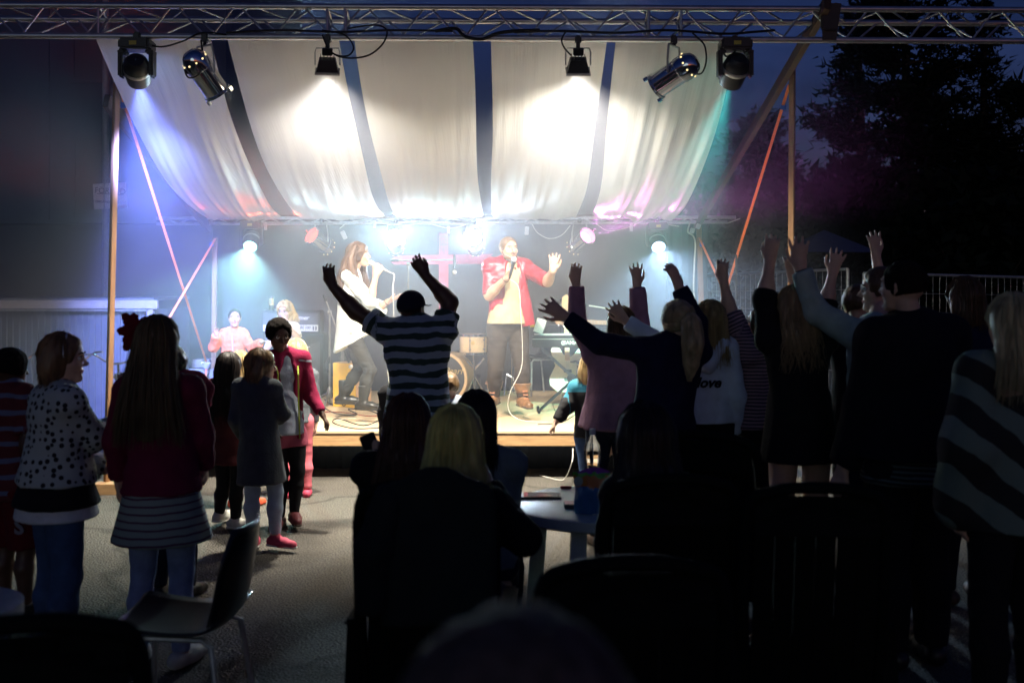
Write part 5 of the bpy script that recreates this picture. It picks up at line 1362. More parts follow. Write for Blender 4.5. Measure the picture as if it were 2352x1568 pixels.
# shell chair on stage
def shell_chair(label, M, m, legm, cat="chair", s=1.0, group=None):
    th = thing("shell_chair", label, cat, M.translation, group)
    nu, nv = 12, 18; vs, fs = [], []
    prof = [(.23, .43), (.21, .455), (.12, .44), (0, .428), (-.12, .43), (-.19, .455), (-.225, .52), (-.245, .62), (-.265, .72), (-.285, .82)]
    sm = spline([V((0, a, b2)) for a, b2 in prof], 3)
    for j, p in enumerate(sm):
        t = j / (len(sm) - 1); w = .21 + .015 * math.sin(t * 3.1); w = w * (1 - max(0, t - .88) * 2.2)
        for i in range(nu + 1):
            u = 2 * i / nu - 1; curve = .028 * u * u
            vs.append(M @ (V((u * w, p.y + (curve * 1.3 if t > .6 else 0), p.z + (curve if t <= .6 else 0))) * s))
    n1 = nu + 1
    for j in range(len(sm) - 1):
        for i in range(nu): a = j * n1 + i; fs.append((a, a + 1, a + n1 + 1, a + n1))
    o = MB().add(vs, fs).build("seat_shell", m, th, smooth=True, sharp=180)
    sd = o.modifiers.new("thickness", 'SOLIDIFY'); sd.thickness = .010
    for sx in (-1, 1):
        MB().tube([M @ (V((sx * .20, .19, .0)) * s), M @ (V((sx * .17, .17, .40)) * s), M @ (V((sx * .15, .13, .425)) * s), M @ (V((sx * .15, -.13, .42)) * s), M @ (V((sx * .17, -.17, .40)) * s), M @ (V((sx * .20, -.23, 0)) * s)], .011 * s, 8).build("leg_tube", legm, th, smooth=True)
    q = MB(); q.cyl(M @ (V((-.15, .05, .42)) * s), M @ (V((.15, .05, .42)) * s), .009, n=6); q.build("cross_tube", legm, th)
    return th
p = deck(1345, 925); shell_chair("black shell chair with chrome legs on stage behind the keyboard", Matrix.Translation(p) @ Matrix.Rotation(math.radians(200), 4, 'Z'), mat("black_shell", (.03, .03, .032), .25), m_chrome)
p = deck(1232, 905); shell_chair("dark shell chair by the drums, mostly hidden by the singing man", Matrix.Translation(p) @ Matrix.Rotation(math.radians(120), 4, 'Z'), m_blackm, m_steel)
# drums
dr = thing("drum_kit", "drum kit with pale wooden tom behind the singing man", "drums", deck(1060, 905)); dD = 12.35
c = P(1088, 790, dD); r_, h_ = .152, .20
MB().lathe([(.001, h_ / 2), (r_ * .97, h_ / 2), (r_, h_ / 2 - .01), (r_, -h_ / 2 + .01), (r_ * .97, -h_ / 2), (.001, -h_ / 2)], 32, Matrix.Translation(c)).build("tom_shell", mat("pale_maple_lacquer", (.72, .52, .30), .25, var=.08), dr, smooth=True)
for zz in (h_ / 2, -h_ / 2): MB().lathe([(r_ + .002, -.014), (r_ + .010, -.012), (r_ + .010, .012), (r_ + .002, .014)], 32, Matrix.Translation(c + V((0, 0, zz)))).build("hoop", m_chrome, dr, smooth=True)
for k in range(6):
    a = 2 * math.pi * k / 6 + .3; q = MB()
    for zz in (.05, -.05): q.sphere(c + V((math.cos(a) * (r_ + .008), math.sin(a) * (r_ + .008), zz)), .013, 8, 6)
    q.cyl(c + V((math.cos(a) * (r_ + .012), math.sin(a) * (r_ + .012), .09)), c + V((math.cos(a) * (r_ + .012), math.sin(a) * (r_ + .012), -.09)), .004, n=5); q.build("lug", m_chrome, dr, smooth=True)
MB().lathe([(.001, .001), (.022, 0)], 16, facing(c + V((-.005, -r_ - .001, .02)))).build("badge", mat("gold_badge", (.6, .4, .12), .3, metal=.6), dr)
bc = P(1016, 868, 12.2); bM = Matrix.Translation(bc) @ Matrix.Rotation(math.radians(90), 4, 'X') @ Matrix.Rotation(math.radians(-12), 4, 'Y')
MB().lathe([(.27, .02), (.27, -.40), (.001, -.40)], 40, bM).build("bass_drum_shell", mat("pale_maple_lacquer", (.72, .52, .30), .25), dr, smooth=True)
MB().lathe([(.26, .03), (.29, .03), (.29, -.01), (.26, -.01), (.26, .03)], 40, bM).build("bass_drum_hoop", mat("hoop_maple", (.62, .42, .22), .3), dr, smooth=True)
MB().lathe([(.001, .022), (.262, .020)], 40, bM).build("bass_drum_head", mat("black_drum_head", (.03, .03, .035), .35), dr, smooth=True)
text_part("drum_head_lettering", "Pearl", .10, bM @ Matrix.Translation((.13, .08, .026)), mat("gold_print_b", (.5, .35, .12), .4), dr, shear=.3)
q = MB(); st = P(1088, 830, dD)
for (a, b2) in (((1088, 812), (1090, 905)), ((1090, 848), (1066, 824)), ((1090, 848), (1112, 822)), ((1090, 860), (1068, 912)), ((1090, 860), (1116, 910))): q.cyl(P(a[0], a[1], dD), P(b2[0], b2[1], dD - .02), .011, n=8)
q.build("tom_stand", m_chrome, dr, smooth=True)
q = MB()
for (a, b2) in (((1178, 700), (1176, 900)), ((1164, 858), (1158, 908)), ((1164, 858), (1192, 880)), ((1166, 905), (1196, 892)), ((1176, 860), (1200, 912))): q.cyl(P(a[0], a[1], dD + .1), P(b2[0], b2[1], dD + .05), .010, n=8)
q.build("cymbal_stand", m_chrome, dr, smooth=True)
q = MB()
for (a, b2) in (((1114, 880), (1134, 882)), ((1118, 900), (1134, 884)), ((1100, 905), (1132, 912))): q.cyl(P(a[0], a[1], 12.0), P(b2[0], b2[1], 12.0), .010, n=7)
q.build("pedal_frame", m_chrome, dr); MB().box(deck(1112, 916) + V((0, 0, .02)), (.10, .24, .02)).build("pedal", m_chrome, dr)
# monitor wedges
def wedge(label, M, w=.5, h=.30, dpt=.36):
    th = thing("monitor_wedge", label, "loudspeaker", M.translation); q = MB(); q.M = M; h2 = h
    prof = [(-dpt / 2, 0), (dpt / 2, 0), (dpt / 2, h * .35), (-dpt * .12, h), (-dpt / 2, h * .9)]; k = len(prof)
    q.add([(-w / 2, y, z) for y, z in prof] + [(w / 2, y, z) for y, z in prof], [tuple(range(k - 1, -1, -1)), tuple(range(k, 2 * k))] + [(i, (i + 1) % k, k + (i + 1) % k, k + i) for i in range(k)]); q.build("case", m_tolex, th)
    q = MB(); q.M = M; a, b2 = V((0, dpt / 2, h * .35)), V((0, -dpt * .12, h)); mid = (a + b2) / 2; dd = (b2 - a).normalized(); nn = V((0, -dd.z, dd.y)) * -1
    q.add([(-w * .46, *(a + dd * .02 + nn * .004)[1:]), (w * .46, *(a + dd * .02 + nn * .004)[1:]), (w * .46, *(b2 - dd * .02 + nn * .004)[1:]), (-w * .46, *(b2 - dd * .02 + nn * .004)[1:])], [(0, 1, 2, 3)]); q.build("grille", m_grille, th)
    q = MB(); q.M = M; q.box((w / 2 + .003, -.05, h * .45), (.006, .04, .025)); q.build("side_handle", m_steel, th); return th
wedge("dark monitor wedge on the deck in front of the drums", Matrix.Translation(deck(1062, 918)) , .42, .30)
wedge("monitor wedge at the right stage edge, tilted toward the singers", Matrix.Translation(deck(1680, 925)) @ Matrix.Rotation(math.radians(75), 4, 'Z'), .5, .34)
pa = thing("lamp_on_floor", "round lamp head resting on the wedge at the right stage edge", "lamp", deck(1684, 915)); q = MB(); q.lathe([(.001, .1), (.05, .09), (.062, .03), (.062, -.04), (.001, -.045)], 16, Matrix.Translation(P(1682, 862, 11.6)) @ Matrix.Rotation(math.radians(60), 4, 'Y')); q.build("housing", m_silver, pa, smooth=True)
MB().bar(P(1686, 870, 11.6), deck(1704, 920) , .03, .03).build("arm", m_blackm, pa)
bx = thing("power_drill_case", "small dark power tool box on the deck at the right stage edge", "box", deck(1664, 948)); MB().box(deck(1662, 950) + V((0, 0, .03)), (.16, .12, .06), bev=.012).build("body", mat("green_tool_box", (.03, .09, .08), .5), bx)
MB().tube([deck(1655, 950) + V((0, 0, .06)), deck(1655, 950) + V((0, 0, .10)), deck(1670, 950) + V((0, 0, .10)), deck(1670, 950) + V((0, 0, .06))], .008, 5).build("handle", m_black, bx)
# floor cables
def floor_cable(label, pts, z, m, r=.0055):
    w = [onground(x, y, z) + V((0, 0, r)) for x, y in pts]; tag(MB().tube(spline(w, 7), r, 5).build("floor_cable", m, smooth=True), label, "cable", "cables on the ground")
floor_cable("black cable looping round the singing woman's boots", [(735, 930), (770, 950), (820, 953), (800, 940), (850, 944), (875, 960), (835, 978), (778, 962), (766, 972), (815, 985), (880, 983)], DECK_Z, m_cable)
floor_cable("black cable running from the amplifier to the stage front", [(745, 918), (770, 932), (830, 935), (880, 950), (900, 962)], DECK_Z, m_cable)
floor_cable("red cable beside the cajon", [(742, 946), (790, 948), (850, 956), (895, 950)], DECK_Z, mat("red_cable", (.3, .03, .02), .5), .004)
floor_cable("black cable lying beside the left stage edge", [(430, 925), (470, 930), (500, 915), (560, 920)], DECK_Z, m_cable)
floor_cable("thin cable on the deck between the singing man and the keyboard", [(1235, 975), (1290, 970), (1350, 940), (1420, 945), (1520, 940)], DECK_Z, m_cable, .004)
for k in range(3): floor_cable(("farthest black cable crossing the asphalt right of the stage", "middle black cable crossing the asphalt right of the stage", "third black cable crossing the asphalt right of the stage")[k], [(1860, 1016 + 5 * k), (1900, 1020 + 6 * k), (1960, 1024 + 4 * k), (2060, 1030 + 5 * k)], 0.0, m_cable, .009)
for k in range(3): floor_cable(("black cable above the empty chair back, farthest of three", "black cable above the empty chair back, middle of three", "black cable above the empty chair back, nearest of three")[k], [(1840, 1098 + 6 * k), (1900, 1108 + 7 * k), (1990, 1112 + 5 * k), (2080, 1120 + 6 * k)], 0.0, m_cable, .009)
tag(MB().add([onground(1884, 1035) + V((0, 0, .004)), onground(1924, 1050) + V((0, 0, .03)), onground(1884, 1058) + V((0, 0, .004)), onground(1896, 1046) + V((0, 0, .06))], [(0, 1, 3), (1, 2, 3), (2, 0, 3), (0, 2, 1)]).build("cable_ramp", mat("blue_green_rubber", (.03, .09, .12), .6)), "small blue-green wedge on the asphalt right of the stage", "wedge")
q = MB().tube(spline([P(1316, 1030, 9.96), P(1314, 1060, 9.7), P(1300, 1095, 9.9), V((P(1285, 1100, 9.95).x, 9.95, .01)), V((P(1240, 1100, 10.2).x, 10.2, .008))], 6), .006, 5); tag(q.build("hanging_cable", m_wcable, smooth=True), "pale cable hanging from the stage front behind the bottle", "cable")
# plates and boxes on the left ground behind the polka girl
# truss cables
def hang(label, pts, r=.007, m=None):
    tag(MB().tube(spline([P(*p) for p in pts], 7), r, 6).build("power_cable", m or m_cable, smooth=True), label, "cable", "cables on the trusses")
T = TY - .03
hang("black cable drooping from the left moving head to its neighbour", [(322, 90, T), (335, 100, T), (372, 108, T), (420, 95, T), (455, 78, T), (485, 76, T), (520, 80, T)])
hang("black cable looping beside the left floodlight", [(742, 128, T), (752, 116, T), (778, 130, T), (812, 134, T), (850, 126, T), (880, 100, T), (888, 70, T), (860, 58, T), (800, 66, T)])
hang("second black cable loop beside the left floodlight", [(740, 70, T), (790, 80, T), (812, 108, T), (800, 128, T), (770, 126, T), (752, 108, T), (740, 80, T)])
hang("black cable bundle tied at the middle of the truss", [(1000, 72, T), (1045, 66, T), (1062, 80, T), (1080, 88, T), (1110, 90, T), (1140, 78, T), (1180, 72, T), (1240, 70, T)], .014)
hang("black cable running along the truss between the floodlights", [(520, 76, T), (640, 70, T), (780, 74, T), (900, 70, T), (1040, 72, T)], .009)
hang("black cable running along the right half of the truss", [(1180, 74, T), (1290, 72, T), (1420, 76, T), (1530, 70, T), (1660, 78, T), (1730, 74, T), (1780, 70, T)], .010)
hang("black cable from truss to the right floodlight", [(1300, 72, T), (1290, 92, T), (1296, 110, T), (1312, 128, T)])
hang("black cable looping from the right par can", [(1592, 170, T), (1612, 168, T), (1622, 140, T), (1618, 105, T), (1600, 85, T), (1590, 76, T)])
hang("black cables tangled above the right moving head", [(1660, 100, T), (1660, 118, T), (1672, 130, T), (1700, 105, T), (1690, 88, T), (1722, 92, T), (1725, 110, T), (1705, 118, T)])
hang("black cable loop round the left par can", [(432, 170, T - .12), (424, 160, T - .12), (432, 178, T - .1), (450, 176, T - .1), (464, 160, T - .1), (466, 130, T), (462, 92, T)])
B = BTY - .06
hang("white cable hanging in a bow under the back truss", [(1222, 515, B), (1235, 535, B), (1262, 548, B), (1290, 540, B), (1310, 518, B)], .006, m_wcable)
hang("white cable swagging along the right of the back truss", [(1370, 515, B), (1400, 530, B), (1450, 520, B), (1480, 505, B), (1530, 515, B), (1560, 520, B)], .006, m_wcable)
hang("white cable dropping down beside the right back post", [(1585, 510, B), (1580, 532, B), (1592, 542, B), (1597, 560, B), (1595, 600, B), (1593, 660, B), (1597, 720, B), (1594, 880, B)], .010, m_wcable)
hang("white cable along the left of the back truss", [(780, 525, B), (800, 512, B), (840, 506, B), (900, 516, B), (960, 508, B), (1030, 524, B), (1080, 514, B)], .006, m_wcable)
for i, (x, y) in enumerate(((1590, 530), (1604, 520), (790, 540), (1210, 530))): tag(MB().box(P(x, y, B - .02), (.05, .05, .10 if i > 1 else .06), Matrix.Rotation(math.radians((15, 20, -25, 4)[i]), 3, 'Y'), bev=.006).build("plug_box", mat("white_plastic", (.6, .6, .6), .5)), ("white plug box hanging lower by the right back post", "white plug box hanging upper by the right back post", "grey plug box hanging over the singing woman", "grey plug box hanging right of the singing man")[i], "plug box")
for i, (x, y) in enumerate(((610, 520), (860, 515), (1450, 523), (1030, 528))): tag(MB().box(P(x, y, B - .02), (.035, .02, .09)).build("cable_tie_tag", mat("pale_tape", (.5, .5, .52), .6)), ("pale tag under the back truss near the cyan lamp", "pale tag under the back truss left of the first white lamp", "pale tag under the back truss near the blue-white lamp", "pale tag between the two white back lamps")[i], "tag")
tag(MB().box(P(1518, 518, B - .05), (.07, .01, .035)).build("yellow_lamp_label", mat("yellow_label", (.5, .42, .05), .5)), "yellow label above the blue-white back lamp", "label")
# ------------------------------------------------------------------ people on the stage
def microphone(label, a, b, m_head=None):
    "hand microphone from grille a to tail b"
    a, b = V(a), V(b); th = thing("microphone", label, "microphone", a); d = (b - a).normalized()
    MB().sphere(a, .027, 14, 10).build("grille", mat("mic_grille", (.62, .62, .62), .35, metal=.6, var=.25, scale=200, bump=.5, bscale=400), th, smooth=True)
    MB().lathe([(.001, 0), (.022, .0), (.024, -.012), (.018, -.03), (.012, -.15), (.009, -.155), (.009, -.18), (.001, -.18)], 14, Matrix.Translation(a + d * .016) @ frame(d)).build("handle", m_head or m_black, th, smooth=True)
    return th, a + d * .195
m_blouse = fabric("white_blouse", (.60, .62, .56), .8, bump=.2); m_olive = fabric("olive_jeans", (.03, .028, .022), .7, var=.2); m_blackboot = mat("black_boot_leather", (.022, .019, .014), .32, var=.3, bump=.2, bscale=40)
def boots(m, sole, laces=None, high=.085, cuff=0.0):
    base = shoes(m, sole, high, 1.02)
    def fn(F_, th, vox):
        base(F_, th, min(vox, .008)); H = F_.H
        if cuff:
            for s_ in 'LR':
                q = Shape(); A = F_.an[s_] + V((0, 0, high * H)); q.cone(A - V((0, 0, .02)), A + V((0, 0, .025)), .042 * H, .050 * H, .01, flat=True); grow("boot_cuff", q, .007, m, th, .003, (25, 25, 25))
        if laces is not None:
            for s_ in 'LR':
                A = F_.an[s_]; fd = V(F_.ft[s_]); fd.z = 0; fd.normalize(); sd = V((fd.y, -fd.x, 0)); q = MB()
                for i in range(5):
                    t = i / 4; c = A + fd * (.034 + .035 * (1 - t)) * H * 1.0 + V((0, 0, (-.008 + .075 * t) * H))
                    q.tube([c - sd * .026 + V((0, 0, .006)), c + fd * .010, c + sd * .026 - V((0, 0, .006))], .0035, 5); q.tube([c - sd * .026 - V((0, 0, .006)), c + fd * .011, c + sd * .026 + V((0, 0, .006))], .0035, 5)
                q.build("lace", laces, th)
    return fn
SKIN_P = mat('warm_skin', (.46, .27, .18), .5, var=.08, scale=20, sss=.06, spec=.35)
# --- singing woman
WAVY = hairmat("wavy_brown_hair", (.09, .045, .02))
Fw = figure(812, 10.8, 1.70, yaw=93, z0=DECK_Z, hips=(809, 752), sho=(807, 636), head=(824, 588), hyaw=95, pitch=6, bw=.90, sw=.86, hh=.235,
            arms={'R': ((850, 692, -.17), (863, 634, -.16), (.12, .0, 1), (.1, .9, .2), 'grip'), 'L': ((862, 712, .12), (892, 692, .05), (1, -.2, .45), (-.3, .1, 1), 'open')},
            legs={'R': ((850, 850, -.11), (834, 925, -.15), (1, -.35, 0)), 'L': ((827, 846, .09), (788, 912, .18), (1, -.15, -.05))})
blouse = top(m_blouse, sleeve=.0, hem=.14, e=.018, flare=.042, wr=.010, name="blouse", wf=(8, 8, 5), seed=3, slant=.55)
def blouse_sleeves(F_, th, vox):
    s = Shape(); arm(s, F_, 'R', 1.12, .020, .02, flat=True, flare=.018); arm(s, F_, 'L', 1.45, .016, .02, flat=True, flare=.035)
    grow("sleeve", s, vox, m_blouse, th, .010, (14, 14, 14), None, 5)
make_person("woman singing on stage in white blouse and dark jeans, long wavy brown hair", Fw, SKIN_P, [trousers(m_olive, 1.98, .006, wr=.007, wf=(10, 10, 34)), blouse, blouse_sleeves],
            seq(long_hair(WAVY, .36, .10, .12, 320, wav=.014, e=.075, hairline=.26, strand=.0035, spread=140, fall=(-.12, 0, -1), wisp=.02),
                locks(WAVY, [([(816, 566, -.10), (806, 592, -.13), (810, 625, -.14), (824, 655, -.15), (842, 684, -.16)], [.03, .045, .045, .035, .012]), ([(803, 585, -.08), (793, 620, -.12), (787, 660, -.10), (782, 700, -.08)], [.04, .05, .045, .015]), ([(826, 600, .10), (838, 640, .10), (846, 672, .08)], [.03, .035, .012])], 40, wav=.010)), boots(m_blackboot, m_black, None, .10), vox=.008, face=True, mouth=.02)
mw, tail_w = microphone("silver-headed microphone held by the singing woman", P(852, 604, 10.67), P(884, 620, 10.67), mat("grey_mic", (.30, .30, .30), .4))
cbl = spline([tail_w, tail_w + V((.05, 0, -.03)), P(902, 665, 10.62), P(904, 740, 10.62), P(890, 840, 10.4), P(900, 945, 10.5), P(860, 975, 10.45), P(820, 960, 10.8), P(770, 965, 10.7)], 8)
cbl = [V((p.x, p.y, max(p.z, DECK_Z + .006))) for p in cbl]
tag(MB().tube(cbl, .0032, 6).build("microphone_cable", m_wcable, smooth=True), "pale cable hanging from the singing woman's microphone", "cable")
MB_b = MB().lathe([(.030, -.006), (.034, 0), (.030, .006)], 14, Matrix.Translation(Fw.wr['L'].lerp(Fw.el['L'], .12)) @ frame(Fw.wr['L'] - Fw.el['L'])).build("bracelet", mat("brown_leather_band", (.08, .04, .02), .5), Fw.th, smooth=True)

# --- singing man
m_redlea = mat("red_leather", (.24, .007, .02), .33, var=.22, scale=9, bump=.5, bscale=26, spec=.5); m_beige = fabric("beige_tee", (.36, .28, .165), .85); m_brownp = fabric("brown_trousers", (.036, .026, .018), .85, var=.2)
m_bootbr = mat("brown_boot_leather", (.17, .085, .035), .45, var=.3, bump=.3, bscale=40); m_lace = mat("orange_lace", (.5, .2, .1), .7); m_soleb = mat("boot_sole", (.06, .045, .03), .7)
Fm = figure(1166, 10.97, 1.82, yaw=168, z0=DECK_Z, hips=(1166, 742), sho=(1166, 614), head=(1168, 574, -.05), hyaw=152, pitch=2, bw=1.08, sw=1.02, hh=.248,
            arms={'R': ((1124, 678, -.10), (1166, 636, -.36), (.25, -.1, 1), (.9, -.35, .1), 'grip'), 'L': ((1258, 646, -.22), (1270, 622, -.46), (.10, -.05, 1), (-.25, -1, .05), 'open')},
            legs={'R': ((1138, 851, -.04), (1136, 912, .10), (-.25, -1, 0)), 'L': ((1200, 851, -.06), (1200, 917, -.06), (.35, -1, 0))})
tee = top(m_beige, sleeve=.0, hem=.0, e=.012, flare=.018, wr=.005, name="t_shirt", wf=(6, 6, 5))
def red_jacket(F_, th, vox):
    H = F_.H; s = Shape(); torso(s, F_, .029, .03, lower=False); b = F_.bw
    s.cone(F_.chest, F_.waist, .086 * H * b + .024, .078 * H * b + .026, .03, F_.fw, .76)
    s.cone(F_.waist, F_.pelvis + F_.up * .005 * H, .078 * H * b + .026, .086 * H * b + .030, .03, F_.fw, .78, flat=True)
    for s_, t in (('R', 1.0), ('L', .96)): arm(s, F_, s_, t, .020, .025, flat=True)
    # open front
    fr = F_.fw * .085 * H; top_ = F_.nb + fr * .3 + F_.up * .05 * H; r = F_.rt
    fr = fr - r * .022 * H; s.cone(F_.chest + fr + F_.up * .12 * H, F_.waist + fr, .046 * H, .058 * H, .01, r, 1.0, sub=True)
    s.cone(F_.waist + fr, F_.pelvis + fr - F_.up * .08 * H, .059 * H, .068 * H, .01, sub=True)
    o = grow("jacket", s, .009, m_redlea, th, .006, (20, 20, 26), None, 9)
    # hanging left front panel and collar
    q = Shape(); a = F_.sh['L'] + F_.fw * .055 * H + F_.sr * .03 * H - F_.up * .06 * H; b2 = F_.pelvis + F_.rt * -.105 * H + F_.fw * .066 * H - F_.up * .012 * H
    q.cone(a, a.lerp(b2, .55), .026 * H, .034 * H, .02, F_.fw, .35); q.cone(a.lerp(b2, .55), b2, .034 * H, .036 * H, .02, F_.fw, .35, flat=True)
    grow("front_panel", q, .008, m_redlea, o, .004, (20, 20, 14), None, 10)
    for sg, s_ in ((-1, 'L'), (1, 'R')):
        q = Shape(); c0 = F_.nb + F_.rt * sg * .050 * H - F_.fw * .01 * H + F_.up * .012 * H; c1 = F_.nb + F_.rt * sg * .046 * H + F_.fw * .044 * H - F_.up * .018 * H
        q.cone(c0, c1, .017 * H, .016 * H, .01, F_.rt, .5); grow("collar", q, .008, m_redlea, o, .003, (20, 20, 20))
        q = Shape(); q.cone(F_.sh[s_] + F_.up * .045 * H - F_.rt * sg * .03 * H, F_.sh[s_] + F_.up * .036 * H + F_.rt * sg * .022 * H, .022 * H, .020 * H, .01, V((0, 0, 1)), .4); grow("shoulder_tab", q, .008, m_redlea, o)
def beard(F_, th, vox):
    hc, f, r, u, q = F_.hc, F_.hf, F_.hr, F_.hu, F_.hh; at = lambda a, b, c: hc + r * (a * q) + f * (b * q) + u * (c * q)
    s = Shape()
    for sg in (-1, 1): s.cone(at(sg * .255, .03, -.08), at(sg * .20, .16, -.30), .055 * q, .075 * q, .02); s.cone(at(sg * .20, .16, -.30), at(0, .27, -.41), .075 * q, .105 * q, .02)
    s.cone(at(-.09, .36, -.165), at(.09, .36, -.165), .024 * q, .024 * q, .015)
    grow("beard", s, .007, H_SHORT, th, .003, (60, 60, 60), None, 3)
make_person("man singing on stage in red leather jacket, beige T-shirt and brown trousers, one palm raised", Fm, SKIN_P, [trousers(m_brownp, 1.93, .009, wr=.008, wf=(9, 9, 20)), tee, red_jacket, beard],
            short_hair(H_SHORT, .016, .34, -.02, .004), boots(m_bootbr, m_soleb, m_lace, .075, .03), vox=.008, face=True)
mm_, tail_m = microphone("silver-headed microphone held by the singing man", P(1181, 596, 10.50), P(1170, 642, 10.56))
cbl = spline([tail_m, P(1191, 660, 10.56), P(1196, 720, 10.55), P(1200, 800, 10.62), P(1196, 850, 10.6), P(1172, 900, 10.55), P(1168, 940, 10.6), P(1190, 962, 10.55), P(1230, 968, 10.55), P(1280, 966, 10.6), P(1330, 945, 10.9)], 8)
cbl = [V((p.x, p.y, max(p.z, DECK_Z + .006))) for p in cbl]
tag(MB().tube(cbl, .0032, 6).build("microphone_cable", m_wcable, smooth=True), "pale cable trailing from the singing man's microphone to the deck", "cable")
MB().lathe([(.036, -.005), (.039, 0), (.036, .005)], 14, Matrix.Translation(Fm.wr['R'].lerp(Fm.el['R'], .10)) @ frame(Fm.wr['R'] - Fm.el['R'])).build("wristband", m_black, Fm.th, smooth=True)

# --- child in coral jacket
m_coral = fabric("coral_fleece", (.85, .17, .06), .95, bump=.6, bscale=160); m_dkp = fabric("dark_trousers", (.02, .022, .03), .9)
Fc = figure(537, 12.2, 1.06, yaw=172, z0=DECK_Z, head=(539, 731, -.03), hyaw=165, kid=True, hh=.205, sho=(537, 768), hips=(537, 830), bw=1.15, sw=1.0,
            arms={'R': ((490, 797, -.06), (497, 768, -.20), (.1, -.4, 1), (.5, -1, 0), 'relax'), 'L': ((578, 798, -.06), (600, 786, -.22), (1, -.4, .2), (0, -.2, -1), 'relax')})
make_person("small child on stage in coral fleece jacket, arms raised", Fc, SKIN_M, [trousers(m_dkp, 1.97, .01), top(m_coral, 1.93, .08, .022, "fleece_jacket", .02, .007, .004, wf=(16, 16, 16), collar=.05)],
            short_hair(H_CROP, .012, .36, .0, .002), shoes(m_black), vox=.008, face=True)
MB().bar(Fc.nb + Fc.fw * .115 + V((0, 0, -.01)), Fc.pelvis + Fc.fw * .142 + V((0, 0, -.02)), .008, .006, V((0, -1, 0))).build("zip", m_steel, Fc.th)
# --- curly blond child
m_flower = mat("flowered_blouse", (.74, .68, .58), .85, var=.35, scale=40, bump=.2)
Ft_ = figure(655, 12.0, 1.16, yaw=184, z0=DECK_Z, head=(655, 716, -.03), hyaw=192, pitch=-6, kid=True, hh=.205, sho=(655, 752), hips=(655, 828), bw=1.0,
             arms={'L': ((683, 778, -.10), (657, 738, -.22), (-.3, -.1, 1), (-.3, 1, 0), 'relax'), 'R': ((618, 790, -.05), (604, 812, -.16), (-.4, -.6, -.5), (0, 0, -1), 'relax')})
def curls(F_, th, vox):
    long_hair(H_BLOND, .115, .10, .02, 220, wav=.022, e=.085, hairline=.27, strand=.004, spread=150, wisp=.03)(F_, th, vox)
make_person("small blond curly-haired child on stage in flowered white top, hand to nose", Ft_, SKIN, [trousers(fabric("pink_leggings", (.45, .15, .2), .9), 1.97, .008), top(m_flower, .8, .08, .014, "blouse", .03, .006, .01)], curls, shoes(m_black), vox=.008, face=True)
# ------------------------------------------------------------------ people in front of the stage
m_jeans = fabric("blue_denim", (.05, .09, .19), .9, var=.25); m_ltjeans = fabric("light_denim", (.26, .33, .50), .9, var=.2); m_dkdenim = fabric("dark_denim", (.018, .024, .045), .9, var=.25)
m_blackc = fabric("black_cotton", (.010, .010, .012), .92, var=.2); m_navy = fabric("navy_knit", (.008, .010, .038), .95, var=.2); m_whitec = fabric("white_cotton", (.62, .64, .66), .9); m_greyk = fabric("grey_knit", (.085, .095, .105), .95, bump=.5)
m_mag = fabric("magenta_fleece", (.24, .012, .05), .95, bump=.5); m_wine = fabric("wine_knit", (.16, .012, .045), .95, bump=.5); m_mauve = fabric("mauve_knit", (.30, .17, .24), .95, bump=.4); m_hood = fabric("pale_blue_jersey", (.52, .60, .72), .92)
m_sneak = mat("pale_canvas_shoe", (.5, .5, .45), .8, var=.2); m_pinksh = mat("pink_canvas_shoe", (.55, .06, .12), .7); m_orsh = mat("orange_clog", (.75, .10, .04), .5); m_brsh = mat("dark_brown_shoe", (.05, .03, .02), .6); m_wsole = mat("white_rubber", (.6, .6, .57), .7)
# cap man
m_stripe = stripemat("green_and_blue_grey_stripes", [(0, (.016, .042, .034)), (.46, (.27, .34, .42))], .078, warp=.06)
Fe = figure(958, 7.2, 1.75, yaw=4, head=(946, 711, .02), hyaw=32, pitch=4, sho=(957, 764), hips=(962, 960), bw=1.24, sw=1.12, hh=.235,
            arms={'L': ((818, 716, .05), (765, 658, .05), (-.30, 0, 1), (.3, 1, 0), 'relax'), 'R': ((1033, 694, .06), (978, 634, .1), (-.55, 0, .8), (0, 1, .3), 'relax')})
def cap(F_, th, vox):
    hc, f, r, u, q = F_.hc, F_.hf, F_.hr, F_.hu, F_.hh; R = [[r[i], f[i], u[i]] for i in range(3)]; at = lambda a, b, c: hc + r * (a * q) + f * (b * q) + u * (c * q)
    s = Shape(); s.ell(at(0, -.03, .14), (.37 * q, .455 * q, .41 * q), R, .01); s.clip(at(0, 0, .06), -u + f * .12)
    o = grow("cap", s, .008, fabric("dark_cap_cloth", (.012, .014, .03), .9), th)
    b = Shape(); b.cone(at(0, .30, .12), at(0, .66, .06), .24 * q, .20 * q, .01, u, .10); grow("cap_brim", b, .006, fabric("dark_cap_cloth", (.012, .014, .03), .9), o)
make_person("man in dark cap and broad green-and-grey striped T-shirt, both arms raised", Fe, SKIN_D, [trousers(m_dkdenim, 1.97, .012), top(m_stripe, .62, .02, .018, "t_shirt", .02, .010, .012, stripes=True, wf=(6, 6, 12))],
            seq(short_hair(H_DARK, .02, .30, -.14, .002), cap), shoes(m_brsh), vox=.011)
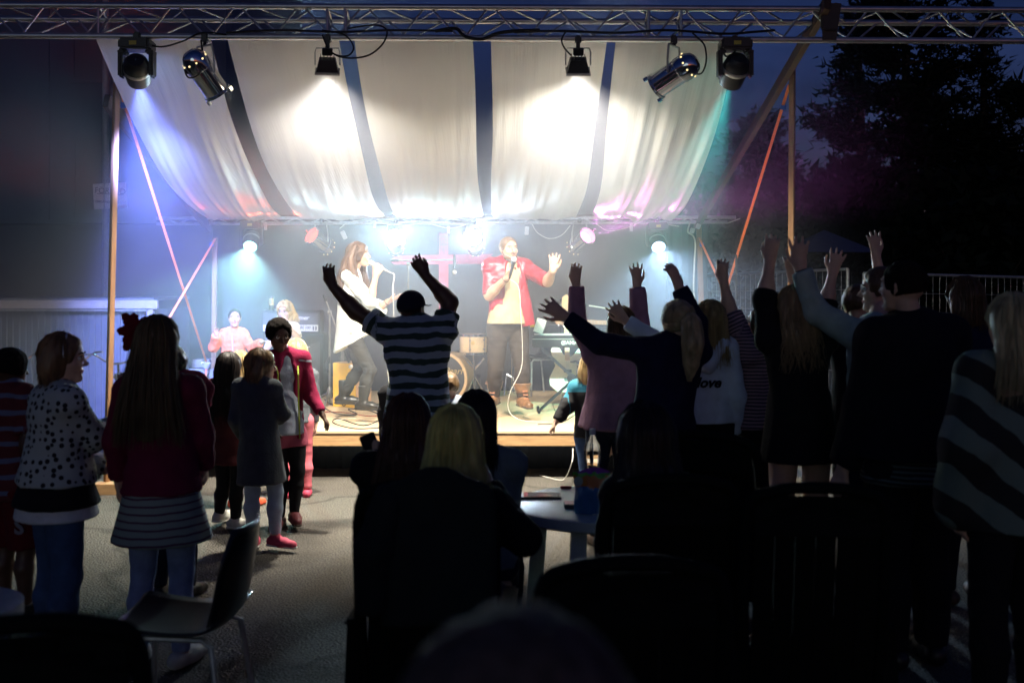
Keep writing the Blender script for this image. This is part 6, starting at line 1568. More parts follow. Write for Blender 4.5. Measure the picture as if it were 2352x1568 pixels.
# girl in pink cardigan
Ff = figure(655, 8.1, 1.52, yaw=158, head=(640, 771, -.06), hyaw=150, pitch=-12, kid=True, sho=(655, 826), hips=(656, 985), bw=.86, sw=.92, hh=.225,
            arms={'L': ((716, 912, .02), (738, 948, -.04), (.5, -.2, -.8), (-.6, 0, -.3), 'relax'), 'R': ((616, 905, -.05), (630, 965, -.1), (.2, -.2, -1), (.9, 0, 0), 'relax')},
            legs={'L': ((684, 1080, 0), (676, 1178, 0), (.35, -1, 0)), 'R': ((646, 1085, 0), (642, 1190, 0), (-.1, -1, 0))})
def cardigan(m, e=.022, trim=None, length=.04):
    def fn(F_, th, vox):
        H = F_.H; s = Shape(); torso(s, F_, e, .03, lower=False); b = F_.bw
        s.cone(F_.chest, F_.waist, .085 * H * b + e, .076 * H * b + e, .03, F_.fw, .76); s.cone(F_.waist, F_.pelvis - F_.up * length * H, .076 * H * b + e, .088 * H * b + e + .012, .03, F_.fw, .78, flat=True)
        for s_ in 'LR': arm(s, F_, s_, 1.95, .014, .02, flat=True)
        fr = F_.fw * .085 * H
        s.cone(F_.chest + fr + F_.up * .10 * H, F_.pelvis + fr - F_.up * .1 * H, .040 * H, .052 * H, .01, sub=True)
        o = grow("cardigan", s, vox, m, th, .005, (14, 14, 14), None, 6)
        if trim is not None:
            for sg in (-1, 1): MB().tube([F_.nb + F_.rt * sg * .055 * H + F_.fw * .02, F_.chest + F_.rt * sg * .048 * H + F_.fw * (.072 * H * b + e), F_.waist + F_.rt * sg * .05 * H + F_.fw * (.066 * H * b + e), F_.pelvis + F_.rt * sg * .054 * H + F_.fw * (.072 * H * b + e) - F_.up * length * H], .006, 5).build("trim", trim, o)
        return o
    return fn
def curlytop(m, puff=True):
    def fn(F_, th, vox):
        s = Shape(); scalp(s, F_, .07, .34, -.12); q = F_.hh
        if puff:
            c = F_.hc - F_.hf * .42 * q + F_.hu * .14 * q; rr = random.Random(2)
            for i in range(9): s.cone(c + V((rr.uniform(-.03, .03), rr.uniform(-.02, .02), rr.uniform(-.05, .05))), c, .035, .04, .015)
        return grow("hair", s, .009, m, th, .009, (42, 42, 42), None, 3)
    return fn
make_person("girl with short curly dark hair in magenta cardigan over pale shirt, looking down", Ff, SKIN_D, [trousers(m_blackc, 1.97, .006, "leggings"), top(fabric("pale_blue_shirt", (.40, .44, .52), .9), .3, .02, .012, "shirt", .012), trousers(fabric("rose_shorts", (.42, .09, .14), .9), .32, .014, "shorts", .004, .008), cardigan(m_mag, .020, mat("lime_trim", (.35, .42, .05), .8))],
            curlytop(mat('matte_curly_hair', (.010, .008, .007), .95, var=.4, scale=60, bump=.6, bscale=140, spec=.1)), shoes(mat("wine_shoe", (.12, .02, .025), .6), m_brsh), vox=.010, face=True, dark=True)
# girl with bob, grey cardigan and white leggings
Fg = figure(598, 7.4, 1.33, yaw=22, head=(600, 843, .02), hyaw=62, kid=True, sho=(590, 892), hips=(596, 1020), bw=.98, sw=1.05, hh=.218,
            arms={'L': ((542, 965, .02), (560, 1005, .16), (.7, .6, 0), (0, 0, 1), 'relax'), 'R': ((650, 950, .0), (640, 962, .17), (-.6, .6, .1), (0, 0, 1), 'relax')},
            legs={'L': ((580, 1130, 0), (583, 1238, .02), (-.15, 1, 0)), 'R': ((634, 1130, 0), (633, 1236, -.02), (.85, -.4, 0))})
make_person("girl with brown bob in long charcoal cardigan and white leggings, seen from behind", Fg, SKIN, [trousers(fabric("white_leggings", (.42, .50, .62), .9), 1.9, .006, "leggings"), top(m_greyk, 1.95, .19, .018, "long_cardigan", .035, .006, .0, wf=(10, 10, 4))],
            long_hair(H_MOUSE, .10, .095, .01, 130, e=.06, strand=.003, spread=125, hairline=.24), shoes(m_pinksh, m_wsole, .02), vox=.010, face=True)
# girl with long dark hair
Fh = figure(530, 8.0, 1.30, yaw=8, head=(526, 846, 0), kid=True, sho=(528, 888), hips=(530, 1020), bw=.95, hh=.215,
            arms={'R': ((566, 950, .05), (556, 990, .18), None, None, 'relax')}, legs={'L': ((514, 1110, .04), (503, 1180, .12), (.2, 1, 0)), 'R': ((545, 1110, 0), (541, 1196, 0), (.8, -.2, 0))})
make_person("girl with long straight dark hair and dark red tunic, beside the blond child", Fh, SKIN, [trousers(m_blackc, 1.95, .006, "leggings"), top(fabric("dark_red_tunic", (.075, .018, .02), .95), 1.95, .10, .014, "tunic", .025)], long_hair(H_DARK, .38, .10, .05, 170, e=.055, strand=.003), shoes(m_sneak, m_wsole, .02, 1.1), vox=.011)
Fi = figure(556, 8.8, 1.24, yaw=10, head=(552, 842, 0), kid=True, bw=.95, hh=.215)
make_person("blond child half hidden behind the dark red tunic girl, orange clogs", Fi, SKIN, [trousers(fabric("ochre_trousers", (.42, .28, .06), .9), 1.6, .01), top(m_greyk, 1.9, .03, .014, "shirt")], long_hair(H_BLOND, .22, .10, .03, 120, e=.06, strand=.003), shoes(m_orsh, None, 0, 1.15), vox=.012)
Fi2 = figure(684, 9.2, 1.26, yaw=-20, head=(680, 812, 0), kid=True, bw=.9, hh=.215)
make_person("blond child hidden behind the magenta cardigan girl, pink leggings", Fi2, SKIN, [trousers(fabric("pink_leggings_b", (.55, .13, .16), .9), 1.97, .01), top(m_greyk, 1.9, .03, .014, "shirt")], long_hair(H_BLOND, .22, .10, .03, 120, e=.06, strand=.003), shoes(m_pinksh), vox=.012)
# pink girl, left foreground
m_skst = stripemat("pale_and_plum_knit_stripes", [(0, (.26, .31, .27)), (.74, (.09, .03, .07))], .034, warp=.015)
Fj = figure(368, 5.16, 1.60, yaw=3, head=(362, 790, 0), sho=(366, 898), hips=(372, 1108), bw=1.0, sw=.98, hh=.225,
            arms={'L': ((268, 1010, .02), (273, 1098, .12), (0, .3, -1), (1, 0, 0), 'relax'), 'R': ((462, 1000, .06), (468, 1070, .16), (-.1, .6, -.6), (-1, 0, 0), 'relax')})
def flower(F_, th, vox):
    rr = random.Random(3); s = Shape(); c = P(308, 764, F_.d)
    for ring, (n, R_, sz) in enumerate(((8, .050, .030), (6, .030, .026), (3, .012, .02))):
        for i in range(n):
            a = 2 * math.pi * i / n + ring * .5 + rr.uniform(-.2, .2); o = V((math.cos(a), 0, math.sin(a) * 1.25)); p = c + o * R_ * rr.uniform(.85, 1.2) + V((0, -.012 * ring, 0)); s.cone(p - o * .012, p + o * .016 + V((0, .01, 0)), sz * .8, sz * .7, .004, (V((0, 1, 0)) + o * .5), .30)
    grow("hair_flower", s, .006, fabric("dark_red_petals", (.13, .006, .014), .95), th, .004, (60, 60, 60), None, 4)
make_person("girl with long fair hair, red hair flower, wine sweater and striped skirt, seen from behind", Fj, SKIN, [trousers(m_ltjeans, 1.97, .002, "leggings", rise=.0), skirt(m_skst, .165, .012, .060, start=.015), top(m_wine, 1.96, .024, .020, "sweater", .022, .006, .004, wf=(8, 8, 9))],
            seq(long_hair(hairmat("long_fair_brown_hair", (.12, .085, .035)), .44, .145, .10, 300, e=.075, strand=.0035, spread=125, wisp=.02), flower), shoes(m_sneak), vox=.010)
# polka girl, left
def polkamat():
    m, nt, b = nodemat("white_fleece_with_black_stars"); S(b, rough=.95)
    tc = nt.nodes.new("ShaderNodeTexCoord"); v = nt.nodes.new("ShaderNodeTexVoronoi"); v.inputs['Scale'].default_value = 30; v.inputs['Randomness'].default_value = .55; nt.links.new(tc.outputs['Object'], v.inputs['Vector'])
    r = nt.nodes.new("ShaderNodeValToRGB"); r.color_ramp.interpolation = 'CONSTANT'; r.color_ramp.elements[0].color = (.012, .012, .02, 1); r.color_ramp.elements[1].position = .34; r.color_ramp.elements[1].color = (.42, .47, .44, 1)
    nt.links.new(v.outputs['Distance'], r.inputs[0]); nt.links.new(r.outputs[0], b.inputs['Base Color']); return m
Fk = figure(128, 5.2, 1.54, yaw=48, head=(146, 826, .02), hyaw=80, sho=(134, 922), hips=(130, 1110), bw=1.08, sw=.95, hh=.228,
            arms={'R': ((212, 1003, .0), (258, 978, .14), (.8, .5, .1), (0, 0, 1), 'relax'), 'L': ((178, 1062, .25), (236, 1078, .30), (.9, .3, 0), (0, 0, 1), 'relax')})
def headband(F_, th, vox):
    hc, f, r, u, q = F_.hc, F_.hf, F_.hr, F_.hu, F_.hh; pts = [hc + r * (math.cos(a) * .375 * q) + u * ((.10 + math.sin(a) * .435) * q) + f * .08 * q for a in [math.pi * i / 16 - .05 for i in range(17)]]
    MB().tube(pts, .006, 6).build("headband", mat("pale_headband", (.5, .6, .7), .25), th, smooth=True)
make_person("girl in white fleece with black stars and headband, in profile at the left", Fk, SKIN, [trousers(m_jeans, 1.97, .012), skirt(m_whitec, .10, .016, .02, "shirt_tail", False, .0), skirt(m_blackc, .062, .026, .02, "tied_jacket", False, .01), top(polkamat(), 1.97, -.005, .026, "fleece", .022, .008, .0, wf=(7, 7, 7))],
            seq(long_hair(H_MOUSE, .12, .085, .01, 140, e=.05, hairline=.26, strand=.003), headband), shoes(m_brsh), vox=.010, face=True)
# boy in red, far left
Fl = figure(35, 6.0, 1.45, yaw=30, head=(24, 850, 0), kid=True, sho=(22, 905), hips=(28, 1110), bw=1.0, hh=.225)
m_redst = stripemat("red_and_blue_stripes", [(0, (.10, .01, .015)), (.7, (.12, .14, .24))], .085, warp=.03)
make_person("child in red striped shirt and red shorts at the left edge", Fl, SKIN_D, [top(m_redst, .8, .05, .018, "shirt", .02, .006, .01, stripes=True), trousers(fabric("red_shorts", (.10, .008, .012), .9), .98, .022, "shorts", .005, .02)], short_hair(H_CROP, .05, .30, -.12, .004), shoes(m_black), vox=.012)
c = Fl.kn['R'].lerp(Fl.hip['R'], .45) + V((.02, -.105, 0)); M_ = Matrix.Translation(c) @ Matrix.Rotation(math.radians(90), 4, 'X')
text_part("shorts_lettering", "S", .11, M_, fabric("faded_print", (.22, .22, .25), .9), Fl.th, .002, bold=.004)
# child in magenta behind the long-haired girl
Fq = figure(400, 6.3, 1.36, yaw=5, head=(395, 840, 0), kid=True, bw=.95, hh=.22, sho=(400, 880),
            arms={'L': ((310, 935, .05), (290, 898, .12), (-.3, .1, 1), (0, 1, 0), 'relax'), 'R': ((466, 895, .0), (470, 935, .05), (-.1, .2, -1), (0, 1, 0), 'relax')})
make_person("child in magenta sleeves mostly hidden behind the girl with the hair flower", Fq, SKIN, [trousers(m_dkdenim, 1.97, .01), top(m_mag, 1.9, .03, .022, "jacket")], short_hair(H_DARK, .05, .30, -.14), shoes(m_black), vox=.012)
# people hidden behind the cap man
Fq2 = figure(915, 8.3, 1.32, yaw=0, head=(940, 880, 0), kid=True, bw=.95, hh=.215, sho=(925, 905), arms={'L': ((884, 950, 0), (888, 1000, .02), None, None, 'relax')})
make_person("dark-clothed child mostly hidden behind the striped-shirt man", Fq2, SKIN, [trousers(m_blackc, 1.97, .01), top(m_blackc, 1.95, .03, .022, "jacket")], short_hair(H_DARK, .05, .30, -.14), shoes(m_black), vox=.013)
Fq3 = figure(1050, 8.2, 1.22, yaw=0, head=(1030, 890, 0), kid=True, bw=.95, hh=.21, sho=(1042, 935))
make_person("child in pale blue top half hidden right of the striped-shirt man", Fq3, SKIN, [trousers(m_jeans, 1.97, .01), top(m_hood, 1.95, .03, .018, "shirt")], short_hair(H_MOUSE, .05, .30, -.14), shoes(m_black), vox=.013)
# blond child in teal and black jacket
def tealmat():
    m, nt, b = nodemat("teal_and_black_jacket_cloth"); S(b, rough=.8); at = nt.nodes.new("ShaderNodeAttribute"); at.attribute_name = 'axial'
    r = nt.nodes.new("ShaderNodeValToRGB"); r.color_ramp.interpolation = 'CONSTANT'; r.color_ramp.elements[0].color = (.008, .008, .010, 1); r.color_ramp.elements[1].position = .30; r.color_ramp.elements[1].color = (.03, .24, .34, 1)
    e = r.color_ramp.elements.new(.42); e.color = (.03, .24, .34, 1); e = r.color_ramp.elements.new(.455); e.color = (.008, .008, .010, 1)
    nt.links.new(at.outputs['Fac'], r.inputs[0]); nt.links.new(r.outputs[0], b.inputs['Base Color']); return m
Fr_ = figure(1357, 8.2, 1.24, yaw=14, head=(1360, 846, 0), kid=True, sho=(1358, 893), hips=(1362, 990), hh=.215, bw=1.0, lean=(0, 0),
             arms={'L': ((1304, 932, -.02), (1277, 968, -.06), (-.5, -.1, -.8), (.5, 0, -.3), 'relax')}, legs={'L': ((1348, 1080, .02), (1338, 1180, .1), (-.2, 1, 0)), 'R': ((1378, 1080, 0), (1384, 1185, 0), (.2, 1, 0))})
make_person("blond child in black and teal jacket and jeans walking toward the stage", Fr_, SKIN, [trousers(m_jeans, 1.97, .012), top(tealmat(), 1.93, .03, .022, "jacket", .012, .006, .0, stripes=True, collar=.03)], long_hair(H_BLOND, .10, .085, .01, 130, e=.05, strand=.003, spread=130), shoes(m_sneak, m_wsole), vox=.010)
# woman in mauve
Fs = figure(1404, 7.5, 1.62, yaw=0, head=(1427, 747, 0), sho=(1410, 812), hips=(1404, 955), bw=1.0, sw=.98, hh=.225,
            arms={'L': ((1327, 745, .05), (1323, 652, .05), (0, 0, 1), (.3, 1, 0), 'relax'), 'R': ((1470, 745, .05), (1463, 655, .05), (-.05, 0, 1), (-.3, 1, 0), 'open')})
make_person("brown-haired woman in loose mauve sweater, both arms straight up", Fs, SKIN, [trousers(m_dkdenim, 1.97, .01), top(m_mauve, 1.93, .05, .022, "sweater", .055, .007, .004, wf=(11, 11, 3))], long_hair(H_BROWN, .20, .10, .03, 160, e=.055, strand=.003), shoes(m_brsh), vox=.011)
# ponytail woman in navy
Ft2 = figure(1525, 6.0, 1.67, yaw=-10, head=(1556, 741, 0), hyaw=-18, pitch=6, sho=(1541, 806), hips=(1520, 985), bw=1.04, sw=1.0, hh=.228,
             arms={'L': ((1378, 788, .10), (1300, 728, .12), (-.75, .1, .5), (.3, .8, -.4), 'open'), 'R': ((1597, 742, .06), (1560, 660, .08), (-.35, .1, 1), (-.5, .6, 0), 'relax')})
make_person("woman with fair ponytail in navy sweater, arms spread wide and raised", Ft2, SKIN, [trousers(m_dkdenim, 1.97, .012), top(m_navy, 1.95, .06, .018, "sweater", .03, .006, .0, wf=(8, 8, 8))], ponytail(H_GREY, .30, .055, base=(0, -.44, .06), rad=.05), shoes(m_brsh), vox=.011)
q = MB().lathe([(.034, -.012), (.038, 0), (.034, .012)], 14, Matrix.Translation(Ft2.wr['R'].lerp(Ft2.el['R'], .12)) @ frame(Ft2.wr['R'] - Ft2.el['R'])); q.build("cuff", m_whitec, Ft2.th, smooth=True)
# girl in pale hoodie
Fu = figure(1622, 6.7, 1.63, yaw=6, head=(1632, 738, 0), sho=(1623, 800), hips=(1622, 945), bw=.92, sw=.82, hh=.225, arms={'L': ((1535, 800, .25), (1436, 736, .30), (-.6, .2, .75), (.3, .8, 0), 'open')})
def hood(F_, th, vox):
    s = Shape(); b0 = F_.nb - F_.fw * .07
    s.cone(b0 - F_.rt * .08, b0 - F_.fw * .04 - V((0, 0, .13)), .05, .045, .03); s.cone(b0 + F_.rt * .08, b0 - F_.fw * .04 - V((0, 0, .13)), .05, .045, .03)
    grow("hood", s, vox, m_hood, th, .005, (14, 14, 14))
make_person("girl with long fair hair in pale blue hoodie lettered love", Fu, SKIN, [trousers(m_blackc, 1.97, .01), top(m_hood, 1.95, .035, .022, "hoodie", .025, .007, .0, wf=(7, 7, 9)), hood], long_hair(hairmat("dark_blond_hair", (.30, .22, .09)), .26, .10, .05, 200, e=.06, strand=.003), shoes(m_brsh), vox=.011)
c = Fu.waist.lerp(Fu.chest, .22) - Fu.fw * .150; M_ = Matrix.Translation(c) @ Matrix.Rotation(math.radians(90), 4, 'X')
text_part("hoodie_lettering", "love", .085, M_, m_blackc, Fu.th, .002, shear=.35, bold=.003)
# woman in thin stripes, looking up
m_thin = stripemat("mauve_and_dark_thin_stripes", [(0, (.30, .19, .23)), (.55, (.035, .03, .05))], .021, warp=.02)
Fv = figure(1738, 6.8, 1.62, yaw=-62, head=(1744, 752, 0), hyaw=-72, pitch=22, sho=(1737, 812), hips=(1742, 960), bw=1.0, sw=.95, hh=.222,
            arms={'L': ((1676, 716, -.06), (1662, 648, -.08), (-.1, 0, 1), (.5, .8, 0), 'relax'), 'R': ((1776, 880, .05), (1768, 940, .0), None, None, 'relax')}, legs={'L': ((1704, 1120, .2), (1690, 1240, .45), (-.8, .2, 0)), 'R': ((1745, 1130, 0), (1748, 1290, 0), (-.7, .4, 0))})
make_person("woman in thin-striped shirt looking up, bare forearm raised", Fv, SKIN, [trousers(m_blackc, 1.97, .01), top(m_thin, .95, .03, .018, "shirt", .025, .008, .008, stripes=True, wf=(6, 6, 14))], seq(short_hair(H_DARK, .05, .28, -.20), ponytail(H_BROWN, .2, rad=.04)), shoes(mat("white_clog", (.6, .6, .58), .5), None, 0, 1.1), vox=.010, face=True)
# woman in black
Fw2 = figure(1838, 5.8, 1.66, yaw=-8, head=(1822, 712, 0), hyaw=-20, sho=(1830, 780), hips=(1838, 960), bw=1.02, sw=1.0, hh=.225,
             arms={'L': ((1757, 688, .02), (1768, 600, .06), (.12, 0, 1), (.3, 1, 0), 'relax'), 'R': ((1850, 700, .2), (1822, 640, .22), (-.1, 0, 1), (0, 1, 0), 'relax')})
make_person("woman in black top and short skirt, bare legs, one forearm raised", Fw2, SKIN, [skirt(m_blackc, .13, .014, .03, stripes=False), top(m_blackc, 1.22, .05, .018, "top", .015, .005)], long_hair(hairmat("wavy_fair_hair", (.30, .20, .10)), .30, .11, .06, 170, wav=.012, e=.06, strand=.003), shoes(m_brsh), vox=.012)
# person in grey sweater, arm up
Fx = figure(2010, 5.7, 1.74, yaw=-40, head=(2022, 668, .1), hyaw=-75, sho=(2010, 770), hips=(2010, 960), bw=1.0, hh=.232, arms={'L': ((1872, 716, .0), (1838, 616, .02), (-.05, 0, 1), (.4, 1, 0), 'open')})
make_person("bespectacled person in grey-green sweater behind the tall man, one arm raised", Fx, SKIN, [trousers(m_dkdenim, 1.97, .01), top(fabric("grey_green_sweater", (.34, .42, .38), .95, bump=.4), 1.93, .03, .020, "sweater", .015, .007, .004, wf=(9, 9, 9))], short_hair(H_BROWN, .04, .30, -.12), shoes(m_brsh), vox=.011, face=True)
hc = Fx.hc; q = MB()
for sg in (-1, 1):
    c = hc + Fx.hf * .095 + Fx.hr * sg * .033 + Fx.hu * .011; q.tube([c + (Fx.hr * math.cos(a) + Fx.hu * math.sin(a) * .8) * .024 for a in [2 * math.pi * i / 12 for i in range(13)]], .0022, 4, caps=False); q.cyl(c + Fx.hr * sg * .024, hc + Fx.hr * sg * .078 - Fx.hf * .01 + Fx.hu * .012, .002, n=4)
q.build("glasses", m_steel, Fx.th)
MB().lathe([(.033, -.014), (.037, 0), (.033, .014)], 14, Matrix.Translation(Fx.wr['L'].lerp(Fx.el['L'], .1)) @ frame(Fx.wr['L'] - Fx.el['L'])).build("wristwatch", m_black, Fx.th, smooth=True)
# tall man
Fy = figure(2092, 5.2, 1.88, yaw=-18, head=(2074, 662, 0), hyaw=-42, pitch=4, sho=(2098, 778), hips=(2092, 1052), bw=1.16, sw=1.12, hh=.245,
            arms={'L': ((1985, 930, .0), (1938, 1070, .06), (-.35, .1, -.9), (.6, .2, 0), 'relax'), 'R': ((2205, 930, .05), (2200, 1060, .12), (0, .2, -1), (-1, 0, 0), 'relax')})
make_person("tall man in black jacket with shoulder stripes, seen from behind at the right", Fy, SKIN, [trousers(m_blackc, 1.97, .02, flare=.01), top(stripemat("dark_green_hem_stripes", [(0, (.01, .012, .012)), (.6, (.10, .14, .12))], .022), .3, .055, .024, "shirt", .02, stripes=True), top(fabric("black_jacket", (.007, .008, .013), .85), 1.96, -.005, .040, "jacket", .03, .009, .0, wf=(6, 6, 7), collar=.05)], short_hair(H_CROP, .025, .32, -.14), shoes(m_black, None, .0, 1.05), vox=.013, face=True)
for k in range(2):
    a = Fy.sh['L'] + V((-.01, -.075, .035 - .02 * k)); MB().tube([a + V((-.03, .02, .02)), a + V((.02, -.01, .0)), a + V((.075, -.02, -.055)), a + V((.105, -.02, -.12))], .004, 5).build("shoulder_stripe", mat("pale_green_piping", (.25, .34, .30), .8), Fy.th)
# poncho woman at right edge
m_pon = stripemat("dark_and_grey_green_broad_stripes", [(0, (.010, .012, .012)), (.5, (.13, .19, .16))], .155, attr='axial', warp=.05)
Fz = figure(2320, 4.3, 1.62, yaw=-12, head=(2322, 750, 0), sho=(2322, 850), hips=(2330, 1090), bw=1.08, sw=1.0, hh=.225, lean=(.0, 0))
def poncho(F_, th, vox):
    s = Shape(); H = F_.H; s.cone(F_.nb, F_.waist, .07, .19, .04, F_.fw, .75); s.cone(F_.waist, F_.pelvis - V((0, 0, .2)), .19, .215, .04, F_.fw, .8, flat=True)
    for s_, sg in (('L', -1), ('R', 1)): s.cone(F_.nb, F_.sh[s_] + F_.rt * sg * .02, .05, .06, .04); s.cone(F_.sh[s_], F_.el[s_], .07, .11, .04); s.cone(F_.el[s_], F_.wr[s_], .10, .10, .04)
    d_ = npv(V((.62, .1, .78)).normalized()); grow("poncho", s, vox, m_pon, th, .010, (7, 7, 3), lambda v: v @ d_, 4)
make_person("blond woman wrapped in broad-striped dark poncho at the right edge", Fz, SKIN, [trousers(m_blackc, 1.97, .012), poncho], long_hair(H_PALE, .28, .115, .06, 220, e=.06, strand=.0035), shoes(m_brsh), vox=.012)
Fz2 = figure(2212, 6.2, 1.66, yaw=-10, head=(2214, 690, 0), sho=(2214, 765), hips=(2212, 940), hh=.228)
make_person("dark-haired person between the tall man and the poncho woman", Fz2, SKIN, [trousers(m_blackc, 1.97, .012), top(m_navy, 1.95, .04, .02, "jacket", .02)], long_hair(H_BROWN, .16, .10, .03, 120, e=.07, strand=.003), shoes(m_brsh), vox=.014)
Fz3 = figure(1985, 6.7, 1.66, yaw=-5, head=(1968, 700, 0), sho=(1968, 765), hips=(1975, 930), hh=.225,
             arms={'L': ((1898, 700, .05), (1912, 628, .05), (.3, 0, 1), (.3, 1, 0), 'open'), 'R': ((2024, 660, .05), (2012, 588, .05), (-.1, 0, 1), (-.3, 1, 0), 'open')})
make_person("person in dark sleeves raising both hands behind the grey-sweatered one", Fz3, SKIN, [trousers(m_blackc, 1.97, .012), top(m_blackc, 1.1, .04, .02, "top", .02)], short_hair(H_BROWN, .05, .30, -.18), shoes(m_brsh), vox=.014)
# ------------------------------------------------------------------ foreground: garden chairs, tables, seated people
m_green = mat("dark_green_plastic", (.004, .007, .005), .75, var=.2, bump=.05, spec=.12)
def garden_chair(label, x, d, yaw, top_y=None, m=None):
    m = m or m_green; base = V(((x - 1176) / F * d, d, 0)); M = Matrix.Translation(base) @ Matrix.Rotation(math.radians(-yaw), 4, 'Z')
    th = thing("garden_chair", label, "chair", base, "high-backed plastic garden chairs"); T_ = lambda *p: M @ V(p)
    H_ = 1.145
    q = MB(); q.M = M; q.box((0, .03, .42), (.46, .46, .03), bev=.012); q.build("seat", m, th)
    fr = MB(); arc = [T_(sx * w, y, z) for sx, w, y, z in ((-1, .22, -.19, .42), (-1, .225, -.25, .75), (-1, .215, -.30, 1.06), (-1, .14, -.325, 1.125), (1, 0, -.33, 1.14), (1, .14, -.325, 1.125), (1, .215, -.30, 1.06), (1, .225, -.25, .75), (1, .22, -.19, .42))]
    fr.tube(spline(arc, 4), .021, 8); fr.build("back_frame", m, th, smooth=True)
    for i in range(6):
        xx = -.165 + i * .066; ztop = 1.115 - abs(xx) * .45
        q = MB(); q.M = M; a, b2 = V((xx, -.20, .43)), V((xx, -.318, ztop)); dd = b2 - a; R = frame(dd, V((0, 1, 0))).to_3x3(); q.box((a + b2) / 2, (.0635, .011, dd.length), R); q.build("back_slat", m, th)
    q = MB(); q.M = M; q.box((0, -.312, 1.045), (.40, .014, .13), Matrix.Rotation(math.radians(-6), 3, 'X'), bev=.005); q.build("top_rail", m, th)
    for sx in (-1, 1):
        q = MB(); q.M = M; q.box((sx * .255, -.01, .655), (.055, .46, .025), bev=.01); q.build("armrest", m, th)
        for (y0, y1) in ((.20, .24), (-.20, -.27)):
            q = MB(); q.M = M; a, b2 = V((sx * .25, y0, .645)), V((sx * .265, y1, 0.0)); dd = b2 - a; q.bar(a, b2, .05, .035, V((0, 1, 0))); q.build("leg", m, th)
    return th
garden_chair("high-backed garden chair draped with a dark jacket, under the pale-haired woman", 1002, 3.92, 3)
garden_chair("high-backed garden chair nearest the camera, right of the out-of-focus head", 1415, 2.92, -2)
garden_chair("high-backed green garden chair turned sideways, right of the table", 1672, 5.05, 28)
garden_chair("empty high-backed garden chair before the tall man", 1834, 3.86, 4)
garden_chair("high-backed garden chair in the bottom left corner", 110, 2.45, -14)
# jacket over the first chair
jk = thing("draped_jacket", "dark jacket hung over the back of the pale-haired woman's chair", "jacket", P(1002, 1110, 3.6)); dJ = 3.58
s = Shape(); J = lambda x, y, dd=0: P(x, y, dJ + dd)
s.cone(J(918, 1134, .02), J(1088, 1132, .02), .030, .035, .03); s.cone(J(1003, 1165), J(1003, 1430, -.05), .135, .15, .05, V((0, 1, 0)), .28, flat=True)
s.cone(J(900, 1150), J(925, 1430, -.04), .05, .07, .04, V((0, 1, 0)), .6, flat=True); s.cone(J(1105, 1150), J(1090, 1440, -.04), .05, .07, .04, V((0, 1, 0)), .6, flat=True)
m_jack = fabric("dark_green_jacket_cloth", (.012, .018, .016), .8, bump=.4)
grow("jacket_body", s, .012, m_jack, jk, .010, (9, 9, 4)); s = Shape(); s.cone(J(893, 1150), J(862, 1260, -.03), .055, .06, .03, flat=False); s.cone(J(862, 1260, -.03), J(852, 1408, -.04), .06, .048, .03, flat=True); grow("hanging_sleeve", s, .011, m_jack, jk, .008, (12, 12, 9))
# round tables
m_tabg = mat("pale_green_plastic", (.58, .66, .60), .4, var=.08, bump=.05)
def round_table(label, c, r, m, rim=.05):
    th = thing("round_table", label, "table", (c.x, c.y, 0)); M = Matrix.Translation((c.x, c.y, 0)); z = c.z
    MB().lathe([(.001, z), (r - .02, z), (r, z - .008), (r, z - rim), (r - .02, z - rim - .012), (r - .03, z - rim + .01), (.001, z - .02)], 56, M).build("tabletop", m, th, smooth=True)
    for k in range(4):
        a = math.pi / 4 + k * math.pi / 2 + .35; p0 = V((c.x + math.cos(a) * r * .74, c.y + math.sin(a) * r * .74, z - .03)); p1 = V((c.x + math.cos(a) * r * .86, c.y + math.sin(a) * r * .86, 0))
        MB().bar(p0, p1, .075, .06, V((0, 1, 0))).build("leg", m, th)
    return th
TZ = .72; tc_ = onground(1388, 1152, TZ)
round_table("round pale green plastic garden table in the middle foreground", V((tc_.x, tc_.y, TZ)), .455, m_tabg)
t2 = onground(-120, 1385, TZ); round_table("pale round table edge at the left frame border", V((t2.x, t2.y, TZ)), .235, mat("pale_white_plastic", (.45, .5, .48), .4))
on = lambda x, y: onground(x, y, TZ)
# things on the table
tb_ = thing("tablet_computer", "flat black tablet lying at the left of the green table", "tablet", on(1240, 1140))
p = on(1240, 1141); MB().box(p + V((0, .01, .006)), (.21, .135, .009), bev=.003).build("case", m_black, tb_); MB().box(p + V((.008, .01, .0115)), (.175, .115, .0012)).build("screen", mat("dark_glossy_glass", (.03, .025, .03), .05), tb_)
pk = thing("cigarette_pack", "small pack lying at the edge of the green table", "pack", on(1310, 1165)); p = on(1311, 1166); MB().box(p + V((0, .01, .012)), (.062, .085, .022), bev=.002).build("box", mat("grey_pack", (.10, .09, .09), .5), pk); MB().box(p + V((0, .01, .0236)), (.058, .08, .001)).build("lid_print", mat("pink_print", (.6, .18, .22), .4), pk)
lt = thing("lighter", "small red lighter at the back of the green table", "lighter", on(1290, 1124)); MB().box(on(1300, 1122) + V((0, 0, .008)), (.06, .02, .016), bev=.004).build("body", mat("red_plastic", (.35, .03, .03), .3), lt)
bt = thing("plastic_bottle", "clear plastic water bottle standing on the green table", "bottle", on(1362, 1120)); dB = 5.55; zb = TZ; bx_ = P(1361, 0, dB).x
def clearmat(name, c, rough=.05):
    m, nt, b = nodemat(name); S(b, rough=rough, trans=1.0, ior=1.25); b.inputs['Base Color'].default_value = col4(c); return m
hB = P(0, 984, dB).z - TZ
k = hB / .33
MB().lathe([(.001, .002), (.036, .0), (.041, .012), (.041, .10), (.036, .125), (.034, .145), (.040, .175), (.043, .21), (.040, .245), (.026, .275), (.014, .295), (.013, .31)], 28, Matrix.Translation((bx_, dB, zb)) @ Matrix.Diagonal((1, 1, k, 1))).build("body", clearmat("clear_plastic", (.86, .9, .95)), bt, smooth=True)
